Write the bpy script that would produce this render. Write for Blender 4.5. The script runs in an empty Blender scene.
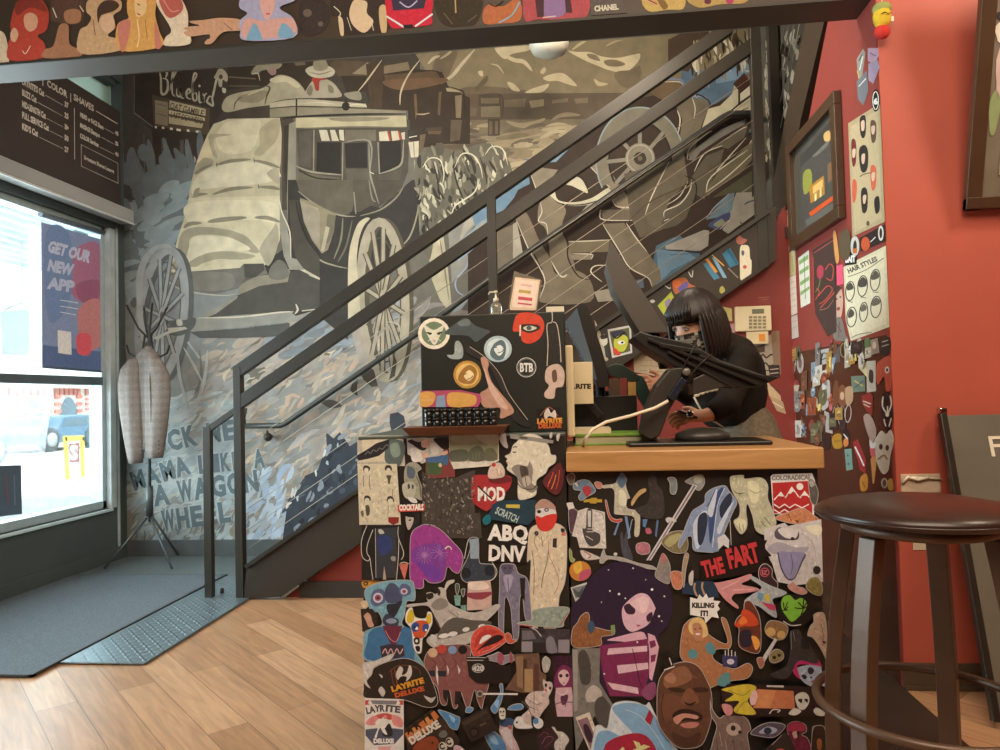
import bpy, bmesh, math, random
from mathutils import Vector, Matrix
from mathutils.geometry import tessellate_polygon
from mathutils import noise as mnoise
R_ = random.Random(7)
SC = bpy.context.scene
# ---------------------------------------------------------------- camera
FPX = 722.0; H = 1.15
YAW, PITCH, ROLL = -0.1011, 0.0309, -0.0254
cw = Vector((math.sin(YAW)*math.cos(PITCH), math.cos(YAW)*math.cos(PITCH), math.sin(PITCH)))
cr = Vector((math.cos(YAW), -math.sin(YAW), 0)); cu = cr.cross(cw)
cr, cu = math.cos(ROLL)*cr + math.sin(ROLL)*cu, -math.sin(ROLL)*cr + math.cos(ROLL)*cu
CAM = Vector((0, 0, H))
cd = bpy.data.cameras.new('camera'); cam = bpy.data.objects.new('camera', cd); SC.collection.objects.link(cam)
cd.sensor_fit = 'HORIZONTAL'; cd.sensor_width = 36; cd.lens = 36*FPX/1000; cd.clip_start = .05; cd.clip_end = 300
m3 = Matrix((cr, cu, -cw)).transposed()
cam.matrix_world = Matrix.Translation(CAM) @ m3.to_4x4()
SC.camera = cam
# ---------------------------------------------------------------- world, lights, exposure
SC.view_settings.view_transform = 'Standard'; SC.view_settings.look = 'None'
SC.view_settings.gamma = 1; SC.view_settings.use_curve_mapping = False
SC.view_settings.exposure = 0.0
W = bpy.data.worlds.new('sky'); SC.world = W; W.use_nodes = True
bgn = W.node_tree.nodes['Background']; bgn.inputs[0].default_value = (.80, .93, 1, 1); bgn.inputs[1].default_value = 4.5
def light(name, kind, loc, energy, color, size=None, size_y=None, aim=None, spread=None):
    l = bpy.data.lights.new(name, kind); l.energy = energy; l.color = color
    if kind == 'AREA':
        l.shape = 'RECTANGLE'; l.size = size; l.size_y = size_y or size
        if spread: l.spread = spread
    elif kind in ('POINT', 'SPOT'): l.shadow_soft_size = size or .05
    o = bpy.data.objects.new(name, l); SC.collection.objects.link(o); o.location = loc
    if aim is not None: o.rotation_euler = (Vector(aim)-Vector(loc)).to_track_quat('-Z', 'Y').to_euler()
    return o
WARM = (1, .82, .62)
sun = light('sun', 'SUN', (0, 0, 10), 9.0, (1, .97, .92), aim=None); sun.data.angle = .01
sun.rotation_euler = Vector((-.62, .30, -1)).to_track_quat('-Z', 'Y').to_euler()
light('window_daylight', 'AREA', (-3.75, 3.2, 1.55), 210, (.80, .93, 1), 3.6, 2.1, aim=(0, 3.3, 1.0))
light('mural_fill_coach', 'AREA', (-1.7, 3.5, 3.5), 27, (1, .94, .88), .7, .3, aim=(-1.7, 5.27, 2.3))  # added unseen fill light, brightens the upper mural
light('mural_fill_stair', 'AREA', (.2, 3.5, 3.5), 28, (1, .86, .70), .7, .3, aim=(.3, 5.27, 2.4))  # second added fill light, for the mural above the stair
light('ceiling_lamp_salon', 'AREA', (.3, .2, 3.3), 112, WARM, 2.4, 1.6, aim=(.1, 2.2, .6))
light('ceiling_lamp_right', 'AREA', (2.4, 1.7, 3.4), 30, WARM, .5, .5, aim=(2.0, 3, 1.2))
light('ceiling_lamp_desk', 'AREA', (.3, 3.3, 3.3), 16, WARM, .6, .3, aim=(.3, 3.4, 0))
# ---------------------------------------------------------------- geometry from the place's planes
def ray(px, py): return (cr*((px-500)/FPX) - cu*((py-375)/FPX) + cw)
def at(px, py, ax, c):
    d = ray(px, py); return CAM + d*((c-CAM[ax])/d[ax])
def hexl(h, g=1.0, wb=(1, 1, 1)):
    h = h.lstrip('#')
    if len(h) == 3: h = ''.join(a*2 for a in h)
    o = []
    for i in range(3):
        v = int(h[2*i:2*i+2], 16)/255; v = v/12.92 if v <= .04045 else ((v+.055)/1.055)**2.4
        o.append(min(.9, v*g/wb[i]))
    return tuple(o)+(1,)
# ---------------------------------------------------------------- materials
MATS = {}
def mat(name, col, rough=.5, metal=0, noise=.12, scale=12, bump=0, spec=.5, trans=0, coat=0, emis=None, estr=0, stretch=None):
    if name in MATS: return MATS[name]
    m = bpy.data.materials.new(name); m.use_nodes = True; nt = m.node_tree; N = nt.nodes; L = nt.links
    b = N['Principled BSDF']; b.inputs['Roughness'].default_value = rough; b.inputs['Metallic'].default_value = metal
    b.inputs['Specular IOR Level'].default_value = spec; b.inputs['Transmission Weight'].default_value = trans
    b.inputs['Coat Weight'].default_value = coat
    c = hexl(col) if isinstance(col, str) else tuple(col)+(1,)
    tc = N.new('ShaderNodeTexCoord'); mp = N.new('ShaderNodeMapping'); L.new(tc.outputs['Object'], mp.inputs[0])
    if stretch: mp.inputs['Scale'].default_value = stretch
    nz = N.new('ShaderNodeTexNoise'); nz.inputs['Scale'].default_value = scale; nz.inputs['Detail'].default_value = 4
    L.new(mp.outputs[0], nz.inputs['Vector'])
    rp = N.new('ShaderNodeMapRange'); rp.inputs[1].default_value = .3; rp.inputs[2].default_value = .7
    rp.inputs[3].default_value = 1-noise; rp.inputs[4].default_value = 1+noise
    L.new(nz.outputs[0], rp.inputs[0])
    mx = N.new('ShaderNodeVectorMath'); mx.operation = 'SCALE'; mx.inputs[0].default_value = c[:3]
    L.new(rp.outputs[0], mx.inputs['Scale']); L.new(mx.outputs[0], b.inputs['Base Color'])
    if bump:
        bp = N.new('ShaderNodeBump'); bp.inputs['Strength'].default_value = bump; bp.inputs['Distance'].default_value = .005
        L.new(nz.outputs[0], bp.inputs['Height']); L.new(bp.outputs[0], b.inputs['Normal'])
    if emis:
        b.inputs['Emission Color'].default_value = hexl(emis); b.inputs['Emission Strength'].default_value = estr
    MATS[name] = m; return m
def paintmat(name, rough=.5, spec=.4, noise=.12, scale=40, warp=0, coat=0):
    """paint or print whose colours are stored on the mesh, with a procedural grain"""
    if name in MATS: return MATS[name]
    m = mat(name, (1, 1, 1), rough, 0, noise, scale, spec=spec, coat=coat); N = m.node_tree.nodes; L = m.node_tree.links
    at_ = N.new('ShaderNodeAttribute'); at_.attribute_name = 'Col'
    for n in N:
        if n.type == 'VECT_MATH': L.new(at_.outputs['Color'], n.inputs[0])
    return m
# ---------------------------------------------------------------- objects
WORLD = {}
def reg(o, w): WORLD[o.name] = Vector(w)
def props(o, label=None, cat=None, group=None, kind=None):
    if label: o['label'] = label
    if cat: o['category'] = cat
    if group: o['group'] = group
    if kind: o['kind'] = kind
    return o
def thing(name, label, cat, loc, group=None):
    o = bpy.data.objects.new(name, None); SC.collection.objects.link(o); o.location = loc; o.empty_display_size = .05
    reg(o, loc); return props(o, label, cat, group)
def finish(name, me, mats, parent, origin, smooth=False):
    for m in (mats if isinstance(mats, (list, tuple)) else [mats]): me.materials.append(m)
    if smooth:
        for p in me.polygons: p.use_smooth = True
    me.transform(Matrix.Translation(-origin))
    o = bpy.data.objects.new(name, me); SC.collection.objects.link(o); reg(o, origin)
    if parent is not None:
        o.parent = parent; o.location = origin - WORLD[parent.name]
    else: o.location = origin
    return o
class MB:
    def __init__(s): s.v = []; s.f = []; s.m = []; s.c = []; s.mi = 0; s.col = None; s.sm = []; s.smooth = False
    def add(s, vs, fs):
        n = len(s.v); s.v += [Vector(v) for v in vs]
        for f in fs: s.f.append([i+n for i in f]); s.m.append(s.mi); s.c.append(s.col); s.sm.append(s.smooth)
        return s
    def box(s, a, b):
        x0, y0, z0 = [min(a[i], b[i]) for i in range(3)]; x1, y1, z1 = [max(a[i], b[i]) for i in range(3)]
        return s.add([(x0,y0,z0),(x1,y0,z0),(x1,y1,z0),(x0,y1,z0),(x0,y0,z1),(x1,y0,z1),(x1,y1,z1),(x0,y1,z1)],
                     [(0,3,2,1),(4,5,6,7),(0,1,5,4),(1,2,6,5),(2,3,7,6),(3,0,4,7)])
    def hexa(s, p):   # 8 points: bottom 4, top 4
        return s.add(p, [(0,3,2,1),(4,5,6,7),(0,1,5,4),(1,2,6,5),(2,3,7,6),(3,0,4,7)])
    def prism(s, poly, ext):
        """poly: 3d points, extruded by vector ext"""
        poly = [Vector(p) for p in poly]; ext = Vector(ext); n = len(poly)
        tr = tessellate_polygon([poly])
        nrm = Vector()
        for i in range(n): nrm += poly[i].cross(poly[(i+1) % n])
        flip = nrm.dot(ext) > 0
        fs = []
        for t in tr:
            a, b, c = t; nn = (poly[b]-poly[a]).cross(poly[c]-poly[a])
            if nn.dot(ext) > 0: t = (a, c, b)
            fs.append(tuple(t)); fs.append(tuple(i+n for i in reversed(t)))
        for i in range(n):
            j = (i+1) % n
            fs.append((i, j, j+n, i+n) if flip else (j, i, i+n, j+n))
        return s.add(poly+[p+ext for p in poly], fs)
    def bar(s, p0, p1, w, h, up=(0, 0, 1)):
        p0 = Vector(p0); p1 = Vector(p1); d = (p1-p0).normalized(); up = Vector(up)
        a = d.cross(up)
        a = a.normalized() if a.length > 1e-5 else Vector((1, 0, 0))
        b = a.cross(d).normalized(); a = a*w/2; b = b*h/2
        return s.hexa([p0-a-b, p0+a-b, p1+a-b, p1-a-b, p0-a+b, p0+a+b, p1+a+b, p1-a+b])
    def tube(s, pts, r, n=10, cap=True, flat=1.0, upv=None):
        pts = [Vector(p) for p in pts]; rs = r if isinstance(r, (list, tuple)) else [r]*len(pts); N0 = len(s.v); prev = None
        o = s.smooth; s.smooth = True; vs = []; fs = []
        for i, p in enumerate(pts):
            t = (pts[min(i+1, len(pts)-1)]-pts[max(i-1, 0)]).normalized()
            if prev is None:
                u = Vector(upv) if upv else Vector((0, 0, 1)) if abs(t.z) < .9 else Vector((1, 0, 0)); a = t.cross(u).normalized()
            else: a = (prev-t*prev.dot(t)).normalized()
            prev = a; b = t.cross(a)
            for k in range(n):
                q = 2*math.pi*k/n; vs.append(p+(a*math.cos(q)+b*math.sin(q)*flat)*rs[i])
        for i in range(len(pts)-1):
            for k in range(n):
                k2 = (k+1) % n; fs.append((i*n+k, i*n+k2, (i+1)*n+k2, (i+1)*n+k))
        s.add(vs, fs); s.smooth = False
        if cap: s.f += [[N0+k for k in reversed(range(n))], [N0+(len(pts)-1)*n+k for k in range(n)]]; s.m += [s.mi]*2; s.c += [s.col]*2; s.sm += [False]*2
        s.smooth = o; return s
    def lathe(s, prof, c=(0, 0, 0), n=24, axis=(0, 0, 1), smooth=True, sx=1, sy=1):
        """prof: list of (radius, height) along axis"""
        ax = Vector(axis).normalized(); u = Vector((1, 0, 0)) if abs(ax.x) < .9 else Vector((0, 1, 0))
        a = (u-ax*u.dot(ax)).normalized(); b = ax.cross(a); c = Vector(c); vs = []; fs = []
        for r, h in prof:
            for k in range(n):
                q = 2*math.pi*k/n; vs.append(c+ax*h+a*math.cos(q)*r*sx+b*math.sin(q)*r*sy)
        for i in range(len(prof)-1):
            for k in range(n):
                k2 = (k+1) % n; fs.append((i*n+k, i*n+k2, (i+1)*n+k2, (i+1)*n+k))
        fs.append(tuple(reversed(range(n)))); fs.append(tuple((len(prof)-1)*n+k for k in range(n)))
        o = s.smooth; s.smooth = smooth; s.add(vs, fs); s.smooth = o; return s
    def ball(s, c, r, n=16, m=10, rot=None):
        c = Vector(c); r = Vector(r) if hasattr(r, '__len__') else Vector((r, r, r)); vs = []; fs = []
        for i in range(m+1):
            th = math.pi*i/m
            for k in range(n):
                ph = 2*math.pi*k/n; v = Vector((r.x*math.sin(th)*math.cos(ph), r.y*math.sin(th)*math.sin(ph), r.z*math.cos(th)))
                if rot is not None: v = rot @ v
                vs.append(c+v)
        for i in range(m):
            for k in range(n):
                k2 = (k+1) % n; fs.append((i*n+k, (i+1)*n+k, (i+1)*n+k2, i*n+k2))
        o = s.smooth; s.smooth = True; s.add(vs, fs); s.smooth = o; return s
    def build(s, name, mats, parent=None, bevel=0, origin=None, label=None, cat=None, group=None, kind=None, subsurf=0, shell=0):
        me = bpy.data.meshes.new(name)
        me.from_pydata(s.v, [], s.f); me.validate(clean_customdata=False)
        if len(me.polygons) == len(s.m):
            me.polygons.foreach_set('material_index', s.m); me.polygons.foreach_set('use_smooth', s.sm)
        if any(c is not None for c in s.c):
            ca = me.color_attributes.new('Col', 'FLOAT_COLOR', 'CORNER'); d = []
            for p in me.polygons:
                c = s.c[p.index] if p.index < len(s.c) and s.c[p.index] else (.5, .5, .5, 1)
                for _ in range(p.loop_total): d += list(c)
            ca.data.foreach_set('color', d)
        lo = Vector([min(v[i] for v in s.v) for i in range(3)]); hi = Vector([max(v[i] for v in s.v) for i in range(3)])
        org = Vector(origin) if origin is not None else (Vector(((lo.x+hi.x)/2, (lo.y+hi.y)/2, lo.z)) if parent is None else WORLD[parent.name].copy())
        o = finish(name, me, mats, parent, org)
        if bevel:
            b = o.modifiers.new('bevel', 'BEVEL'); b.width = bevel; b.segments = 2; b.limit_method = 'ANGLE'; b.angle_limit = .6
        if subsurf:
            b = o.modifiers.new('sub', 'SUBSURF'); b.levels = subsurf; b.render_levels = subsurf
        return props(o, label, cat, group, kind)
def dup(root, loc=None, label=None, group=None, scale=None, rotz=None):
    r = root.copy(); SC.collection.objects.link(r)
    if loc is not None: r.location = loc
    if label: r['label'] = label
    if group: r['group'] = group
    if scale: r.scale = (scale,)*3
    if rotz is not None: r.rotation_euler.z = rotz
    for ch in list(root.children):
        c = ch.copy(); SC.collection.objects.link(c); c.parent = r
        for g in ch.children:
            d = g.copy(); SC.collection.objects.link(d); d.parent = c
    return r
def struct(o): o['kind'] = 'structure'; return o
# ---------------------------------------------------------------- flat prints and paint laid on a surface
PL = {'mural': (1, 5.27, -1), 'stair': (1, 4.12, -1), 'front': (1, 2.20, -1), 'right': (0, 1.22, -1), 'red': (1, 2.93, -1),
      'beam': (1, 2.95, -1), 'screen': (1, 2.26, -1), 'left': (0, -3.45, 1), 'understair': (1, 4.16, -1)}
def cat_rom(p, closed, k=5):
    n = len(p); out = []
    for i in range(n if closed else n-1):
        if closed: a, b, c, d = p[i-1], p[i], p[(i+1) % n], p[(i+2) % n]
        else: a, b, c, d = p[max(i-1, 0)], p[i], p[i+1], p[min(i+2, n-1)]
        for t in range(k):
            t = t/k; t2 = t*t; t3 = t2*t
            out.append(tuple(.5*(2*b[j]+(c[j]-a[j])*t+(2*a[j]-5*b[j]+4*c[j]-d[j])*t2+(3*b[j]-a[j]-3*c[j]+d[j])*t3) for j in (0, 1)))
    if not closed: out.append(p[-1])
    return out
GLY = {}
def glyphs(txt, bold=0):
    k = (txt, bold)
    if k in GLY: return GLY[k]
    cu_ = bpy.data.curves.new('lettering', 'FONT'); cu_.body = txt; cu_.size = 1; cu_.resolution_u = 2; cu_.offset = bold; cu_.fill_mode = 'FRONT'
    ob = bpy.data.objects.new('lettering', cu_); SC.collection.objects.link(ob)
    dg = bpy.context.evaluated_depsgraph_get(); dg.update(); me = bpy.data.meshes.new_from_object(ob.evaluated_get(dg))
    vs = [(v.co.x, v.co.y) for v in me.vertices]; fs = [tuple(p.vertices) for p in me.polygons]
    bpy.data.objects.remove(ob); bpy.data.curves.remove(cu_); bpy.data.meshes.remove(me)
    w = max([v[0] for v in vs] or [1]); GLY[k] = (vs, fs, w); return GLY[k]
def wob(x, y, s, a):
    v = mnoise.noise_vector(Vector((x/s, y/s, 3.1))); return x+v.x*a, y+v.y*a
def shrink(q, d):
    n = len(q); ar = sum(q[i][0]*q[(i+1) % n][1]-q[(i+1) % n][0]*q[i][1] for i in range(n)); sg = 1 if ar > 0 else -1; out = []
    for i in range(n):
        a, b = q[i-1], q[(i+1) % n]; dx, dy = b[0]-a[0], b[1]-a[1]; l = math.hypot(dx, dy) or 1
        out.append((q[i][0]-sg*dy/l*d, q[i][1]+sg*dx/l*d))
    return out
def inpoly(x, y, P):
    r = False; j = len(P)-1
    for i in range(len(P)):
        if (P[i][1] > y) != (P[j][1] > y) and x < (P[j][0]-P[i][0])*(y-P[i][1])/(P[j][1]-P[i][1])+P[i][0]: r = not r
        j = i
    return r
def grain(s, q, col, amp):
    """printed texture: small tonal strokes of the picture's own colour"""
    xs = [p[0] for p in q]; ys = [p[1] for p in q]; A = (max(xs)-min(xs))*(max(ys)-min(ys)); rr = random.Random(int(A*7)+len(q)); k = 0
    while k < min(170, A/9):
        k += 1; x = rr.uniform(min(xs), max(xs)); y = rr.uniform(min(ys), max(ys)); l = rr.uniform(.8, 3.2); w_ = rr.uniform(.5, 1.5); t = rr.uniform(.6, 2.4)
        e = [(x-l*math.cos(t), y-l*math.sin(t)), (x+w_*math.sin(t), y-w_*math.cos(t)), (x+l*math.cos(t), y+l*math.sin(t)), (x-w_*math.sin(t), y+w_*math.cos(t))]
        if not all(inpoly(u, v, q) for u, v in e): continue
        f = 1+amp*rr.choice((-1, -.7, .8, 1.2)); s.poly(e, tuple(min(.85, c*f+.004*f) for c in col[:3])+(1,))
class Art:
    """flat coloured shapes on one plane; spec lines in photo pixels (V sets a zoom window)"""
    STEP = .00007
    def __init__(s, plane, g=1.0, wb=(1, 1, 1), base=0.0, stack=None):
        s.ax, s.c, s.sg = PL[plane] if isinstance(plane, str) else plane
        s.g, s.wb, s.base = g, wb, base; s.boxes = stack if stack is not None else []; s.mb = MB(); s.mb.col = (1, 1, 1, 1)
        s.V = (0, 0, 1); s.top = base; s.grain = 0; s.edge = None
    def P(s, x, y, h):
        p = at(x, y, s.ax, s.c); p[s.ax] += s.sg*h; return p
    def z(s, pts):
        xs = [p[0] for p in pts]; ys = [p[1] for p in pts]; b = (min(xs), min(ys), max(xs), max(ys)); h = s.base
        for q in s.boxes:
            if q[0] < b[2] and q[2] > b[0] and q[1] < b[3] and q[3] > b[1] and q[4] > h: h = q[4]
        h += s.STEP; s.boxes.append(b+(h,)); s.top = max(s.top, h); return h
    def poly(s, pts, col, h=None):
        h = s.z(pts) if h is None else h; q = [Vector((p[0], p[1], 0)) for p in pts]
        s.mb.col = col
        v3 = [s.P(p[0], p[1], h) for p in pts]; tr = tessellate_polygon([q]); out = []
        nd = Vector((0, 0, 0)); nd[s.ax] = s.sg
        for a, b, c in tr:
            n = (v3[b]-v3[a]).cross(v3[c]-v3[a])
            if n.length < 1e-12: continue
            out.append((a, b, c) if n.dot(nd) > 0 else (a, c, b))
        s.mb.add(v3, out)
    def slab(s, pts, col, t=.0006):
        """base card of a sticker: real thickness"""
        h0 = s.z(pts); s.boxes[-1] = s.boxes[-1][:4]+(h0+t,); s.top = max(s.top, h0+t)
        ext = Vector((0, 0, 0)); ext[s.ax] = s.sg*t; s.mb.col = col
        s.mb.prism([s.P(p[0], p[1], h0) for p in pts], ext)
    def stroke(s, pts, w, col, smooth=True, taper=False):
        if smooth and len(pts) > 2: pts = cat_rom(pts, False, 4)
        L, R = [], []
        for i, p in enumerate(pts):
            a = pts[max(i-1, 0)]; b = pts[min(i+1, len(pts)-1)]; dx, dy = b[0]-a[0], b[1]-a[1]; l = math.hypot(dx, dy) or 1
            ww = w/2*(1 if not taper else math.sin(math.pi*(i+.35)/(len(pts)-.3))**.6)
            L.append((p[0]-dy/l*ww, p[1]+dx/l*ww)); R.append((p[0]+dy/l*ww, p[1]-dx/l*ww))
        h = s.z(L+R); s.mb.col = col; v3 = [s.P(x, y, h) for x, y in L+R]; n = len(L); nd = Vector((0, 0, 0)); nd[s.ax] = s.sg; fs = []
        for i in range(n-1):
            f = (i, i+1, n+i+1, n+i); nn = (v3[f[1]]-v3[f[0]]).cross(v3[f[2]]-v3[f[0]])
            fs.append(f if nn.dot(nd) > 0 else tuple(reversed(f)))
        s.mb.add(v3, fs)
    def text(s, txt, size, x, y, rot, col, bold=0, w=None, shear=0, curve=0):
        """x,y = left end of baseline; w = total width in px"""
        vs, fs, gw = glyphs(txt, bold)
        if not vs: return
        sx = (w/gw) if w else size; r = math.radians(rot); out = []
        for a, b in vs:
            X = a*sx+shear*b*size; Y = -b*size
            if curve: t = (a/gw-.5)*2; Y += curve*(t*t)
            out.append((x+X*math.cos(r)-Y*math.sin(r), y+X*math.sin(r)+Y*math.cos(r)))
        h = s.z(out); s.mb.col = col; v3 = [s.P(p[0], p[1], h) for p in out]; nd = Vector((0, 0, 0)); nd[s.ax] = s.sg; ff = []
        for f in fs:
            nn = (v3[f[1]]-v3[f[0]]).cross(v3[f[2]]-v3[f[0]]); ff.append(f if nn.dot(nd) > 0 else tuple(reversed(f)))
        s.mb.add(v3, ff)
    def run(s, spec):
        for ln in spec.strip().splitlines():
            ln = ln.strip()
            if not ln or ln[0] == '#': continue
            t = ln.split(); k = t[0]; X, Y, Z = s.V
            if k == 'V': s.V = (float(t[1]), float(t[2]), float(t[3])); continue
            col = hexl(t[1], s.g, s.wb)
            def pts(ts): return [(X+float(q.split(',')[0])/Z, Y+float(q.split(',')[1])/Z) for q in ts]
            if k == 'P': s.poly(pts(t[2:]), col)
            elif k == 'S': s.poly(cat_rom(pts(t[2:]), True, 4), col)
            elif k in 'BO':
                q = pts(t[2:]) if k == 'B' else cat_rom(pts(t[2:]), True, 4)
                if k == 'O' and s.edge: s.slab([(x, y) for x, y in q], hexl(s.edge, s.g, s.wb)); q = shrink(q, .55)
                s.slab(q, col) if not (k == 'O' and s.edge) else s.poly(q, col)
                if s.grain: grain(s, q, col, s.grain)
            elif k == 'L': s.stroke(pts(t[3:]), float(t[2])/Z, col)
            elif k == 'A': s.stroke(pts(t[3:]), float(t[2])/Z, col, False)
            elif k == 'W': s.stroke(pts(t[3:]), float(t[2])/Z, col, True, True)
            elif k in 'ECR':      # ellipse, disc sticker, ring
                cx, cy = pts([t[2]])[0]; rx = float(t[3])/Z; ry = float(t[4])/Z; rot = math.radians(float(t[5])) if len(t) > 5 else 0
                n = 20 if max(rx, ry) > 3 else 10
                def el(f): return [(cx+f*rx*math.cos(q)*math.cos(rot)-f*ry*math.sin(q)*math.sin(rot), cy+f*rx*math.cos(q)*math.sin(rot)+f*ry*math.sin(q)*math.cos(rot)) for q in [2*math.pi*i/n for i in range(n)]]
                if k == 'E': s.poly(el(1), col)
                elif k == 'C': s.slab(el(1), col)
                else: p = el(1); s.stroke(p+[p[0]], float(t[6])/Z, col, False)
            elif k == 'T':        # T col size x,y rot width|0 bold text
                cx, cy = pts([t[3]])[0]; s.text(' '.join(t[7:]).replace('_', ' '), float(t[2])/Z, cx, cy, float(t[4]), col, float(t[6]), float(t[5])/Z or None)
    def build(s, name, m, parent=None, **k): return s.mb.build(name, m, parent, **k)
# ================================================================ materials
M = {}
M['black_metal'] = mat('black_metal', '#2f2a22', .42, .0, .10, 6, spec=.45)
M['black_paint'] = mat('black_paint', '#38332c', .55, 0, .12, 5)
M['dark_wall'] = mat('dark_wall', '#4d5654', .6, 0, .10, 3)  # base colour lifted, stands in for glare from the window
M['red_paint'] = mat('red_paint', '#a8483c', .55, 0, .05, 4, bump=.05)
M['red_lit'] = mat('red_paint_lit', '#bb5a48', .55, 0, .05, 4, bump=.05)  # same red paint, brighter copy with the light put into its colour
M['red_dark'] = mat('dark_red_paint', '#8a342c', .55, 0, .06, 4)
M['ceiling'] = mat('ceiling_paint', '#8a8378', .8, 0, .05, 3)
M['alu'] = mat('brushed_aluminium', '#b4c4c8', .35, .3, .06, 30)
M['valance'] = mat('valance_grey', '#a9a9a4', .5, 0, .05, 4)  # lightened too, window glare put into the colour
M['mural'] = paintmat('mural_paint', .62, .3, .16, 9)
M['print'] = paintmat('printed_vinyl', .42, .45, .10, 60)
M['paper'] = paintmat('printed_paper', .7, .3, .07, 50)
M['wood_top'] = None
def wood(name, c1, c2, rough=.35, scale=3.0, stretch=(1, 9, 9), spec=.5, coat=0):
    m = mat(name, c1, rough, 0, .1, 20, spec=spec, coat=coat); nt = m.node_tree; N = nt.nodes; L = nt.links; b = N['Principled BSDF']
    tc = [n for n in N if n.type == 'TEX_COORD'][0]
    mp = N.new('ShaderNodeMapping'); mp.inputs['Scale'].default_value = stretch; L.new(tc.outputs['Object'], mp.inputs[0])
    nz = N.new('ShaderNodeTexNoise'); nz.inputs['Scale'].default_value = scale; nz.inputs['Detail'].default_value = 8; nz.inputs['Distortion'].default_value = .8
    L.new(mp.outputs[0], nz.inputs['Vector'])
    cr_ = N.new('ShaderNodeValToRGB'); cr_.color_ramp.elements[0].position = .3; cr_.color_ramp.elements[1].position = .7
    cr_.color_ramp.elements[0].color = hexl(c2); cr_.color_ramp.elements[1].color = hexl(c1)
    L.new(nz.outputs[0], cr_.inputs[0]); L.new(cr_.outputs[0], b.inputs['Base Color']); return m
M['counter_wood'] = wood('maple_butcher_block', '#c99a66', '#b08350', .38, 3, (1.2, 14, 14))
M['dark_wood'] = wood('walnut_shelf', '#7a4a30', '#57331f', .4, 4, (2, 16, 16))
def floor_mat():
    m = bpy.data.materials.new('oak_planks'); m.use_nodes = True; nt = m.node_tree; N = nt.nodes; L = nt.links; b = N['Principled BSDF']
    tc = N.new('ShaderNodeTexCoord'); mp = N.new('ShaderNodeMapping'); mp.inputs['Rotation'].default_value[2] = math.radians(44)
    L.new(tc.outputs['Object'], mp.inputs[0])
    br = N.new('ShaderNodeTexBrick'); br.offset = .43; br.offset_frequency = 2
    for k, v in {'Scale': 1, 'Mortar Size': .0016, 'Mortar Smooth': .1, 'Bias': 0, 'Brick Width': 1.15, 'Row Height': .142}.items(): br.inputs[k].default_value = v
    br.inputs['Color1'].default_value = hexl('#c79a74'); br.inputs['Color2'].default_value = hexl('#a97d59'); br.inputs['Mortar'].default_value = hexl('#7a583f')
    L.new(mp.outputs[0], br.inputs['Vector'])
    m2 = N.new('ShaderNodeMapping'); m2.inputs['Scale'].default_value = (1.3, 16, 1); L.new(mp.outputs[0], m2.inputs[0])
    nz = N.new('ShaderNodeTexNoise'); nz.inputs['Scale'].default_value = 2.2; nz.inputs['Detail'].default_value = 9; nz.inputs['Distortion'].default_value = 1.2
    L.new(m2.outputs[0], nz.inputs['Vector'])
    rp = N.new('ShaderNodeMapRange'); rp.inputs[1].default_value = .3; rp.inputs[2].default_value = .72; rp.inputs[3].default_value = .74; rp.inputs[4].default_value = 1.12
    L.new(nz.outputs[0], rp.inputs[0])
    kn = N.new('ShaderNodeTexVoronoi'); kn.inputs['Scale'].default_value = 1.9; m3_ = N.new('ShaderNodeMapping'); m3_.inputs['Scale'].default_value = (1, 1.8, 1)
    L.new(mp.outputs[0], m3_.inputs[0]); L.new(m3_.outputs[0], kn.inputs['Vector'])
    kr = N.new('ShaderNodeMapRange'); kr.inputs[1].default_value = .015; kr.inputs[2].default_value = .06; kr.inputs[3].default_value = .62; kr.inputs[4].default_value = 1
    L.new(kn.outputs['Distance'], kr.inputs[0])
    mu = N.new('ShaderNodeMath'); mu.operation = 'MULTIPLY'; L.new(rp.outputs[0], mu.inputs[0]); L.new(kr.outputs[0], mu.inputs[1])
    vs = N.new('ShaderNodeVectorMath'); vs.operation = 'SCALE'; L.new(br.outputs['Color'], vs.inputs[0]); L.new(mu.outputs[0], vs.inputs['Scale'])
    L.new(vs.outputs[0], b.inputs['Base Color']); b.inputs['Roughness'].default_value = .33; b.inputs['Specular IOR Level'].default_value = .5
    bp = N.new('ShaderNodeBump'); bp.inputs['Strength'].default_value = .12; bp.inputs['Distance'].default_value = .002
    L.new(br.outputs['Fac'], bp.inputs['Height']); bp.invert = True; L.new(bp.outputs[0], b.inputs['Normal'])
    return m
M['floor'] = floor_mat()
def glass_mat():
    m = bpy.data.materials.new('window_glass'); m.use_nodes = True; nt = m.node_tree; N = nt.nodes; L = nt.links
    N.remove(N['Principled BSDF']); o = N['Material Output']
    t = N.new('ShaderNodeBsdfTransparent'); t.inputs[0].default_value = (.93, .97, .97, 1); g = N.new('ShaderNodeBsdfGlossy'); g.inputs['Roughness'].default_value = .03
    lw = N.new('ShaderNodeLayerWeight'); lw.inputs[0].default_value = .25; nz = N.new('ShaderNodeTexNoise'); nz.inputs['Scale'].default_value = 3
    mu = N.new('ShaderNodeMath'); mu.operation = 'MULTIPLY'; mu.inputs[1].default_value = .5; L.new(lw.outputs['Fresnel'], mu.inputs[0])
    mx = N.new('ShaderNodeMixShader'); L.new(mu.outputs[0], mx.inputs[0]); L.new(t.outputs[0], mx.inputs[1]); L.new(g.outputs[0], mx.inputs[2]); L.new(mx.outputs[0], o.inputs[0])
    return m
M['glass'] = glass_mat()
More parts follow.
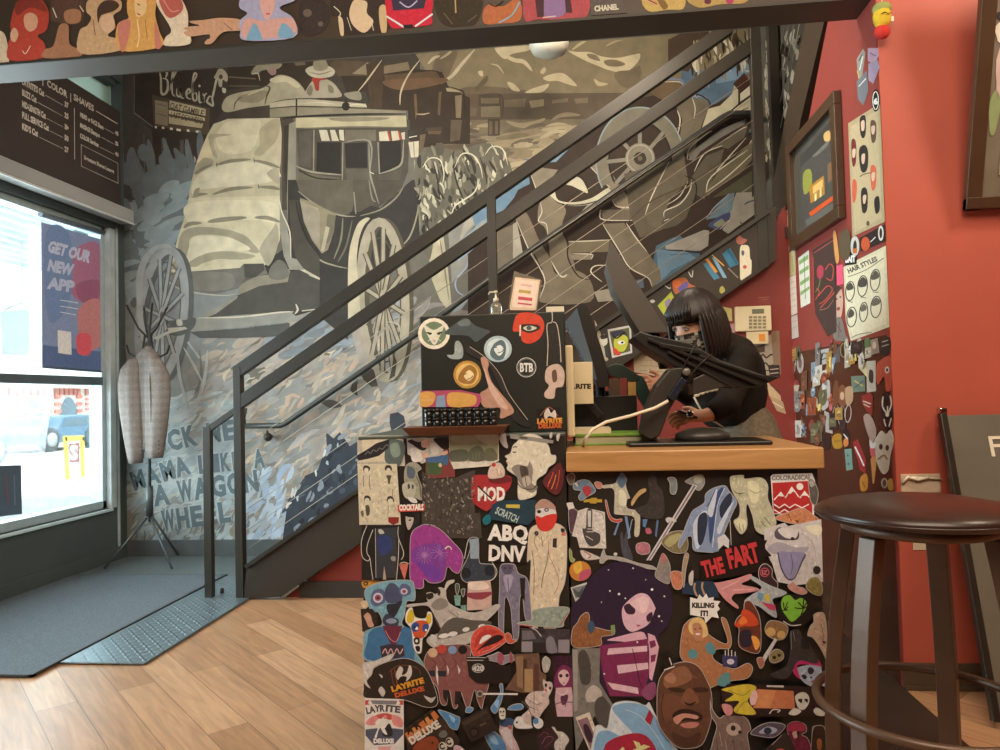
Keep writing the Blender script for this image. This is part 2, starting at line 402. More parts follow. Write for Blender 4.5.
def plate_mat():
    m = mat('diamond_plate', '#8b9aa0', .32, .75, .08, 8); nt = m.node_tree; N = nt.nodes; L = nt.links; b = N['Principled BSDF']
    tc = [n for n in N if n.type == 'TEX_COORD'][0]; hs = []
    for sgn, off in ((1, 0), (-1, .0175)):
        mp = N.new('ShaderNodeMapping'); mp.inputs['Location'].default_value = (off, off, 0); mp.inputs['Rotation'].default_value[2] = math.radians(45*sgn)
        L.new(tc.outputs['Object'], mp.inputs[0])
        sx = N.new('ShaderNodeSeparateXYZ'); L.new(mp.outputs[0], sx.inputs[0]); acc = None
        for ax, per, k in (('X', .05, 1.0), ('Y', .05, 3.2)):
            md = N.new('ShaderNodeMath'); md.operation = 'PINGPONG'; md.inputs[1].default_value = per/2; L.new(sx.outputs[ax], md.inputs[0])
            ml = N.new('ShaderNodeMath'); ml.operation = 'MULTIPLY'; ml.inputs[1].default_value = k/(per/2); L.new(md.outputs[0], ml.inputs[0])
            pw = N.new('ShaderNodeMath'); pw.operation = 'POWER'; pw.inputs[1].default_value = 2; L.new(ml.outputs[0], pw.inputs[0])
            if acc is None: acc = pw
            else:
                ad = N.new('ShaderNodeMath'); ad.operation = 'ADD'; L.new(acc.outputs[0], ad.inputs[0]); L.new(pw.outputs[0], ad.inputs[1]); acc = ad
        mr = N.new('ShaderNodeMapRange'); mr.inputs[1].default_value = .35; mr.inputs[2].default_value = .75; mr.inputs[3].default_value = 1; mr.inputs[4].default_value = 0
        L.new(acc.outputs[0], mr.inputs[0]); hs.append(mr)
    mxx = N.new('ShaderNodeMath'); mxx.operation = 'MAXIMUM'; L.new(hs[0].outputs[0], mxx.inputs[0]); L.new(hs[1].outputs[0], mxx.inputs[1])
    bp = N.new('ShaderNodeBump'); bp.inputs['Strength'].default_value = .9; bp.inputs['Distance'].default_value = .004; L.new(mxx.outputs[0], bp.inputs['Height']); L.new(bp.outputs[0], b.inputs['Normal'])
    return m
M['plate'] = plate_mat()
M['mat_fabric'] = mat('ribbed_mat', '#62696e', .9, 0, .28, 160, bump=.5, spec=.1)  # dark mat lifted to grey, window glare put into its colour
M['mat_rubber'] = mat('mat_rubber', '#3c3f40', .6, 0, .1, 20)
M['tile_black'] = mat('black_entry_tile', '#5f6868', .45, 0, .15, 30)  # black tile lifted to grey, window glare put into its colour
M['rubber_floor'] = mat('dark_rubber_floor', '#33261c', .5, 0, .12, 8)
M['white_plastic'] = mat('white_plastic', '#e9dfc8', .4, 0, .04, 8)
M['cream'] = mat('cream_plastic', '#e0cfa8', .45, 0, .04, 8)
M['black_plastic'] = mat('black_plastic', '#1c1916', .4, 0, .1, 10)
M['dark_grey'] = mat('dark_grey_plastic', '#4e4740', .45, 0, .08, 8)
M['chrome'] = mat('chrome', '#cfcac0', .15, 1, .03, 8)
M['counter_black'] = mat('counter_black', '#2b2824', .4, 0, .12, 10)

# ================================================================ room shell
LX = -3.45; BY = 5.27; RX = 1.22; FY = 2.93; SY = 4.16
def sbox(name, a, b, m, bevel=0, parent=None, mb=None):
    o = (mb or MB()).box(a, b).build(name, m, parent, bevel=bevel); return struct(o) if parent is None else o
sbox('floor', (LX-.2, -3, -.06), (4.2, 6.4, 0), M['floor'])
sbox('ceiling', (LX-.2, -3, 3.75), (4.2, 6.4, 3.85), M['ceiling'])
sbox('wall_behind', (LX-.2, -3.1, 0), (4.2, -3, 3.75), M['red_dark'])
sbox('wall_far_right', (4.2, -3.1, 0), (4.3, 6.4, 3.75), M['red_paint'])
WB = sbox('wall_back', (LX-.2, BY+.012, 0), (4.2, BY+.12, 3.75), M['dark_wall'])
# left storefront wall with its opening
w = MB()
Y0, Y1, ZS, ZT = .6, 5.08, .40, 2.50
w.box((LX-.16, -3, 0), (LX, 6.3, ZS)); w.box((LX-.16, -3, ZT), (LX, BY, 3.32)); w.box((LX-.16, -3, 3.68), (LX, BY, 3.75)); w.box((LX-.16, -3, 3.32), (LX, 3.6, 3.68)); w.box((LX-.16, 5.255, 3.32), (LX, BY, 3.68))
w.box((LX-.16, Y1, ZS), (LX, BY, ZT)); w.box((LX-.16, -3, ZS), (LX, Y0, ZT))
struct(w.build('wall_left', M['dark_wall']))
# red column wall on the right: side face (poster wall) + front face, with the stair's slope cutting the side
sp = [(FY, 0), (SY+.05, 0), (SY+.05, 2.02), (3.42, 2.87), (3.1, 3.2), (3.1, 3.75), (FY, 3.75)]
w = MB(); w.prism([(RX, y, z) for y, z in sp], (.099, 0, 0)); struct(w.build('wall_right', mat('red_paint_shaded', '#8e3c34', .55, 0, .06, 4)))  # same red paint, darker copy with the shade put into its colour
w = MB(); w.box((RX+.004, FY-.004, 0), (4.2, FY+.1, 3.75)); struct(w.build('wall_red_front', M['red_lit']))
# darker glossy lower part of the side wall
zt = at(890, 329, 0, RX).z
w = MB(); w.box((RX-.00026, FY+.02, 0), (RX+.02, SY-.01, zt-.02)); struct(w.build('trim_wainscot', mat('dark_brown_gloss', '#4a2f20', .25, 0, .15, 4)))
# wall under the stairs (red), cut by the slope
def U(px, py): return at(px, py, 1, SY)
a0 = U(272, 602); p = [(U(285, 600).x, .0), (RX+.0, .0), (RX+.0, 2.2), (U(758, 250).x, U(758, 250).z)]
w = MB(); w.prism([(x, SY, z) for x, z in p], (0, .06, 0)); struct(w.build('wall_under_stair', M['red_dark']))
w = MB(); w.box((U(300, 600).x, SY-.014, 0), (RX-.01, SY, .095)); struct(w.build('baseboard_stair', M['black_paint'], bevel=.003))
w = MB(); w.box((LX+.0, BY-.016, 0), (1.0, BY+.012, .125)); struct(w.build('baseboard_back', mat('baseboard_grey', '#575c5c', .5)))
w = MB(); w.box((RX+.0, FY-.014, 0), (4.1, FY, .10)); w.box((RX, FY-.02, 0), (4.1, FY-.012, .018)); struct(w.build('baseboard_right', mat('baseboard_brown', '#544534', .5), bevel=.002))
w = MB(); w.box((LX, -2.9, 0), (LX+.014, BY-.02, .10)); struct(w.build('baseboard_left', M['dark_wall'], bevel=.002))
# beam across the room
zb = 2.69
w = MB(); w.box((LX, 2.95, zb), (RX-.002, 3.11, 3.72)); struct(w.build('trim_beam', mat('beam_black', '#413428', .5, 0, .08, 4)))
w = MB(); w.box((LX+.01, 2.944, zb+.0), (RX-.004, 2.9495, zb+.012)); struct(w.build('trim_beam_edge', M['black_paint']))
# ---------------------------------------------------------------- window
wn = thing('window_1', None, None, (LX-.05, 3, ZS)); wn['kind'] = 'structure'
w = MB()
for y0, y1 in ((Y0, Y0+.07), (Y1-.05, Y1), (2.2, 2.27)): w.box((LX-.13, y0, ZS), (LX-.03, y1, ZT))
w.box((LX-.13, Y0, ZS), (LX-.03, Y1, ZS+.06)); w.box((LX-.13, Y0, ZT-.05), (LX-.03, Y1, ZT))
w.build('window_frame', M['alu'], wn, bevel=.004)
w = MB(); w.box((LX-.12, Y0+.07, 1.315), (LX-.02, Y1-.05, 1.375)); w.build('mid_rail', mat('rail_dark', '#5c6a70', .4, .3), wn, bevel=.004)
w = MB(); w.box((LX-.03, Y1-.012, ZS-.0), (LX+.012, Y1+.055, ZT)); w.box((LX-.02, Y1+.075, ZS-.3), (LX+.008, Y1+.10, ZT+.02)); w.build('jamb_trim', mat('jamb_white', '#b9c4c4', .4), wn, bevel=.003)
w = MB(); w.box((LX-.085, Y0+.07, ZS+.06), (LX-.08, Y1-.05, 1.315)); w.build('lower_pane', M['glass'], wn)
w = MB(); w.box((LX-.085, Y0+.07, 1.375), (LX-.08, Y1-.05, ZT-.05)); w.build('upper_pane', M['glass'], wn)
w = MB(); w.box((LX-.16, Y0-.02, ZS-.02), (LX+.02, Y1+.0, ZS)); w.build('window_sill', mat('sill_pale', '#cfe2e6', .35, .1), wn, bevel=.003)
# transom above the menu board
tn = thing('window_2', None, None, (LX-.05, 4.4, 3.32)); tn['kind'] = 'structure'
w = MB(); w.box((LX-.1, 3.6, 3.32), (LX-.09, 5.26, 3.68)); w.build('transom_pane', mat('frosted_pane', '#b9cfc0', .3, 0, .04, 3, trans=.35), tn)
w = MB(); w.box((LX-.12, 3.6, 3.32), (LX-.02, 3.64, 3.68)); w.box((LX-.12, 3.6, 3.64), (LX-.02, 5.2, 3.68)); w.build('transom_frame', M['dark_wall'], tn, bevel=.003)
# roller blind housing over the window
vl = thing('roller_blind', 'grey roller blind cassette mounted over the storefront window', 'blind', (LX+.06, 3.0, 2.56))
w = MB(); w.box((LX+.002, .5, 2.555), (LX+.12, 5.215, 2.66)); w.build('cassette', M['valance'], vl, bevel=.012)
w = MB(); w.box((LX+.115, .5, 2.545), (LX+.125, 5.215, 2.558)); w.build('bottom_edge', mat('valance_light', '#cfcfc8', .4), vl)
# ---------------------------------------------------------------- floor coverings at the entrance
w = MB(); w.prism([(-1.925, 3.07, .001), (-1.925, 5.25, .001), (LX+.01, 5.25, .001), (LX+.01, 3.07, .001)], (0, 0, .004)); struct(w.build('floor_entry', M['tile_black']))
def G(px, py, z=0): return at(px, py, 2, z)
pl = [G(53, 667), G(146, 667), G(264, 592), G(238, 575)]
w = MB(); w.prism([(-2.33, 3.06, .006), (-1.93, 3.06, .006), (-1.93, 4.62, .006), (-2.33, 4.62, .006)], (0, 0, .006))
w.build('ramp_plate', M['plate'], label='steel diamond plate strip on the floor between the black mat and the wood', cat='floor plate')
w = MB(); w.prism([(-2.352, 2.92, .006), (-2.352, 4.64, .006), (LX+.03, 4.64, .006), (LX+.03, 2.92, .006)], (0, 0, .010))
mt = thing('door_mat', 'large dark grey ribbed entrance mat below the window', 'mat', (-2.9, 3.8, .006))
w.build('mat_body', M['mat_fabric'], mt)
w = MB(); w.box((-2.352, 2.9, .006), (-2.335, 4.65, .018)); w.box((LX+.03, 2.9, .006), (-2.335, 2.92, .016)); w.box((LX+.03, 4.64, .006), (-2.335, 4.65, .016)); w.build('rubber_border', M['mat_rubber'], mt)
w = MB(); w.box((-.6, 2.0, .001), (RX-.002, 4.1, .006)); w.build('rubber_mat', M['rubber_floor'], label='dark brown rubber matting on the floor behind the counter', cat='mat')
w = MB(); w.lathe([(.012, 0), (.012, .02), (.008, .03), (0.001, .032)], (G(222, 595).x, G(222, 595).y, .012), 10); w.build('door_stop', M['black_metal'], label='small black door stop on the steel plate beside the stair posts', cat='door stop')
# ================================================================ staircase
st = thing('staircase', 'black steel staircase rising to the right in front of the mural', 'staircase', (-1.9, 4.6, 0))
def Sx(px, py, y=SY-.04): return at(px, py, 1, y)
SYf = 4.10
def S(px, py): return at(px, py, 1, SYf)
poly = [S(243, 599), S(247, 564), S(359, 489), S(758, 217), S(776, 205), S(776, 260), S(758, 272), S(359, 543), S(279, 597)]
w = MB(); w.prism(poly, (0, .05, 0)); w.build('stringer', mat('stringer_black', '#33291e', .45, 0, .06, 3), st, bevel=.002)
w = MB(); A, B_ = S(247, 566), S(768, 212); w.bar((A.x, SYf-.006, A.z), (B_.x, SYf-.006, B_.z), .04, .022); w.build('stringer_flange', M['black_metal'], st)
w = MB(); A, B_ = S(281, 595), S(764, 267); w.bar((A.x, SYf-.006, A.z), (B_.x, SYf-.006, B_.z), .035, .018); w.build('stringer_flange', M['black_metal'], st)
sl = (S(758, 217).z-S(359, 489).z)/(S(758, 217).x-S(359, 489).x); x0 = S(255, 575).x; z0 = .0; n = 12
for i in range(n):
    x = x0+.04+i*(.178/sl); z = .178*(i+1)-.06
    if x > 1.0: break
    w = MB(); w.box((x, SY+.075, z-.04), (x+.27, BY-.02, z)); w.build('tread', M['black_paint'], st)
w = MB(); w.box((x, SYf+.05, 2.0), (2.6, BY-.01, 2.06)); struct(w.build('floor_landing', M['black_paint']))
# upper flight along the red wall
w = MB(); q = [at(812, 10, 0, RX), at(830, 10, 0, RX), at(803, 120, 0, RX), at(784, 236, 0, RX), at(776, 250, 0, RX+.03), at(778, 190, 0, RX)]
w.prism([(RX-.012, p_.y, p_.z) for p_ in (at(811, 8, 0, RX), at(830, 8, 0, RX), at(803, 120, 0, RX), at(783, 237, 0, RX), at(778, 252, 0, RX), at(774, 190, 0, RX), at(787, 120, 0, RX))], (.06, 0, 0)); w.build('upper_stringer', mat('upper_black', '#3a2c1e', .5), st)
# railing
rl = thing('stair_railing', 'black square steel stair railing with thin cables in front of the mural', 'railing', (-1.9, 4.12, 0))
def post(cx, zb_, zt_, y=4.12, s=.046): w = MB(); w.box((cx-s/2, y-.027, zb_), (cx+s/2, y+.027, zt_)); return w.build('post', M['black_metal'], rl, bevel=.002)
RYc = 4.12; RYf = 4.12-.023
def Rf(px, py): return at(px, py, 1, RYf)
post(Rf(239, 590).x+.004, 0, Rf(238, 366).z); post(Rf(491.5, 230).x, Rf(491, 405).z, Rf(491, 190).z, s=.05)
post(Rf(759.5, 150).x, Rf(759, 268).z, 3.3, s=.055)
w = MB(); 
def rail(pa, pb, name='rail', h=.07, d=.05, y=RYc):
    a, b = Rf(*pa), Rf(*pb); w = MB(); w.bar((a.x, y, a.z), (b.x, y, b.z), d, h, up=(0, 0, 1)); return w.build(name, M['black_metal'], rl, bevel=.002)
rail((234, 373), (730, 26), h=.07); rail((238, 403), (756, 42), h=.07)
a, b = Rf(206, 430), Rf(236, 409); 
w = MB(); w.bar((a.x, RYc, a.z), (b.x, RYc, b.z), .034, .034); w.build('low_rail', M['black_metal'], rl, bevel=.002)
w = MB(); w.box((Rf(203, 500).x, RYc-.02, 0), (Rf(210.5, 500).x, RYc+.02, Rf(206, 427).z)); w.build('low_post', M['black_metal'], rl, bevel=.002)
for y in (421, 443, 465, 487, 508.5, 530, 549):
    a = Rf(247, y); bq = Rf(757, y-.683*510); b = (bq.x, bq.z)
    w = MB(); w.tube([(a.x, RYc, a.z), (b[0], RYc, b[1])], .0021, 6); w.build('cable', mat('steel_cable', '#a09480', .4, .3), rl)
    for xx, zz, dx in ((a.x, a.z, -.052), ):
        w = MB(); w.tube([(xx+dx+.002, RYc, zz), (xx+dx-.008, RYc, zz)], .007, 8); w.build('cable_nut', M['chrome'], rl)
# second railing of the upper flight seen beyond
r2 = thing('landing_railing', 'black upright posts and cables at the top of the stairs', 'railing', (1.1, 4.7, 2.05))
def Q(px, py, y=4.5): return at(px, py, 1, y)
w = MB(); w.box((Q(770, 100).x, 4.48, 2.06), (Q(779.5, 100).x, 4.53, 3.7)); w.build('post', M['black_metal'], r2)
w = MB(); w.box((Q(781, 100).x, 4.58, 2.06), (Q(787, 100).x, 4.63, 3.7)); w.build('post', M['black_metal'], r2)
for k in range(8):
    a = Q(780, 236-k*26); b = at(826, 236-k*26-34-k*5, 1, 3.9)
    w = MB(); w.tube([(a.x, 4.5, a.z), (RX+.06, 3.6, a.z+.85)], .0026, 6); w.build('cable', MATS['steel_cable'], r2)
# wall handrail
HY = 5.185
def Hh(px, py, y=HY): return at(px, py, 1, y)
hr = thing('handrail', 'dark handrail on the mural wall following the stairs', 'handrail', (0, HY, 1.2))
w = MB(); pts = [Hh(*p_) for p_ in ((244, 426), (281, 425.5), (286, 423), (418, 333), (497.6, 273), (722, 117.5), (729, 113.6), (762, 113))]
w.tube(pts, .021, 12); w.tube([Hh(244, 426), Hh(243, 418), Hh(245, 408)], .018, 10); w.build('rail', mat('handrail_dark', '#41403b', .4, 0), hr)
for px, py in ((268, 437), (752, 131)):
    c = Hh(px, py, 5.2); w = MB(); w.ball(c, .032); w.tube([c, (c.x, HY, c.z+.055)], .009, 8); w.tube([c, (c.x, BY-.005, c.z)], .011, 8); w.build('bracket', M['black_metal'], hr)
# dome light above the stairwell
dl = thing('dome_lamp', 'white glass dome lamp hanging high in front of the mural', 'lamp', (at(549, 50, 1, 4.5).x, 4.5, 3.3))
c = at(549, 44, 1, 4.5); w = MB(); w.lathe([(.02, -.075), (.07, -.068), (.11, -.045), (.125, -.01), (.125, .01), (.115, .02)], (c.x, 4.5, c.z), 28); w.build('dome', mat('milk_glass', '#d8d2c0', .25, 0, .03, 5), dl)
w = MB(); w.lathe([(.12, .0), (.13, .01), (.13, .045), (.05, .06)], (c.x, 4.5, c.z+.0), 28); w.tube([(c.x, 4.5, c.z+.05), (c.x, 4.5, 3.75)], .012, 8); w.build('fitting', M['chrome'], dl)
w = MB(); q = at(549, 50, 1, 4.39); w.ball(q, .004, 8, 6); w.build('indicator', mat('red_led', '#d04838', .3), dl)
# ================================================================ the painted mural
def brush(a, P, n, pal, ln, wd, ang, jit=25, seed=1, wave=6, soft=0):
    m = [hexl(c_, a.g, a.wb) for c_ in pal]; mean = [sum(q[i] for q in m)/len(m) for i in range(3)]
    if soft: m = [tuple(q[i]*(1-soft)+mean[i]*soft for i in range(3))+(1,) for q in m]
    rr = random.Random(seed); xs = [p[0] for p in P]; ys = [p[1] for p in P]; k = 0
    while k < n:
        x = rr.uniform(min(xs), max(xs)); y = rr.uniform(min(ys), max(ys))
        if not inpoly(x, y, P): k += .2; continue
        k += 1; l = rr.uniform(.5, 1.3)*ln; q = math.radians(ang+rr.uniform(-jit, jit)); c, s_ = math.cos(q), math.sin(q); pts = []
        b = rr.uniform(-wave, wave)
        for t in (-1, -.5, 0, .5, 1): u = t*l/2; v = b*(1-t*t)*l/40+rr.uniform(-.6, .6); pts.append((x+c*u-s_*v, y+s_*u+c*v))
        a.stroke(pts, wd*rr.uniform(.5, 1.4), rr.choice(m), True, True)
mu = Art('mural', g=1.0, base=0)
mu.run('''
P 6a655a 100,20 840,10 840,560 100,560
P 5d5a54 100,20 165,20 165,240 100,260
P 453d33 128,55 200,48 420,30 420,110 300,115 240,150 190,220 150,260 128,260
P 807257 400,30 760,10 760,100 640,100 440,92
S 6b5c47 440,98 480,86 560,94 640,92 740,86 740,118 600,118 450,122
P 5d4f3e 440,94 760,92 760,122 600,122 450,134
P 756751 446,120 760,118 760,160 470,170 450,150
S 8f8168 470,140 560,128 640,122 700,124 640,170 560,200 480,190
S a39376 505,150 540,130 570,128 590,140 560,165 530,180 510,172
S 848784 128,250 190,200 230,260 250,330 230,420 140,420
P 8d8d88 118,420 260,380 420,330 600,330 600,560 118,560
S 7e8484 122,200 160,190 190,230 190,270 150,290 120,300
''')
# mist, ground and dust painted with a broad brush
brush(mu, [(125, 120), (200, 120), (196, 175), (180, 260), (125, 300)], 60, ['4f4d49', '5c5b58', '6f7371', '7d8685', '6a6f70'], 46, 9, 85, 8, 3, soft=.5)
brush(mu, [(128, 190), (186, 180), (160, 290), (128, 300)], 36, ['7f8b8c', '8fa0a2', '8a8f8c', 'a39f92', '95a4a6'], 30, 8, -35, 20, 4, soft=.75)
brush(mu, [(205, 330), (400, 300), (560, 330), (560, 360), (420, 440), (360, 545), (235, 545), (205, 440)], 330, ['94897a', 'a2968a', '7e7971', '8a8f92', '9aa3a8', 'b3a592', '6d6a66', 'c0ab92', '878279', 'a0a6aa', 'b79f88'], 34, 8, -34, 22, 5, soft=.6)
brush(mu, [(205, 345), (400, 310), (560, 330), (560, 360), (420, 440), (360, 545), (235, 545), (205, 440)], 520, ['94897a', 'a2968a', '7e7971', '8a8f92', '9aa3a8', 'b3a592', '6d6a66', 'c0ab92', '878279', 'cbbba2', 'b79f88'], 17, 2.8, -38, 26, 55, soft=.25)
brush(mu, [(240, 385), (330, 340), (420, 330), (420, 400), (300, 480), (245, 470)], 120, ['c9b498', 'b59c84', 'd6c3a6', 'b0a498', '7f776c', 'a59a90', 'c4a188', '928b84'], 14, 3.5, -40, 45, 6, soft=.45)
brush(mu, [(300, 420), (420, 400), (420, 430), (330, 500), (290, 480)], 60, ['c6b3a0', 'b39a8a', 'a9adb2', 'cbbca6', '8f8a85'], 30, 6, -38, 25, 26, soft=.45)
brush(mu, [(130, 395), (240, 395), (240, 545), (130, 545)], 200, ['8fa0a4', 'a3b0b1', '9aa7aa', 'b3babb', '8a979d', 'aeb5b2', '7c8a92', 'b5ab98'], 26, 7, -28, 25, 7, soft=.6)
brush(mu, [(130, 395), (240, 395), (240, 545), (130, 545)], 160, ['8fa0a4', 'b3b0a1', '9aa7aa', 'b8beba', '7f8c93', 'aeb5b2', 'b5ab98'], 15, 2.6, -32, 25, 57, soft=.3)
brush(mu, [(240, 470), (290, 470), (290, 540), (240, 540)], 70, ['a9bacb', 'b9cbe0', '97a9bf', 'c3ccd2', '8f9bab', 'a9a79f'], 18, 5, -60, 30, 8, soft=.45)
brush(mu, [(128, 515), (250, 515), (250, 543), (128, 543)], 60, ['6f7670', '5f6a78', '8b8672', '9aa49c', '596470', 'a0907a'], 13, 3, -70, 25, 9, soft=.45)
brush(mu, [(255, 310), (370, 300), (360, 345), (270, 360)], 60, ['7a8289', '8a949b', '6a6e70', '9aa4aa', '757069'], 24, 7, -20, 18, 10, soft=.45)
brush(mu, [(440, 120), (560, 118), (640, 118), (620, 145), (560, 170), (460, 165)], 60, ['6d604d', '77694f', '8a7a60', '9b8a6c', '5f5342'], 42, 6, -6, 5, 11)
brush(mu, [(520, 130), (600, 125), (560, 165), (515, 180)], 24, ['a89878', 'b2a182', '9c8b6d'], 26, 6, -12, 10, 12)
mu.run('''
# ---- mountains with snow (tile 440 40)
V 440 40 5
S 6d5d48 0,60 90,40 60,140 20,200 -40,160
W b7a88a 18 10,210 60,180 110,120 175,45
W a8987a 12 0,95 40,70 60,50
W b7a88a 14 -60,120 -30,90 0,80
S c0b08e 275,35 350,15 440,20 450,50 360,70 330,95 300,80
W bfae8c 22 310,70 370,100 420,110 460,155
W b3a280 8 255,120 290,130 320,170
S b9a887 190,158 212,155 215,180 200,178
S b09f7e 500,160 520,135 530,150 515,170
S bcab89 515,190 560,170 610,165 650,190 685,230 640,222 590,205 540,205
S b5a482 335,210 370,220 400,255 360,250
S bcab89 425,262 470,240 545,220 515,258 460,265
S b5a482 770,195 800,210 840,218 820,228 785,228
S c2b28f 640,55 690,60 750,60 800,80 880,90 960,75 1000,70 990,110 930,160 860,155 790,130 720,100
S 7e6f57 735,70 780,75 800,105 750,92
S 77684f 820,105 870,98 925,118 900,132 840,130
W b7a785 14 660,50 700,20 735,0
W a59575 10 830,30 870,10 910,0
S 6e6049 880,160 950,150 1000,130 1000,200 930,240 880,200
S 65563f 170,250 230,180 240,200 190,255
W 5d4f3d 6 310,300 520,285 760,275 900,268
P 4f4335 190,275 305,275 305,330 190,330
P 6f6049 205,290 295,290 295,318 205,318
P 7f7056 205,335 300,330 300,385 205,385
W 453a2d 6 190,278 308,278 308,400
P 6f6049 320,300 430,292 425,335 320,335
P 8a7a5d 445,305 520,295 520,330 455,340
P 756651 560,300 640,290 640,310 560,318
P 75664f 670,295 740,288 740,315 680,318
P 5a4b3a 130,280 185,280 185,320 130,320
P 6b5c47 135,335 185,340 180,380 140,385
P 4a3e30 300,395 240,395 240,480 300,480
P 6a5b46 245,405 262,405 262,470 245,475
P 6a5b46 275,405 290,405 290,470 275,470
W 8a7a60 6 130,500 300,480 500,440 700,420
# ---- dark building left of mountains (tile 270 60)
V 270 60 5
P 3a2e21 330,0 860,60 900,150 940,160 1000,190 1000,420 880,420 760,440 690,400 690,250 500,240 480,160 380,160
P 594a38 300,20 330,0 500,10 500,80 340,80
P 8a7c62 410,70 490,10 495,75
P 7d6d55 570,30 690,10 700,50 570,70
P 5b4833 570,75 830,55 870,120 580,130
W 3b2e20 6 560,75 700,60 840,58 880,120
P 4a3a28 480,20 570,20 560,240 500,240
S 6b5138 580,100 860,90 870,115 700,150 600,140
P 6d543c 720,170 732,170 738,260 728,300 722,220
P 65503a 845,160 858,160 850,280 838,270
W a8977a 7 730,270 765,272 800,265
P 4a3d2f 780,340 860,335 860,352 780,356
P 5e4c38 790,355 860,355 850,372 790,370
P 7d6c53 925,180 960,175 955,290 930,290
P 5e503e 905,300 960,300 950,400 900,410
P 9a8a6c 880,140 940,150 955,162 885,158
W 2f2519 7 880,130 945,150 970,170 975,290
P 6b5a44 750,375 780,370 765,450 745,470
W c9b896 8 440,158 480,110 520,55 560,0
W c0b08e 9 650,225 655,160 690,80 750,0
''')
mu.run('''
# ---- marquee and facades (tile 120 50)
V 120 50 5
P 3d362e 40,90 500,60 520,300 430,420 380,560 350,750 200,750 0,750 0,100
P 4d4740 0,100 70,100 75,320 160,400 160,750 0,750
W 6d645a 6 72,110 72,320
A 7a7166 6 72,315 165,385
P 504b45 205,440 235,440 240,600 245,700 215,700
P 59544d 300,450 318,450 320,580 300,590
S 64615b 250,600 350,595 355,620 300,640 245,625
W 6a655d 5 120,420 125,700
W 615c55 5 160,430 165,700
S b9b2a2 245,530 256,530 252,548
S a9a294 370,530 380,545 374,565
P 55493a 160,222 450,290 445,425 170,380
P 8b7f68 175,250 240,262 240,380 178,370
P b8ab8a 248,252 430,296 428,330 248,290
P c2b693 245,300 425,340 425,355 245,320
P b3a684 245,330 418,368 410,392 245,368
W 3c342a 5 160,222 300,255 450,290
P d8cfb4 175,380 185,381 185,392 175,391
P d8cfb4 210,383 222,385 222,396 210,394
P d8cfb4 250,388 265,390 265,401 250,399
P d8cfb4 283,393 305,396 305,407 283,404
P d8cfb4 335,397 348,399 348,410 335,408
P d8cfb4 380,402 405,405 405,416 380,413
T 4a4236 44 248,292 14 170 .02 OAT_GAMBLE
T 4a4236 40 250,336 12 165 .02 LAST_DEAWESO
L 6a6150 5 182,268 235,282
L 6a6150 5 182,318 235,332
''')
brush(mu, [(122, 150), (205, 150), (196, 205), (184, 262), (122, 262)], 90, ['5b5a57', '6b6e6c', '767f80', '7d8989', '646765'], 34, 10, 84, 10, 33, soft=.8)
brush(mu, [(128, 190), (190, 180), (176, 262), (128, 300)], 40, ['7f8b8c', '8fa0a2', '8a8f8c', '969a94', '95a4a6'], 26, 9, -35, 20, 34, soft=.75)
# neon style lettering painted in outline
mu.run('''
V 120 50 5
W b4ab95 13 195,98 205,140 208,215 228,218 240,190 236,150 212,142
W b4ab95 12 196,100 222,100 236,118 228,140
W b4ab95 11 250,205 262,150 285,100 276,92 262,130 262,215 278,232
W b4ab95 10 285,190 285,225 302,232 306,195 308,238 322,240
W b4ab95 10 330,225 352,210 345,195 332,215 338,240 358,246
W b4ab95 10 362,235 366,170 384,128 372,118 364,170 366,245 384,250 382,215 370,222
W b4ab95 10 396,205 398,258 410,262
E b4ab95 398,180 6 7
W b4ab95 10 416,215 420,262 422,230 436,215
W b4ab95 11 470,190 462,240 466,278 448,270 436,258 448,232 462,240
W b4ab95 11 465,240 478,170 492,120
S a79d86 480,120 495,95 520,100 540,130 535,160 515,150 510,185 495,180 490,150 470,140
S c4bba4 512,190 530,195 528,215 514,212
E 4a4238 505,135 10 12
# ---- riders and baggage
P 3b3126 540,90 700,60 920,50 1000,50 1000,240 900,200 720,180 540,200
W 6c6250 9 545,135 680,145
W 5c5344 8 545,180 700,182
S a39a80 510,290 530,240 590,215 700,195 745,170 780,130 830,128 890,160 930,215 920,250 800,270 640,290 540,312
S 8a8169 600,230 700,205 740,210 700,260 620,262 590,250
S c0b797 745,150 800,132 860,140 900,180 880,190 830,160 780,165
W 5c523f 7 570,300 580,260 610,235
W 4d4434 9 725,275 735,230 750,190 730,180
W d0c7a8 4 640,225 720,195
S 8f8770 655,120 680,80 720,62 780,60 810,72 790,95 720,112 690,120
W c8bfa1 5 660,122 690,118 700,155
S 3c3026 700,110 740,100 755,130 740,170 710,175 700,140
S 9a7f74 735,95 775,88 780,120 755,125
P 665c49 860,50 920,50 930,75 880,80
''')
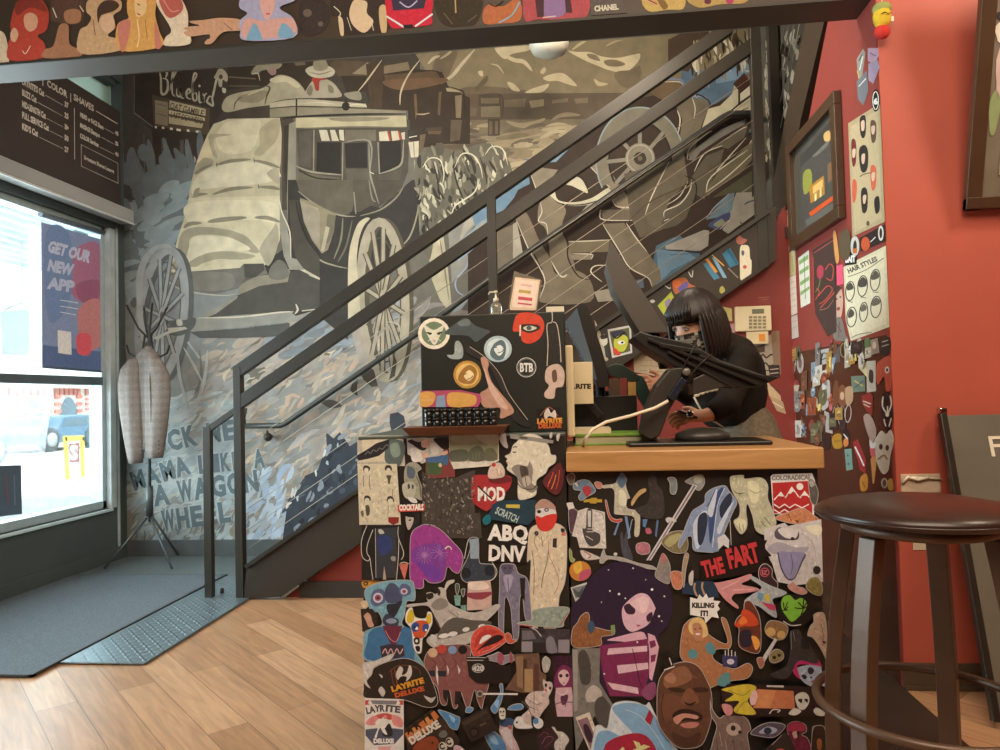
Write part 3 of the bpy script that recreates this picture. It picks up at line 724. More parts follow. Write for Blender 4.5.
mu.run('''
# ---- hat man and roof rack (tile 270 60)
V 270 60 5
S a69d86 175,165 200,120 225,95 260,90 310,110 345,150 355,185 260,190 180,190
S 7e765f 185,150 205,125 215,150 205,178 188,172
S 7e765f 290,125 315,135 318,165 295,160
S a03c2e 212,90 270,88 278,100 250,105 245,150 230,152 220,120
S b9b096 178,50 215,30 290,30 325,55 310,82 250,92 200,80
S 8d846c 218,10 240,-10 275,-2 290,40 250,56 220,45
W 5c5340 4 200,62 250,72 310,55
S 8d8570 370,170 410,160 450,160 455,200 400,195
P b0a78c 0,210 130,190 480,220 485,238 300,238 120,230 0,240
W 3f3629 5 0,215 130,195 380,200 490,222
W 3f3629 4 0,245 130,232 360,236 480,240
P 8a826b 0,245 120,235 480,245 680,255 680,268 480,265 280,270 60,285 0,290
A 2f2820 8 133,195 133,280
E 2f2820 380,232 20 22
A 2f2820 5 380,190 380,235
W cfc6aa 5 395,228 440,222 485,232
W c8bfa2 4 140,222 240,212 330,222
# ---- coach body
P 4b4438 55,290 110,290 130,320 120,750 60,750 60,400
P 3a342b 70,330 118,320 118,750 84,700 70,560
P 8d8775 95,320 130,305 128,700 122,1000 98,1000 84,700
P 4e483c 130,300 700,300 690,560 660,640 540,740 480,765 300,760 150,640
P b8ae8b 130,290 680,278 685,335 130,340
S 8a8168 300,290 480,285 600,290 520,305 350,308
W 2e271e 8 60,300 130,285 450,272 685,270
W 6f6857 8 130,345 400,336 680,338
P 575246 145,360 210,350 205,540 140,525
W 8a8473 9 220,350 218,560
W 8a8473 8 365,410 362,600
P 2a251e 235,412 355,412 355,570 232,560
P 2a251e 375,418 485,412 487,540 380,540
P 2a251e 550,408 655,400 655,510 630,540 545,570
P 6b6453 375,350 530,350 530,405 375,405
P c4bba0 245,350 285,350 300,405 258,405
P c4bba0 300,350 325,350 345,405 310,405
P c4bba0 345,350 368,350 372,405 350,400
P c4bba0 545,360 590,355 600,405 548,405
P b04436 585,356 595,356 606,405 597,405
P c4bba0 605,356 640,355 650,400 612,405
P b04436 640,358 650,358 656,398 648,402
P c4bba0 655,365 675,360 675,398 662,398
W 8d8775 9 372,412 500,408 500,560
W 8d8775 10 495,410 500,560 520,640 545,720
W 8d8775 9 540,412 548,570
W 97907c 10 130,530 210,560 360,575
W 97907c 10 545,570 620,545 660,510 668,400
P 66604f 140,560 350,590 360,750 280,745 150,640
P 5b5547 380,545 490,545 520,700 480,745 400,750
P 565042 545,580 660,540 650,620 550,690
W 2c261e 7 362,600 372,745
W 2c261e 7 140,550 230,590 350,598
W 8d8775 8 135,690 180,715 230,740
W d8d0b4 5 500,560 520,570
P 3a3329 690,350 742,350 738,385 690,390
P c9c0a4 692,412 745,405 742,485 705,488
A 3a3329 3 718,410 722,485
W d8d0b4 5 695,388 735,380
W 8f8872 14 722,500 735,620 745,760
''')
mu.run('''
# ---- lower coach, springs, big wheel (tile 300 180)
V 300 180 5
P 37332d -60,0 0,0 60,60 400,140 560,0 590,0 600,300 540,340 400,420 240,520 240,800 120,700 -60,680 -200,640 -200,430 -60,330
P 5f584a -20,0 300,0 260,160 150,160 60,110 0,60
P 615a4a 120,0 240,0 250,170 200,180 130,160
P 554e40 265,0 350,0 370,120 300,160 270,160
P 4d4639 380,0 510,0 480,80 400,130
W 8d8775 8 270,60 280,170
W 8d8775 7 345,0 360,90 380,110
W 9a937e 8 -10,55 60,110 150,160 220,180 280,182
W 8a826d 9 300,180 400,150 480,90 520,30
W d0c8ad 6 95,145 120,162 150,168
P 8d8369 0,90 60,110 180,170 170,260 140,350 110,368 60,300 20,210
P a99e83 30,120 90,140 100,200 80,280 40,200
P 726a56 140,170 180,180 165,280 140,320 120,300
P b0a68c 130,230 150,240 120,355 105,355
W 7d7560 10 215,190 205,300 170,395
W 6a6352 10 262,200 232,330 190,410
W 9a917b 8 0,250 40,330 100,400 180,430 240,442
W 9a917b 8 460,355 520,320 560,260 590,150 590,60
W 88806a 8 575,0 590,90 600,220 600,260
P c4bca3 -20,420 20,430 95,490 60,480 0,455
''')
def wheel(cx, cy, rx, ry, w, col, dark, spokes, hub, ang0=0, rot=0, inner='4a453c', depth=(4, 0)):
    z = mu; c = hexl(col, mu.g)
    def e(f, dx=0, dy=0): 
        o = []
        for i in range(37):
            q = 2*math.pi*i/36; x = rx*f*math.cos(q); y = ry*f*math.sin(q); o.append((cx+dx+x*math.cos(rot)-y*math.sin(rot), cy+dy+x*math.sin(rot)+y*math.cos(rot)))
        return o
    z.stroke(e(1, *depth), w*1.0, hexl(dark, mu.g), False)
    z.stroke(e(1), w, c, False)
    z.stroke(e(1-.55*w/rx*.9), w*.16, hexl(dark, mu.g), False)
    for k in range(spokes):
        q = ang0+2*math.pi*k/spokes; a = e(.0)[0]; x = rx*.93*math.cos(q); y = ry*.93*math.sin(q)
        z.stroke([a, (a[0]+x*math.cos(rot)-y*math.sin(rot), a[1]+x*math.sin(rot)+y*math.cos(rot))], w*.62, hexl(dark, mu.g), False)
        z.stroke([a, (a[0]+x, a[1]+y)] if not rot else [a, (a[0]+x*math.cos(rot)-y*math.sin(rot), a[1]+x*math.sin(rot)+y*math.cos(rot))], w*.36, c, False)
    z.poly([(cx+(p[0]-cx)*hub, cy+(p[1]-cy)*hub) for p in e(1)[:-1]], hexl(col, mu.g)); z.poly([(cx+(p[0]-cx)*hub*.5, cy+(p[1]-cy)*hub*.5) for p in e(1)[:-1]], hexl(dark, mu.g))
wheel(383, 300, 22, 78, 9, 'a79c86', '57503f', 12, .13, .2, -.05)
mu.run('''
V 300 180 5
S c2b598 240,520 245,380 260,300 290,220 330,190 350,195 320,230 295,300 285,400 290,480 300,620 300,690 270,750 245,720
V 240 310 5
P a1968a 545,40 590,40 620,180 640,260 600,270 565,140
P 4c443b 590,300 640,280 670,300 690,380 660,385 620,350
P 4c443b 770,220 785,260 775,330 745,350 760,290
P 4c443b 560,370 590,350 585,400 590,430 570,420 550,400
S 5a534b 405,460 440,448 480,455 510,480 480,490 445,488
W a0968a 12 650,230 690,140 735,80
W a0968a 11 770,170 760,120 740,70
W b5aa98 9 800,110 790,70 740,60
P 3e4248 430,610 465,640 490,660 520,650 545,690 575,700 590,760 440,760
P 3e4248 750,520 790,510 820,530 830,580 800,600 760,620 748,560
V 300 180 5
# ---- horses' tails and cliffs behind the posts
P b5aa8e 650,180 700,170 720,300 735,400 760,640 740,650 700,600 660,500 640,360
S c9bfa3 650,200 680,180 705,210 700,330 670,260
W 7d735d 8 700,300 720,420 745,600
P 8d8a80 740,240 930,130 930,330 760,520
S a8a190 840,180 920,150 925,200 860,230 800,300
W 9ba3b5 9 925,150 930,230 850,300 840,420 780,500 790,560 850,590
V 440 40 5
''')
# horses
hp = [(415, 165), (424, 150), (440, 146), (452, 152), (466, 148), (480, 144), (494, 145), (508, 160), (512, 176), (500, 190), (470, 205), (455, 216), (438, 222), (430, 260), (424, 240), (420, 205), (416, 190)]
mu.poly(cat_rom(hp, True, 3), hexl('6a6454'))
brush(mu, hp, 150, ['3b362c', '4a453a', '8f8872', 'b5ad94', 'c9c2a8', '5a5547', '2f2b23', '9d967f'], 12, 3.2, 78, 28, 13)
mu.run('''
V 400 40 3.75
W d6cfb4 5 85,480 110,445 150,450 165,500 160,540
W d6cfb4 5 205,480 230,430 270,430 300,470 310,520
W d6cfb4 5 320,430 345,400 385,410 405,470
S 5a5344 135,395 155,385 168,400 160,430 140,432
W 2f2b23 6 125,460 140,520 150,600
W 2f2b23 6 200,470 215,540 240,600
W 2f2b23 5 300,440 320,500 325,540
W d6cfb4 6 300,520 280,570 240,600 205,625 190,670
''')
# ---- grain sack on the coach's rear
mu.run('''
V 120 50 5
P bdb394 500,360 540,345 800,340 810,420 805,560 800,600 800,760 345,760 350,700 372,600 385,560 410,490 440,420 470,370
S a79d80 700,400 760,350 800,350 790,440 740,500 700,530 670,520 700,470
S cdc3a4 540,360 690,350 700,400 660,500 560,520 500,500 480,430
S a89e82 440,440 480,420 560,425 480,440 470,480 490,540 460,520
P d0c09c 385,560 410,490 440,430 450,480 470,540
S a39a80 372,600 420,540 470,560 420,600 378,625
S cfc7aa 380,640 480,580 660,560 780,600 800,640 700,670 480,690 400,700 360,720
S a89f86 735,620 780,590 800,640 790,670
W 857d68 16 375,622 410,598 465,572
W 857d68 18 485,575 560,555 655,548
W 857d68 17 672,552 740,568 800,590
W 857d68 18 465,722 560,695 665,688
W 857d68 18 695,685 760,688 800,698
W 857d68 16 360,745 390,725 440,720
S 948b74 365,750 375,700 400,690 390,730
W 4a4234 5 484,565 486,585
W 4a4234 5 670,542 674,565
W 4a4234 5 692,675 696,695
V 120 200 5
P c9bf9f 345,-10 800,-20 805,90 800,200 760,300 720,330 600,345 400,360 250,370 235,345 265,300 290,190 310,130 330,70
S d3c9aa 340,20 600,0 780,20 790,110 640,100 420,110 340,110
W 8a826d 20 320,140 350,120 410,115
W 8a826d 24 440,110 520,98 635,88
W 8a826d 20 675,88 740,90 800,110
S 9f967f 300,190 330,150 400,135 520,145 620,175 660,210 700,260 650,260 600,210 520,180 400,175 350,200 345,260 300,330 250,370 240,345 280,290
S d6ccae 360,200 400,180 520,185 610,215 650,250 520,255 430,270 350,310 320,330 340,260
S a0977f 330,330 380,290 460,262 560,258 680,280 600,300 500,295 420,315 370,340
S cdc3a5 250,355 330,335 420,335 540,300 640,300 700,290 620,325 500,345 350,360
S a49b84 700,240 760,150 785,120 795,200 770,290 740,330 715,290
P 6e6a61 230,365 400,355 600,340 620,320 720,320 740,370 620,395 600,440 480,470 340,450 260,420
S 7c776c 250,380 420,360 560,370 560,440 420,455 300,430
W b8b09c 7 222,360 235,400 300,445 400,468 520,478 590,468
P 4c4841 620,320 720,318 725,350 680,385 625,390
S 88806e 600,430 680,385 760,370 845,345 840,410 740,430 640,470 600,470
S 6c675d 750,345 790,300 830,320 845,380 800,400 750,390
P 4a463f 700,430 840,410 850,360 900,350 1000,400 1000,540 860,560 700,565 430,590 560,490
W c7bea5 9 590,480 520,530 430,585
P 8e897c 425,570 580,480 590,490 480,570 430,590
P 8f8c83 390,590 700,570 850,555 880,580 1000,545 1000,590 860,610 600,640 350,660 340,630
W cfc6ac 8 390,590 600,585 800,562 870,560
W c7bea5 10 880,520 890,550 875,570
W b9b09a 8 910,555 1000,545
P 504e4a 350,660 600,645 850,615 840,680 600,690 400,690
P 918b7d 800,20 830,100 850,200 860,290 900,300 920,350 850,350 820,280 800,150
P 4b453b 845,0 890,0 910,150 1000,290 1000,400 920,345 880,290 860,200
W d3cab0 7 800,0 810,60 850,160 855,290
P 9a907b 900,0 950,30 1000,60 1000,240 960,190 920,100
W 2c271f 9 880,0 900,100 940,200 1000,280
P c1b8a0 920,345 1000,390 1000,400 950,380
''')
wheel(162, 316, 22, 66, 8, '9da09c', '5f625f', 12, .14, .1, .12, depth=(5, 1))
mu.run('''
V 120 200 5
S a9aba6 85,480 85,380 110,300 160,240 230,220 262,240 200,245 150,290 120,380 115,480 120,600 140,700 110,700 90,600
S 5d5f5c 240,605 330,600 380,590 370,640 300,680 230,660 250,630
P b9b5a8 165,690 245,655 240,640 330,635 340,645 240,670 190,700
S b5b1a4 285,600 310,600 315,625 290,628
V 120 270 3.75
W 9ba09f 12 215,280 225,400 260,520
W a8aaa5 14 330,300 320,400 290,500 260,545
W 6f7472 9 300,300 305,400 280,470
W a8aaa5 10 240,290 280,360 310,420
W a8aaa5 10 255,270 300,330
''')
# ---- graffiti lettering panel (tiles 480 150 and 600 150, 600 40)
mu.run('''
V 480 150 5
P 3a2b20 -60,420 40,300 170,120 300,40 420,-60 560,-160 800,-260 1400,-360 1400,760 900,1000 500,1100 -60,1100 -60,600
P 6f8a9c -40,330 60,240 150,150 240,110 250,170 190,200 170,240 120,300 60,330 -20,400
P 8fa0a8 -120,480 0,360 60,330 50,420 -60,520 -110,560
P 7794a3 230,50 330,20 400,-40 470,-60 440,0 380,60 250,70
P 4f6a78 880,480 960,440 1000,430 1100,520 1050,620 900,700 850,640
P 6d8696 880,500 1020,500 1080,540 960,600 900,660
P 5a6f80 1000,-420 1180,-380 1300,-400 1340,-330 1180,-230 1050,-200 1020,-260
P 7c93a5 1180,-420 1340,-470 1370,-400 1280,-350 1180,-330
W 4d6788 10 215,50 340,45 440,-10
P 746857 80,410 170,370 175,480 160,560 80,620
P a99f8c 165,370 185,360 215,520 165,550
P b0a690 -60,480 -20,400 20,350 25,440 -10,460
S 7c6d59 180,330 230,310 300,460 350,540 380,620 470,600 550,650 550,760 300,760 330,650 280,560 230,460
W d0c5ad 7 180,345 245,500 300,590 325,660 300,740
P 8d806b 255,115 300,88 390,100 360,140 330,160 280,200
W d0c5ad 5 252,118 268,160 280,195
S 857761 300,260 350,220 380,250 430,300 410,380 430,500 460,600 420,640 360,540 330,400 290,355
W d0c5ad 6 300,262 310,310 292,355 330,370 340,430
W d8cdb4 7 350,540 380,600 410,635 435,620 425,585
P 7a6d59 345,460 420,430 470,560 480,620 400,625 350,545
S cdc3a6 370,190 390,250 470,262 560,240 640,190 660,210 600,255 500,280 400,270 350,230
S cdc3a6 430,170 470,135 510,150 540,215 500,200 460,180
W 1f1710 6 350,230 400,268 500,275 600,250 660,210
W 2a2019 6 380,190 430,150 480,130 530,160 545,210
P 8d7f69 550,80 610,50 700,180 660,210
P 8b7e68 660,250 720,210 790,290 850,400 800,370 700,290
W d0c5ad 5 552,85 650,190
W d0c5ad 6 660,250 690,285 790,300 850,408
P 6f6250 600,300 780,298 820,350 620,355
W d0c5ad 6 605,298 600,315 620,350 800,352
S b3a88e 480,340 540,275 590,262 560,290 500,335 440,365
P 776a56 610,370 720,365 830,500 900,600 905,650 860,690 840,640 750,590 700,500 640,420
W d6cbb2 6 612,368 650,430 700,510 750,590 840,640 858,680
W d6cbb2 6 730,365 780,440 835,510
P 75684f 440,455 650,450 640,510 450,515
W cabfa7 6 440,460 560,455 650,450
P 8a7d68 455,525 560,520 560,548 460,550
W d6cbb2 5 455,520 558,522 556,545
W d6cbb2 6 610,660 555,612 575,580 640,578
P a09580 570,710 660,690 720,750 590,760
P 5b6470 780,650 815,645 820,690 790,690
W 1f1710 7 420,420 440,460 440,540 490,630 550,650
W 1f1710 7 270,520 310,600
''')
def tilewheel():
    cx, cy = 640, 158.6
    def ring(rx, ry, w, col, a0, a1, dx=0, dy=0):
        n = 30; mu.stroke([(cx+dx+rx*math.cos(a0+(a1-a0)*i/n), cy+dy+ry*math.sin(a0+(a1-a0)*i/n)) for i in range(n+1)], w, hexl(col), False)
    ring(38, 46, 13, '7d7563', 2.6, 6.5, 0, 2); ring(44, 53, 1.5, '93a0a0', 2.6, 5.9, 0, 2); ring(31, 38, 2, '241b13', 2.5, 6.6, 0, 2)
    for q in (0.45, 1.3, 1.75, 2.4, 3.05, 3.85, 4.7, 5.5):
        c, s_ = math.cos(q), math.sin(q); p0 = (cx+14*c, cy+14*s_); p1 = (cx+33*c, cy+37*s_)
        mu.stroke([p0, p1], 5.4, hexl('3c3226'), False); mu.stroke([p0, p1], 3.8, hexl('8b8273'), False)
    mu.poly([(cx+15*math.cos(i*.314), cy+15.5*math.sin(i*.314)) for i in range(20)], hexl('857c6b'))
    mu.stroke([(cx+13*math.cos(i*.314), cy+13.5*math.sin(i*.314)) for i in range(21)], 1.6, hexl('a89e8a'), False)
    mu.poly([(cx+6.5*math.cos(i*.5), cy+6.5*math.sin(i*.5)) for i in range(12)], hexl('3b3026')); mu.poly([(cx+2.5*math.cos(i*.7), cy+2.5*math.sin(i*.7)) for i in range(9)], hexl('6b5f4d'))
tilewheel()
mu.run('''
V 600 40 5
P 4a3a2b 340,0 460,-60 560,-60 560,0 440,160 340,140
S 6d5840 250,240 300,215 390,210 410,240 330,300 260,270
W d8cdb4 4 295,212 390,210 415,225
W 7b86a6 9 315,195 400,200 420,220
W 8e94ae 7 455,285 520,285 545,310
P 746854 380,330 455,290 535,300 540,340 500,450 460,600 420,560 400,480 410,400
W d8cdb4 5 460,290 475,340 470,395
W d8cdb4 6 390,470 400,400 385,350
W 2a2018 7 400,300 470,270 550,320 510,450
P c2b798 510,440 540,345 600,330 660,270 670,230 690,240 690,320 640,365
P c2b798 640,365 700,325 765,270 768,355 720,362
P cfc5a8 700,270 765,215 765,265 700,310
P 4a2b20 665,220 720,165 750,210 700,265
W d8cdb4 6 720,155 760,165 752,210
W 3c3a38 6 705,355 740,340
W 241b13 7 510,450 640,365 700,320 765,275
P 7c766c 440,600 480,540 600,450 730,395 720,425 620,480 500,560 470,605
W c2b9a4 5 435,600 450,540 540,465 560,460
P 5f5645 560,540 740,430 720,490 640,545 600,535
W cabfa7 5 570,535 700,450 735,435
W d0c5ad 6 540,740 580,660 730,490
W d0c5ad 6 470,660 520,570 610,530
W a89e8a 8 600,720 700,600 770,480
P 5b5242 455,690 530,580 620,545 600,620 540,740 520,800 460,760
V 600 150 5
P 625746 120,120 230,90 340,60 240,320 310,400 200,440 150,330
P 6a5f4c 340,60 420,40 440,150 420,180 350,250 320,330 300,400 240,370 230,320
W d6cbb2 6 225,325 260,230 345,60
P 5f5544 450,150 480,220 430,340 380,380 300,400 330,300 440,230
W d0c5ad 5 335,275 400,230 440,155
W d0c5ad 6 320,340 325,305 400,270 450,200 455,150
W d0c5ad 5 320,355 345,345
W 241b13 7 420,130 470,150 480,220 440,330
P 6b6048 520,210 600,100 760,-40 785,20 700,120 600,180 540,230
W d0c5ad 6 530,210 560,130 740,0
W d0c5ad 6 530,212 640,130 770,10
S 6a6338 640,200 780,100 785,200 700,210
P 55503a 560,240 780,90 785,210 680,215
P 9f9684 680,215 785,210 790,310 640,420 610,400 640,340
W 4d5058 8 720,275 740,262 780,250
W 4d4a44 8 700,360 712,375
P 6f7f86 530,350 640,220 672,215 660,300 620,330
S 464a6b 540,375 600,330 650,315 640,360 600,400 560,390
S 8a8a6d 565,375 590,355 610,345 625,370 590,385
W 9aa0ad 6 530,345 570,290 645,220
W d0c5ad 4 600,395 650,350
P a2978a 325,480 520,400 545,405 540,480 500,505 330,500
W 35302e 9 325,500 420,505 520,512 560,480
W 4f6478 6 350,525 440,520
W 53442f 6 120,380 250,260 420,180 640,40
''')
# frosty pines at the very top right
brush(mu, [(690, 36), (760, 20), (760, 60), (690, 92)], 90, ['b5a88c', '4a3a29', 'd3c7aa', '37291c', '8d7d63', '4a3a29'], 15, 2.4, 85, 10, 14)
mu.run('''
P 3e3024 758,10 842,10 842,140 758,240
T c9c0a8 9 786,31 -4 20 .02 sdr.bk
''')
brush(mu, [(764, 20), (770, 20), (771, 170), (766, 170)], 26, ['c9bfa6', 'b5ab92', '5a5045'], 12, 2.6, 85, 8, 15)
brush(mu, [(780, 36), (818, 36), (790, 170), (776, 170)], 80, ['c4bbaa', '2f261d', 'a89f90', '5a5048', 'd3ccbc', '3b3128'], 13, 3, 80, 22, 16)
mu.run('''
E c8bfae 794,80 9 6
W 4a4038 4 782,94 800,98
P b5aa9a 779,100 796,104 790,125 778,122
''')
# dark pines rising along the bottom of the stair
fp = [(363, 545), (282, 545), (288, 500), (300, 488), (305, 476), (318, 470), (322, 458), (332, 440), (340, 432), (350, 446), (360, 440), (372, 455), (372, 545)]
mu.poly(fp, hexl('3b4048'))
brush(mu, fp, 110, ['2f333a', '474c55', '555c66', '3a3f46', '8d929a', '2a2d33'], 10, 4, -60, 40, 17)
brush(mu, [(284, 500), (330, 440), (345, 430), (350, 440), (300, 500), (290, 520)], 22, ['cfd2d2', 'b9c0c6', 'd8d3c6'], 8, 2, -70, 35, 18)
# painted words near the floor, slab letters in two tones
def slab_text(rows):
    for txt, x, y, rot, size, wd in rows:
        n = len(txt); step = wd/n; r = math.radians(rot)
        for i, ch in enumerate(txt):
            if ch == ' ': continue
            cx = x+math.cos(r)*step*i; cy = y+math.sin(r)*step*i
            mu.text(ch, size, cx-.8, cy-.6, rot, hexl('aab4b4'), .07, step*.90); mu.text(ch, size, cx, cy, rot, hexl('5f6c70'), .05, step*.88)
slab_text([('ROCK', 140, 458, -14, 27, 62), ('ME', 208, 442, -8, 26, 31), ('MAMA', 134, 490, -17, 25, 62), ('LIKE A', 199, 473, -6, 24, 68), ('A', 156, 505, -8, 27, 17), ('WAGON', 180, 501, -8, 28, 82), ('WHEEL', 164, 530, -8, 27, 70)])
MUR = mu.build('wall_back_mural', M['mural'])
MUR['kind'] = 'structure'
# ================================================================ reception counter (left, tall) and desk (right)
CY = 2.20
def Cf(px, py, y=CY): return at(px, py, 1, y)
zl = Cf(465, 434.5).z; xl0 = Cf(361, 600).x; xl1 = Cf(570.5, 600).x; xr1 = Cf(823, 600).x
zw1 = at(700, 449.5, 1, 2.17).z; zw0 = at(700, 470.3, 1, 2.17).z
ct = thing('reception_counter', 'tall black counter unit plastered with stickers, left of the wooden desk top', 'counter', ((xl0+xl1)/2, 2.5, 0))
w = MB(); w.box((xl0+.006, CY, .0065), (xl1-.002, 2.72, zl-.008)); w.build('body', M['counter_black'], ct, bevel=.004)
w = MB(); w.box((xl0, CY-.004, zl-.010), (xl1-.001, 2.74, zl)); w.build('top', mat('counter_top_grey', '#4f5a52', .45), ct, bevel=.004)
dk = thing('reception_desk', 'black desk front covered in stickers under a thick wooden top', 'desk', ((xl1+xr1)/2, 2.5, 0))
w = MB(); w.box((xl1+.002, CY, .0065), (xr1, 2.66, zw0-.001)); w.build('body', M['counter_black'], dk, bevel=.004)
w = MB(); w.box((at(566, 460, 1, 2.17).x, 2.17, zw0), (at(824.5, 460, 1, 2.17).x, 2.76, zw1)); w.build('wooden_top', M['counter_wood'], dk, bevel=.004)
stkL = []; stkR = []
GP = 1.12; WBP = (1.0, .93, .80)
def stickers(defs, parent, plane, stack, name='sticker', m=None, g=GP, wb=WBP, base=.0002):
    for lab, spec in defs:
        a = Art(plane, g=g, wb=wb, base=base, stack=stack)
        plain = any(k in lab for k in ('black square', 'octagonal', 'strip', 'strip', 'speech', 'mountain sticker', 'badge', 'line ending', 'banner', 'green heart', 'bow tie', 'dripping', 'poster sticker', 'instant'))
        a.grain = 0 if plain else .22; a.edge = None if any(k in lab for k in ('dark', 'outline', 'ribbon', 'purple night', 'crowd')) else 'b9b0a2'
        if 'planet' in lab or plain: a.edge = None
        a.run(spec); o = a.build(name, m or M['print'], parent)
        if lab: o['label'] = lab
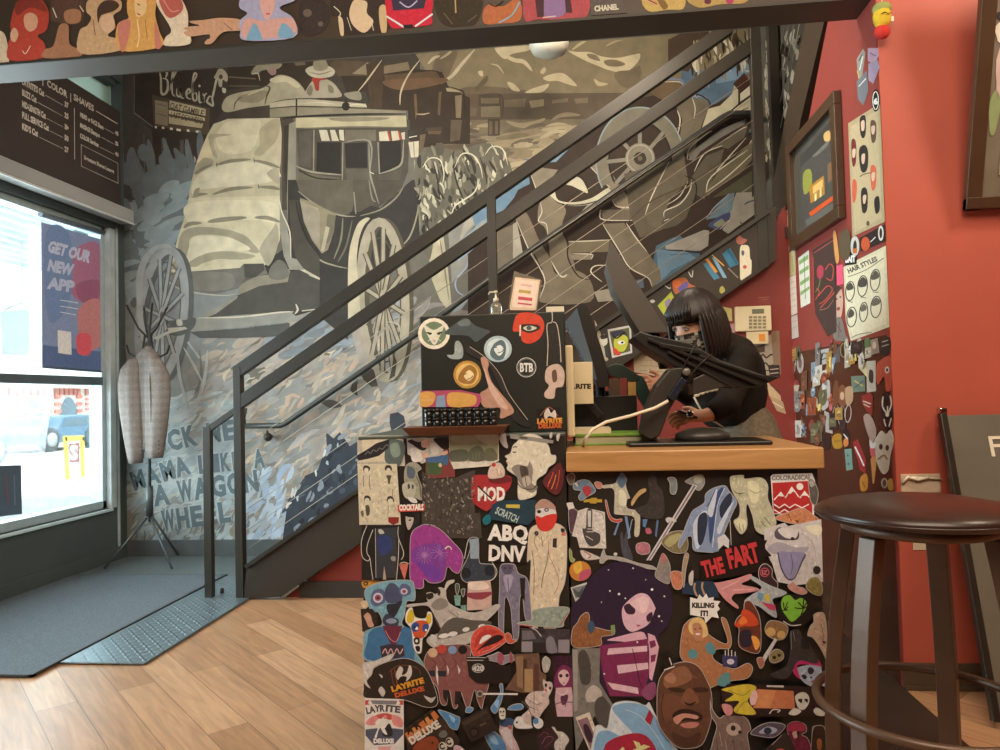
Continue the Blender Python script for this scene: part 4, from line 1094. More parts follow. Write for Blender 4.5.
L_ = [
('cream card with four drawn moustached heads', '''
V 355 430 8.333
B b9b09c 20,45 400,45 420,300 20,300
V 355 430 8.333
P d3c7a6 60,75 380,70 370,260 60,270
S 5f6a62 280,80 390,90 420,160 370,300 260,270 250,180
S 8b9a86 300,120 360,110 380,200 330,230 300,190
P 2f2e2b 10,215 90,170 180,110 290,75 280,150 200,215 110,240 30,255
L 8e8b80 5 85,205 110,180 130,195 155,165 180,178 205,150 230,160 260,125 280,130
'''),
('cream poster of drawn beard styles', '''
V 355 430 8.333
B d2c6a5 22,282 350,282 385,790 38,790
S 3a3630 70,330 75,300 100,295 125,310 125,335 112,345 85,345
S d9cfb2 80,325 95,315 113,325 112,365 98,378 82,362
L 6a6353 6 72,380 70,430 75,470
L 6a6353 6 125,380 120,440 130,495
S 3a3630 250,320 262,295 290,293 308,312 305,338 262,340
S d9cfb2 265,325 282,315 298,328 293,362 278,372 264,355
S 56503f 262,380 305,378 298,410 290,450 278,445 272,405
S 3a3630 78,570 85,548 110,545 130,562 128,590 85,595
S d9cfb2 86,575 103,565 122,578 118,615 100,622 86,605
S 56503f 90,630 120,635 125,690 110,715 95,700
S 6a6353 50,680 70,672 75,712 60,722
S 3a3630 268,575 280,552 308,552 326,575 322,600 275,600
S d9cfb2 278,580 300,570 318,585 312,618 292,622 278,605
L 8a8370 5 280,630 275,720
L 6a6353 5 318,490 312,560
P 8c2f2a 278,725 368,725 365,770 320,790 280,765
'''),
('small round faced picture in greens and greys', '''
V 355 430 8.333
O 9b9880 430,290 500,270 555,320 520,360 560,480 560,580 500,560 440,500 410,400
S 5c6670 440,300 500,330 490,400 440,390
S b7b39a 400,450 470,430 510,470 490,560 430,570 400,520
S 45424a 440,455 455,450 460,480 445,490
S 45424a 475,460 488,455 490,485 478,490
L 6d6a4f 12 510,380 540,450 550,560
S d6cfc0 440,560 500,565 520,605 470,600
'''),
('black and white collage of eyes and shapes with a red and green box', '''
V 355 430 8.333
B cbc4b4 432,60 800,48 810,170 560,280 440,200
S 2e2a28 440,90 520,75 600,140 560,170 480,120
S e6ddca 470,150 540,170 560,250 480,260
S e6ddca 620,110 690,120 700,190 650,200
S 2e2a28 660,70 790,60 800,140 740,160 680,110
S e2b89a 560,80 620,75 620,140 560,140
S b9ab9a 540,100 600,60 560,62 480,75
P 803f3a 740,160 830,155 835,390 640,405 590,380 590,230 720,230
P 4a6a8c 600,230 780,205 775,290 600,290
P 4b5d3c 595,270 735,270 715,375 600,370
S e2b89a 560,195 600,190 610,220 570,230
S e2b89a 720,190 770,170 770,200 730,210
E c9b98f 712,292 15 18
'''),
('muted photograph of a stone arch in mist', '''
V 460 430 8.333
B dcd3bd -90,22 322,25 325,255 240,300 -50,325 -85,250
P 96926f -88,22 318,28 318,250 -80,265
S a5a283 -60,40 100,40 200,70 60,110 -60,90
S b7b497 120,30 310,40 310,110 220,120
S 5f6150 -80,180 20,160 70,180 60,250 -75,255
S 63644f 80,170 150,130 200,170 210,250 80,255
A 8a876b 4 110,190 110,250
A 8a876b 4 135,180 135,250
A 8a876b 4 160,180 160,250
A 9c997a 4 285,150 285,250
S 6c6a50 210,170 270,150 310,200 300,250 215,250
P d8cfb8 -50,278 240,272 250,300 -40,322
'''),
('dark dense black and white crowd photograph', '''
V 355 430 8.333
B 4a423a 560,340 650,410 840,395 1000,330 1000,690 1040,690 1040,640 1060,900 800,900 760,860 560,830
'''),
('white round badge sticker with a ghost drawing', '''
V 355 430 8.333
'''),
('red strip sticker lettered in white', '''
V 355 430 8.333
B c8483a 355,625 585,615 582,672 365,682
T f0e2d0 66 372,668 -2 205 .06 COCKTAILS
'''),
('small black and white portrait of a man', '''
V 355 430 8.333
B 2c2926 410,690 540,680 545,780 480,830 420,800
S b9ae9e 430,705 470,695 492,730 480,790 450,830 430,780
S 1f1c1a 425,700 470,685 498,705 495,725 440,720
S 1f1c1a 452,745 470,740 470,752 455,755
'''),
('dark print of an outlined jacket figure', '''
V 355 510 8.333
B 24221f 60,120 420,120 420,580 60,580
L c7c2b0 6 105,125 60,250 65,380 110,420 130,400
L c7c2b0 6 155,160 110,280 105,350 130,400 140,480 155,575
L c7c2b0 6 365,135 365,220 410,350 390,410
L c7c2b0 6 370,230 365,400 350,575
P 3a3c3e 175,150 355,140 350,560 180,560
S 34406a 200,210 300,220 310,320 230,380 190,300
S b8b4a6 200,160 230,160 250,190 210,195
S 9a978a 305,385 340,385 340,420 310,415
P b09a80 248,460 266,575 238,575
L c7c2b0 4 175,150 180,560
'''),
('orange pink carrot shaped cutout', '''
V 355 510 8.333
B c96f5c 372,445 450,440 420,575 405,545
L e0d6c0 5 380,440 415,430 455,442
'''),
('orange keychain shaped sticker with a dark eye', '''
V 355 510 8.333
O c98e3c 55,610 80,585 230,590 240,610 120,640 75,650
E 2b2520 90,613 20 18
E d09a3c 90,613 8 8
'''),
('purple rounded monster shape with two starburst eyes', '''
V 355 510 8.333
O 9a3f86 470,200 540,130 620,115 720,160 820,260 890,340 905,420 870,520 820,510 775,470 750,570 690,605 620,600 580,570 575,640 520,650 465,590 460,400
S 80408f 480,330 600,280 700,280 760,330 750,540 680,600 600,560 560,480 480,420
S 733f96 520,440 640,450 720,520 680,580 600,540
C ad5fa0 585,370 26 26
L b488c0 3 585,300 585,445
L b488c0 3 515,370 655,370
L b488c0 3 535,320 635,420
L b488c0 3 535,420 635,320
L b488c0 3 560,305 612,440
L b488c0 3 520,345 650,395
L b488c0 3 520,400 650,345
L b488c0 3 615,305 556,438
L b488c0 3 712,280 712,420
L b488c0 3 645,350 780,350
L b488c0 3 665,300 760,400
L b488c0 3 665,400 760,300
L b488c0 3 690,285 735,415
L b488c0 3 648,325 775,375
E ad5fa0 712,350 20 20
L e8dccb 9 755,320 775,300 800,305 808,325
'''),
('cream stretched creature like cutout near the purple shape', '''
V 355 510 8.333
O cabfa8 600,720 640,690 660,740 680,690 740,660 770,590 830,575 825,600 790,620 760,670 740,740 690,780 620,760
S 3c332a 640,700 655,695 660,712
'''),
('teal cactus pots cutout', '''
V 355 510 8.333
B 7aa392 830,705 885,705 880,790 840,790
O 4c5a48 838,615 870,610 875,650 860,700 845,690
O 4c5a48 885,660 920,650 915,700 900,720
B 7aa392 880,795 930,790 925,850 885,855
'''),
('red octagonal sign cutout with white capitals', '''
V 460 430 8.333
O a63334 105,390 200,372 300,378 420,385 420,470 330,570 240,665 200,665 120,610 98,540
T ece2d0 150 148,582 0 230 .05 MOD
A 2a2624 12 150,465 270,575
O 6a2a2a 250,395 400,385 420,430 270,440
'''),
('pale hand holding a red button cutout', '''
V 460 430 8.333
O d2b8a2 235,350 265,290 330,270 370,320 372,380 320,400 245,400
E b23a34 283,288 18 18
L 9a7a68 4 310,320 320,380
L 9a7a68 4 340,330 350,380
'''),
('teal banner sticker with scratchy pale lettering', '''
V 460 430 8.333
B 27404a 330,585 630,580 640,720 570,790 230,740 270,620
P c7b24a 385,618 500,618 500,650 385,645
T b9c4b8 85 290,690 24 200 .02 SCRATCH
S 1f6a70 190,740 240,700 260,760 210,790
'''),
('large cream side profile head with a grey tattooed neck', '''
V 460 430 8.333
O d5cbb0 480,90 520,45 600,28 680,60 740,130 760,200 800,210 795,270 740,310 715,360 640,420 640,520 600,560 500,580 480,520 480,400 420,350 390,320 400,290 385,260 395,240 375,215 420,190 440,130
S 8a8072 430,320 480,285 560,300 580,260 610,330 600,440 650,470 600,520 520,470 470,380
S 4f463e 500,300 560,310 570,380 520,400
S b4a894 520,400 570,380 590,440 540,470
L 3f3830 7 470,420 520,480 600,490 640,460
L 3f3830 6 540,300 545,400 560,470
P 8a877a 420,35 500,45 620,60 780,85 775,110 690,105 600,90 420,70
S 4a463e 500,55 560,60 560,72 505,68
L 2f2a24 8 445,145 460,138 478,142
L 2f2a24 9 440,180 455,185 468,180
S a8604c 385,262 402,268 392,278
'''),
('small grey hanging tag cutout', '''
V 460 430 8.333
O b4ab9e 330,50 380,25 390,90 402,140 385,148 345,110
'''),
('pale letter fragments', '''
V 460 430 8.333
O c0b8ac 745,40 765,15 770,50 755,70
O c0b8ac 805,40 835,30 820,90 806,80
'''),
('dark red wing shaped flame cutout', '''
V 460 430 8.333
O 5f2a2a 690,430 760,330 830,270 860,330 875,310 860,450 820,530 760,520
L c9553a 8 730,470 760,400 780,350
L d9834a 7 760,490 785,430 800,370
L c9553a 6 800,490 820,420 830,330
L e0a060 5 740,440 750,420
'''),
('man in a white flight suit with a bright red beard', '''
V 460 510 8.333
O d3c2a2 575,180 620,125 700,110 800,105 880,160 893,300 888,500 870,620 830,720 820,860 790,1060 770,1180 720,1160 690,1080 700,900 670,820 640,1060 600,1080 590,900 580,640 590,420 560,430 560,330
S c3aa8e 640,-60 700,-95 770,-60 800,0 805,60 780,140 710,175 650,140 630,60 630,0
S b08a78 640,-60 700,-90 770,-60 790,-10 640,-10
S d6d0c8 640,0 700,-20 790,0 780,50 650,50
E 3a2e2a 660,10 18 15
E 3a2e2a 722,-5 20 17
E c8beb4 722,-5 10 9
S cc3a30 640,45 680,60 720,40 800,30 805,80 770,150 710,175 655,150 635,90
C 2d2d3a 638,190 18 20
S 2d2d3a 842,150 872,155 870,180 845,180
P c07060 845,185 880,180 880,210 848,212
P 3b332c 775,235 808,230 805,312 772,305
L 8a7b60 7 680,220 690,300
L 6a5c48 6 740,330 720,450 690,560 680,640
L a5564a 4 740,260 742,360 790,480 820,560 815,640 770,710
L 6a5c48 5 600,330 620,500 615,700
L 8a7b60 5 640,180 620,260 650,330
'''),
('black square sticker with bold white city letters', '''
V 460 510 8.333
B 1d1a18 240,108 340,110 575,135 555,440 235,420
T f2ebdd 175 242,242 2 325 .045 ABQ_
T f2ebdd 175 235,412 2 310 .045 DNV
'''),
('violet grey dog in a coat standing on its hind legs', '''
V 460 510 8.333
O 7a7484 345,450 400,440 460,450 490,520 560,560 585,680 600,900 610,960 590,980 540,880 520,700 500,760 495,1000 480,1080 450,1080 435,960 420,800 380,720 370,900 365,1040 335,1040 320,900 330,640 330,520
S 5c5466 350,455 440,455 430,520 380,530 355,500
S a49bab 370,540 440,540 430,620 400,680 370,600
E 2e2a32 378,478 8 7
E 2e2a32 420,478 8 7
P 24201e 500,560 545,560 540,760 510,700
L 3f3846 5 400,560 410,680
'''),
('cutout torso with camera and pink swim briefs', '''
V 460 510 8.333
O 3a424a 20,480 60,400 90,300 75,240 120,220 160,250 165,420 200,440 280,450 300,520 280,570 200,590 60,600 10,550
P 8fa0a4 85,240 160,230 160,400 90,400
E 23282c 55,520 42 45
E 23282c 250,500 42 45
L d5cfbf 5 40,400 60,290 75,240
L d5cfbf 5 270,430 310,500 290,560 240,590
P c9a898 70,590 255,580 268,680 265,820 60,830
S 8e3d48 65,685 160,680 265,675 262,700 200,735 160,740 110,735 68,715
S e2cdb8 80,600 200,590 245,640 160,660 80,650
'''),
('teal collage creature of lenses in a blue shirt', '''
V 355 590 8.333
O 78a3ac 85,30 110,-30 250,-80 450,-90 500,-50 505,80 440,90 420,200 400,280 490,340 500,480 580,620 480,600 100,580 75,460 75,360 130,310 230,280 200,180 150,180 110,110
S 5a6480 140,60 160,0 230,-15 260,40 250,100 180,130 140,100
E c7c0c8 198,58 42 42
E 8a4a5a 198,58 26 26
E 241e26 198,58 10 10
S 4a5068 250,20 290,-60 350,-50 400,40 380,90 280,100
S 5a6480 370,-10 400,-60 460,-40 470,20 420,45 380,30
E c7c0c8 415,5 30 26
E 8a4a5a 415,5 16 15
S 2c2c34 270,120 340,105 400,80 370,160 330,220 290,200
S 39404a 235,240 270,190 330,220 370,240 360,290 310,315 250,280
E 8a93a0 310,250 45 22
S 3f6f93 130,340 230,300 300,420 330,450 390,320 440,300 490,360 500,560 460,600 110,570 110,420
P 6c2d3e 235,290 400,290 380,370 345,450 310,450 260,360
L c99aa0 5 260,330 300,400 350,420 385,340
P 3a3038 215,460 300,440 410,450 420,540 360,560 230,560
L d8a8a0 8 235,520 260,480 280,525 305,480 330,525 355,480 380,522 405,480
'''),
('yellow eared cartoon dog sticker with blue eyes', '''
V 355 590 8.333
O e6dfd2 425,250 435,170 480,135 510,215 590,225 610,175 645,185 650,270 600,370 570,400 560,510 520,515 490,460 480,370 470,310
S d6b52c 440,250 450,180 480,155 500,215 480,262
S d6b52c 600,240 615,190 638,200 640,262 615,275
S c8552f 480,300 520,250 600,250 620,300 580,380 510,390
S 2f4f86 475,295 500,262 540,275 530,330 490,335
S 2f4f86 570,290 600,270 622,295 605,335 575,335
E efe6e0 520,310 14 14
E efe6e0 598,325 10 10
E 1e1a20 505,300 10 12
S 1e1a20 495,400 520,385 545,400 540,440 505,440
E efe6e0 520,415 12 14
S 1e1a20 510,460 545,460 545,500 520,500
'''),
('small portrait of a young woman', '''
V 355 590 8.333
B 2c2520 55,150 150,150 205,210 190,290 70,340
S c69a80 75,190 110,175 140,205 150,250 165,290 125,300 100,250
S 3a2a22 70,185 100,155 140,170 145,200 110,180 75,210
'''),
('yellow and cream mug face cutout', '''
V 355 590 8.333
O cfb68a 55,95 80,80 110,90 115,130 90,150 62,130
'''),
('grey and white photograph of a skater with a long board', '''
V 355 590 8.333
O b7aea0 450,110 600,95 620,60 600,20 640,10 690,30 700,-30 760,-10 770,60 820,120 1000,180 1180,110 1200,150 1020,330 1000,420 700,470 610,430 620,380 720,330 660,190 600,120 450,135
S 8a8174 640,120 700,60 760,70 780,120 700,160
S 5a544c 735,290 830,220 980,240 1130,250 1120,290 950,340 700,400
E d9d2c4 745,372 45 20 -10
E d9d2c4 820,355 40 20 -10
E d9d2c4 930,318 30 18 -15
E d9d2c4 1060,290 30 16 -15
S 2f2a26 600,30 650,15 660,50 620,70
S 2f2a26 700,-25 720,10 705,40 690,10
L 6c655b 6 660,190 700,280 740,330
L 6c655b 6 780,160 880,230 960,250
S c9c2b4 640,360 690,380 680,420 630,430
'''),
('four crouching figures with coloured round heads in a row', '''
V 355 590 8.333
O 84524c 600,520 640,480 720,450 960,450 960,620 1030,720 1120,760 1080,900 1060,980 1020,900 1000,820 960,960 930,960 880,830 860,960 820,960 790,820 770,940 720,930 690,800 620,720 580,600
C c9a884 655,510 40 38
C b8463a 730,480 40 38
C 7c98b4 818,488 36 34
C 201c1e 903,485 38 36
P d5ccc0 685,610 700,650 700,790 680,700
P d5ccc0 770,610 790,650 780,700
P d5ccc0 860,610 885,660 870,690
P 2a2a34 620,660 670,655 680,710 630,700
P 2a2a34 695,660 765,660 765,710 700,705
L 5c302e 6 640,560 680,600 650,650
L 5c302e 6 730,550 760,600 720,650
L 5c302e 6 820,550 850,600 810,650
P 24201e 740,820 790,820 770,930 740,880
P 24201e 840,830 890,830 880,940 835,940
'''),
('open red lips cutout', '''
V 460 590 8.333
O cf4f42 90,440 110,350 180,290 250,280 330,310 400,390 350,450 250,510 130,545 100,500
S 2c1c1c 140,500 200,440 270,380 330,360 365,385 300,430 200,465
S e6dccf 165,440 190,380 240,360 265,375 215,410
S b63a34 125,480 150,370 220,320 320,330 300,345 200,370 150,440
L e08a78 7 190,505 270,475 340,430
'''),
('orange goldfish cutout', '''
V 460 590 8.333
O c4583e 375,370 400,340 430,360 445,400 475,395 450,430 400,430
'''),
('grey crystal cluster cutout', '''
V 460 590 8.333
O 8c8084 225,540 280,520 330,500 360,530 440,520 460,570 400,590 360,610 320,590 240,570
S 9a5058 320,520 350,505 370,560 340,610 320,580
S 9a5058 420,500 440,520 440,590 420,580
'''),
('sticker of a dark screen with round number badge', '''
V 460 590 8.333
B 1d1917 60,535 70,535 240,545 250,580 380,620 430,600 430,760 150,760 80,700
L b9b2a8 6 65,545 220,548
L b9b2a8 6 65,570 200,570
C b7b2a8 157,635 52 38
E 2a2622 157,635 46 32
T c9c3b8 60 112,656 0 92 .05 420
'''),
('black and white photograph of people at a counter', '''
V 460 590 8.333
B 3c3739 510,310 915,318 915,520 508,512
P 8e8789 515,420 605,420 605,508 515,508
P 2a2628 610,430 715,430 715,510 610,508
P 6b6567 520,330 600,330 640,400 520,410
P 8a8385 820,405 912,405 912,515 820,512
S 7d7779 720,400 770,380 800,450 810,510 730,508
C 2f2b2c 675,330 34 24
L b5aeb0 8 600,310 640,330 680,380
'''),
('pale teal floor wedge with red brush strokes', '''
V 460 590 8.333
O 8f9a8a 600,170 640,150 780,130 915,145 870,250 830,305 500,280 500,260 600,240
L a83a34 9 500,285 550,290 600,300
L a83a34 6 830,290 870,230 900,180
'''),
('brown wooden room with small white figure cutout', '''
V 460 590 8.333
B 6b4f3e 450,520 660,510 675,660 720,690 720,860 640,830 540,840 380,810 440,720 480,650
P 8a6c50 470,540 530,530 530,800 480,790
P 4a2f26 530,560 560,560 560,800 530,800
P a4845c 540,640 610,640 610,830 540,830
P 5a3a2e 620,600 660,600 660,820 620,820
O a9a699 690,560 715,535 750,560 755,600 735,660 700,665 685,600
'''),
('purple haired pale girl with crossed arms', '''
V 460 660 8.333
B 3a1c30 780,-40 940,-40 945,470 790,470
S 7a2c58 790,130 830,60 870,40 930,80 940,200 910,260 800,240 785,200
S d8b8b4 820,110 860,78 900,95 910,150 885,200 860,210 825,170
S 3c2a30 825,125 845,115 855,135 835,145
S 3c2a30 880,118 900,112 905,135 885,142
E 8a3a44 865,190 8 5
P d0adb0 800,230 930,225 942,300 942,470 810,470 790,330
S 5c2f4c 840,300 900,290 885,360 850,370
L 7a4a66 8 790,370 850,350 940,350
L 7a4a66 6 880,360 880,390
L e0c4c0 12 800,260 860,290 900,250
'''),
('sewn doll wrapped in string carrying a white moon', '''
V 460 660 8.333
O cbb5a8 545,320 580,260 640,240 700,235 690,170 700,140 720,160 760,165 775,200 760,250 740,290 745,340 700,400 680,430 650,470 600,440 600,520 610,545 560,520 510,470 520,440 580,380
E 2b2424 718,190 11 16
E 2b2424 752,215 9 13
S b0403c 705,225 725,225 722,245
L 5a4a46 4 560,300 640,350 690,330
L 5a4a46 4 620,250 620,420
L 5a4a46 4 560,360 660,400
C dcd6ca 655,505 42 44
S 5a86a8 610,475 650,460 655,500 625,510
L 6a665e 6 515,320 560,360 610,460
'''),
('pale blue water splash cutout above the radio', '''
V 460 660 8.333
O 5a88ad 260,380 300,320 340,250 330,190 360,180 365,260 350,330 310,420 280,420
S 8fb4cc 290,340 330,310 320,380
'''),
('small pale blue splash left of the sewn doll', '''
V 460 660 8.333
O 5a88ad 400,390 440,350 510,340 535,370 500,395
'''),
('round pale blue splash at the radio handle', '''
V 460 660 8.333
O 5a88ad 50,420 60,380 100,375 120,395 90,425
'''),
('large pale blue splash right of the radio', '''
V 460 660 8.333
O 5a88ad 205,630 250,585 310,610 380,690 385,760 320,790 260,740
S 8fb4cc 230,620 290,630 320,700 270,690
'''),
('white line ending in a round badge', '''
V 460 660 8.333
B d9d2c6 180,255 485,258 485,272 180,270
C 9a948a 172,262 28 28
E 4a4440 172,262 18 18
'''),
('dark boom box radio cutout', '''
V 460 660 8.333
B 2e2420 0,490 235,365 310,560 100,665
P 43362c 20,500 225,390 235,420 40,530
C 1b1614 125,580 44 44
E 3a2f28 125,580 26 26
P 5c4c3c 165,520 220,492 225,508 175,532
'''),
('tiny white skull pez head', '''
V 460 660 8.333
O d8d0be 330,390 355,378 382,395 382,460 360,475 335,462
E 2a2422 345,410 7 9
E 2a2422 368,408 7 9
P 2a2422 345,440 372,440 372,446 345,446
'''),
('old man in a blue cap with a long pale beard', '''
V 460 660 8.333
O c9a8a4 330,560 340,510 400,500 440,540 440,620 480,700 500,790 420,790 380,700 330,600
S 3a5878 325,520 350,485 420,480 460,510 420,550 350,550
S d9cac6 340,580 400,560 430,620 440,740 400,700 350,620
S b5676a 400,540 430,545 430,570 405,570
'''),
('plain white speckled bubble sticker', '''
V 460 660 8.333
O d9d2c6 450,500 480,450 530,455 545,500 600,520 600,545 520,550 470,540
E 2a2422 478,495 8 10
'''),
('dark maroon curly figure cutout', '''
V 460 660 8.333
O 3c2628 640,620 680,580 760,570 810,620 790,700 720,760 660,760
L 8a5058 4 660,640 700,600 740,620
L a07078 4 680,700 720,640 770,640
L 8a5058 4 700,730 760,680 780,640
'''),
('white torn paper bird cutout', '''
V 460 660 8.333
O cfc4b4 765,560 790,560 810,590 860,600 910,660 880,720 850,790 790,740 790,680 820,640
'''),
('black oval sticker of a dancing couple with orange and yellow letters', '''
V 355 660 8.333
O 2c241e 80,220 90,130 150,60 280,0 420,-30 540,10 620,90 690,270 690,360 600,380 420,320 250,310 90,300
L 8a4a34 5 310,60 330,180 380,230
L 8a4a34 4 290,90 380,30 520,50 560,110
L c0603c 4 340,60 350,130 360,180
S cfc2b0 350,110 380,40 410,60 400,110 440,90 460,30 480,50 480,110 440,160 400,150 375,160
S 1c1614 370,150 400,120 440,130 420,180 380,190
T d6952c 62 318,250 -16 280 .06 LAYRITE
T c4562c 52 345,298 -14 250 .06 DELUXE
S bfb5a6 205,240 230,205 262,250 240,290
S bfb5a6 580,280 640,300 680,290 640,340
'''),
('torn white paper scraps on black', '''
V 355 660 8.333
O cac0b2 80,10 180,-10 330,-70 300,-10 180,40 150,110 110,160 140,220 90,180 78,90
S cac0b2 210,100 240,115 235,135
'''),
('white and red poster sticker with arched dark lettering', '''
V 355 660 8.333
B e0d5c6 92,300 415,312 418,860 92,860
P c2504a 95,320 130,315 120,345 135,355 95,358
P c2504a 370,320 412,318 412,358 375,355 388,340
P 7d7a78 140,318 365,322 350,355 160,350
T 4a4a50 74 108,432 -12 78 .05 LA
T 4a4a50 74 180,412 -2 80 .05 YR
T 4a4a50 74 262,408 6 125 .05 ITE
S c4544e 170,450 250,425 320,440 310,480 260,470 180,470
S d98a80 108,490 160,450 200,460 180,520 110,520
S d98a80 320,440 400,470 405,540 330,520
P 4f5460 100,560 190,550 330,550 412,560 412,600 340,680 170,690 100,610
S 2a282c 240,600 290,510 320,560 320,610 280,620
S e6dccc 180,500 215,480 240,520 210,560 190,630 175,620 200,550
S e6dccc 235,470 262,455 275,500 250,530 280,600 250,590 225,540
C d98a80 262,455 16 16
T efe6d8 50 165,672 0 170 .07 DELUXE
P dfa8a0 200,700 310,700 300,750 210,750
'''),
('tilted orange and black tile lettered sticker with a bearded face', '''
V 355 660 8.333
B 3a2a20 420,560 650,390 800,520 880,640 860,860 470,860
P c4713c 425,590 480,555 515,630 465,670
P cf8a4c 485,550 535,515 575,590 520,625
P c4713c 540,510 590,470 625,555 580,585
P cf8a4c 592,468 635,430 670,510 630,550
P c4713c 640,425 670,400 710,450 675,490
T 201814 80 455,600 -32 55 .04 A
T 201814 80 520,560 -32 55 .04 R
T 201814 80 585,510 -32 40 .04 T
T 201814 80 630,480 -32 30 .04 I
T d8ccb8 84 480,680 -32 290 .06 DELUXE
S 8c4326 500,700 560,640 650,610 700,640 700,700 640,760 500,760
E 2a1c14 655,665 10 9
S 6a6a60 710,590 750,560 780,590 760,620 720,620
C c9bfa6 742,700 34 42 -20
C c9bfa6 798,660 32 40 -20
T 2a2422 70 722,725 -20 40 .06 C
T 2a2422 70 778,685 -20 40 .06 C
'''),
('blue shard shaped cutout', '''
V 355 660 8.333
O 4f83ac 700,395 780,410 850,440 885,460 870,540 850,560 800,540 770,490
S 8fb8cc 790,430 840,460 830,500
'''),
('pink rounded cutout at the lower edge of the counter', '''
V 355 660 8.333
O c9a0a0 830,700 880,690 930,740 950,860 850,860
'''),
]
L_ = [q for q in L_ if 'ghost drawing' not in q[0]]
stickers(L_, ct, 'front', stkL)
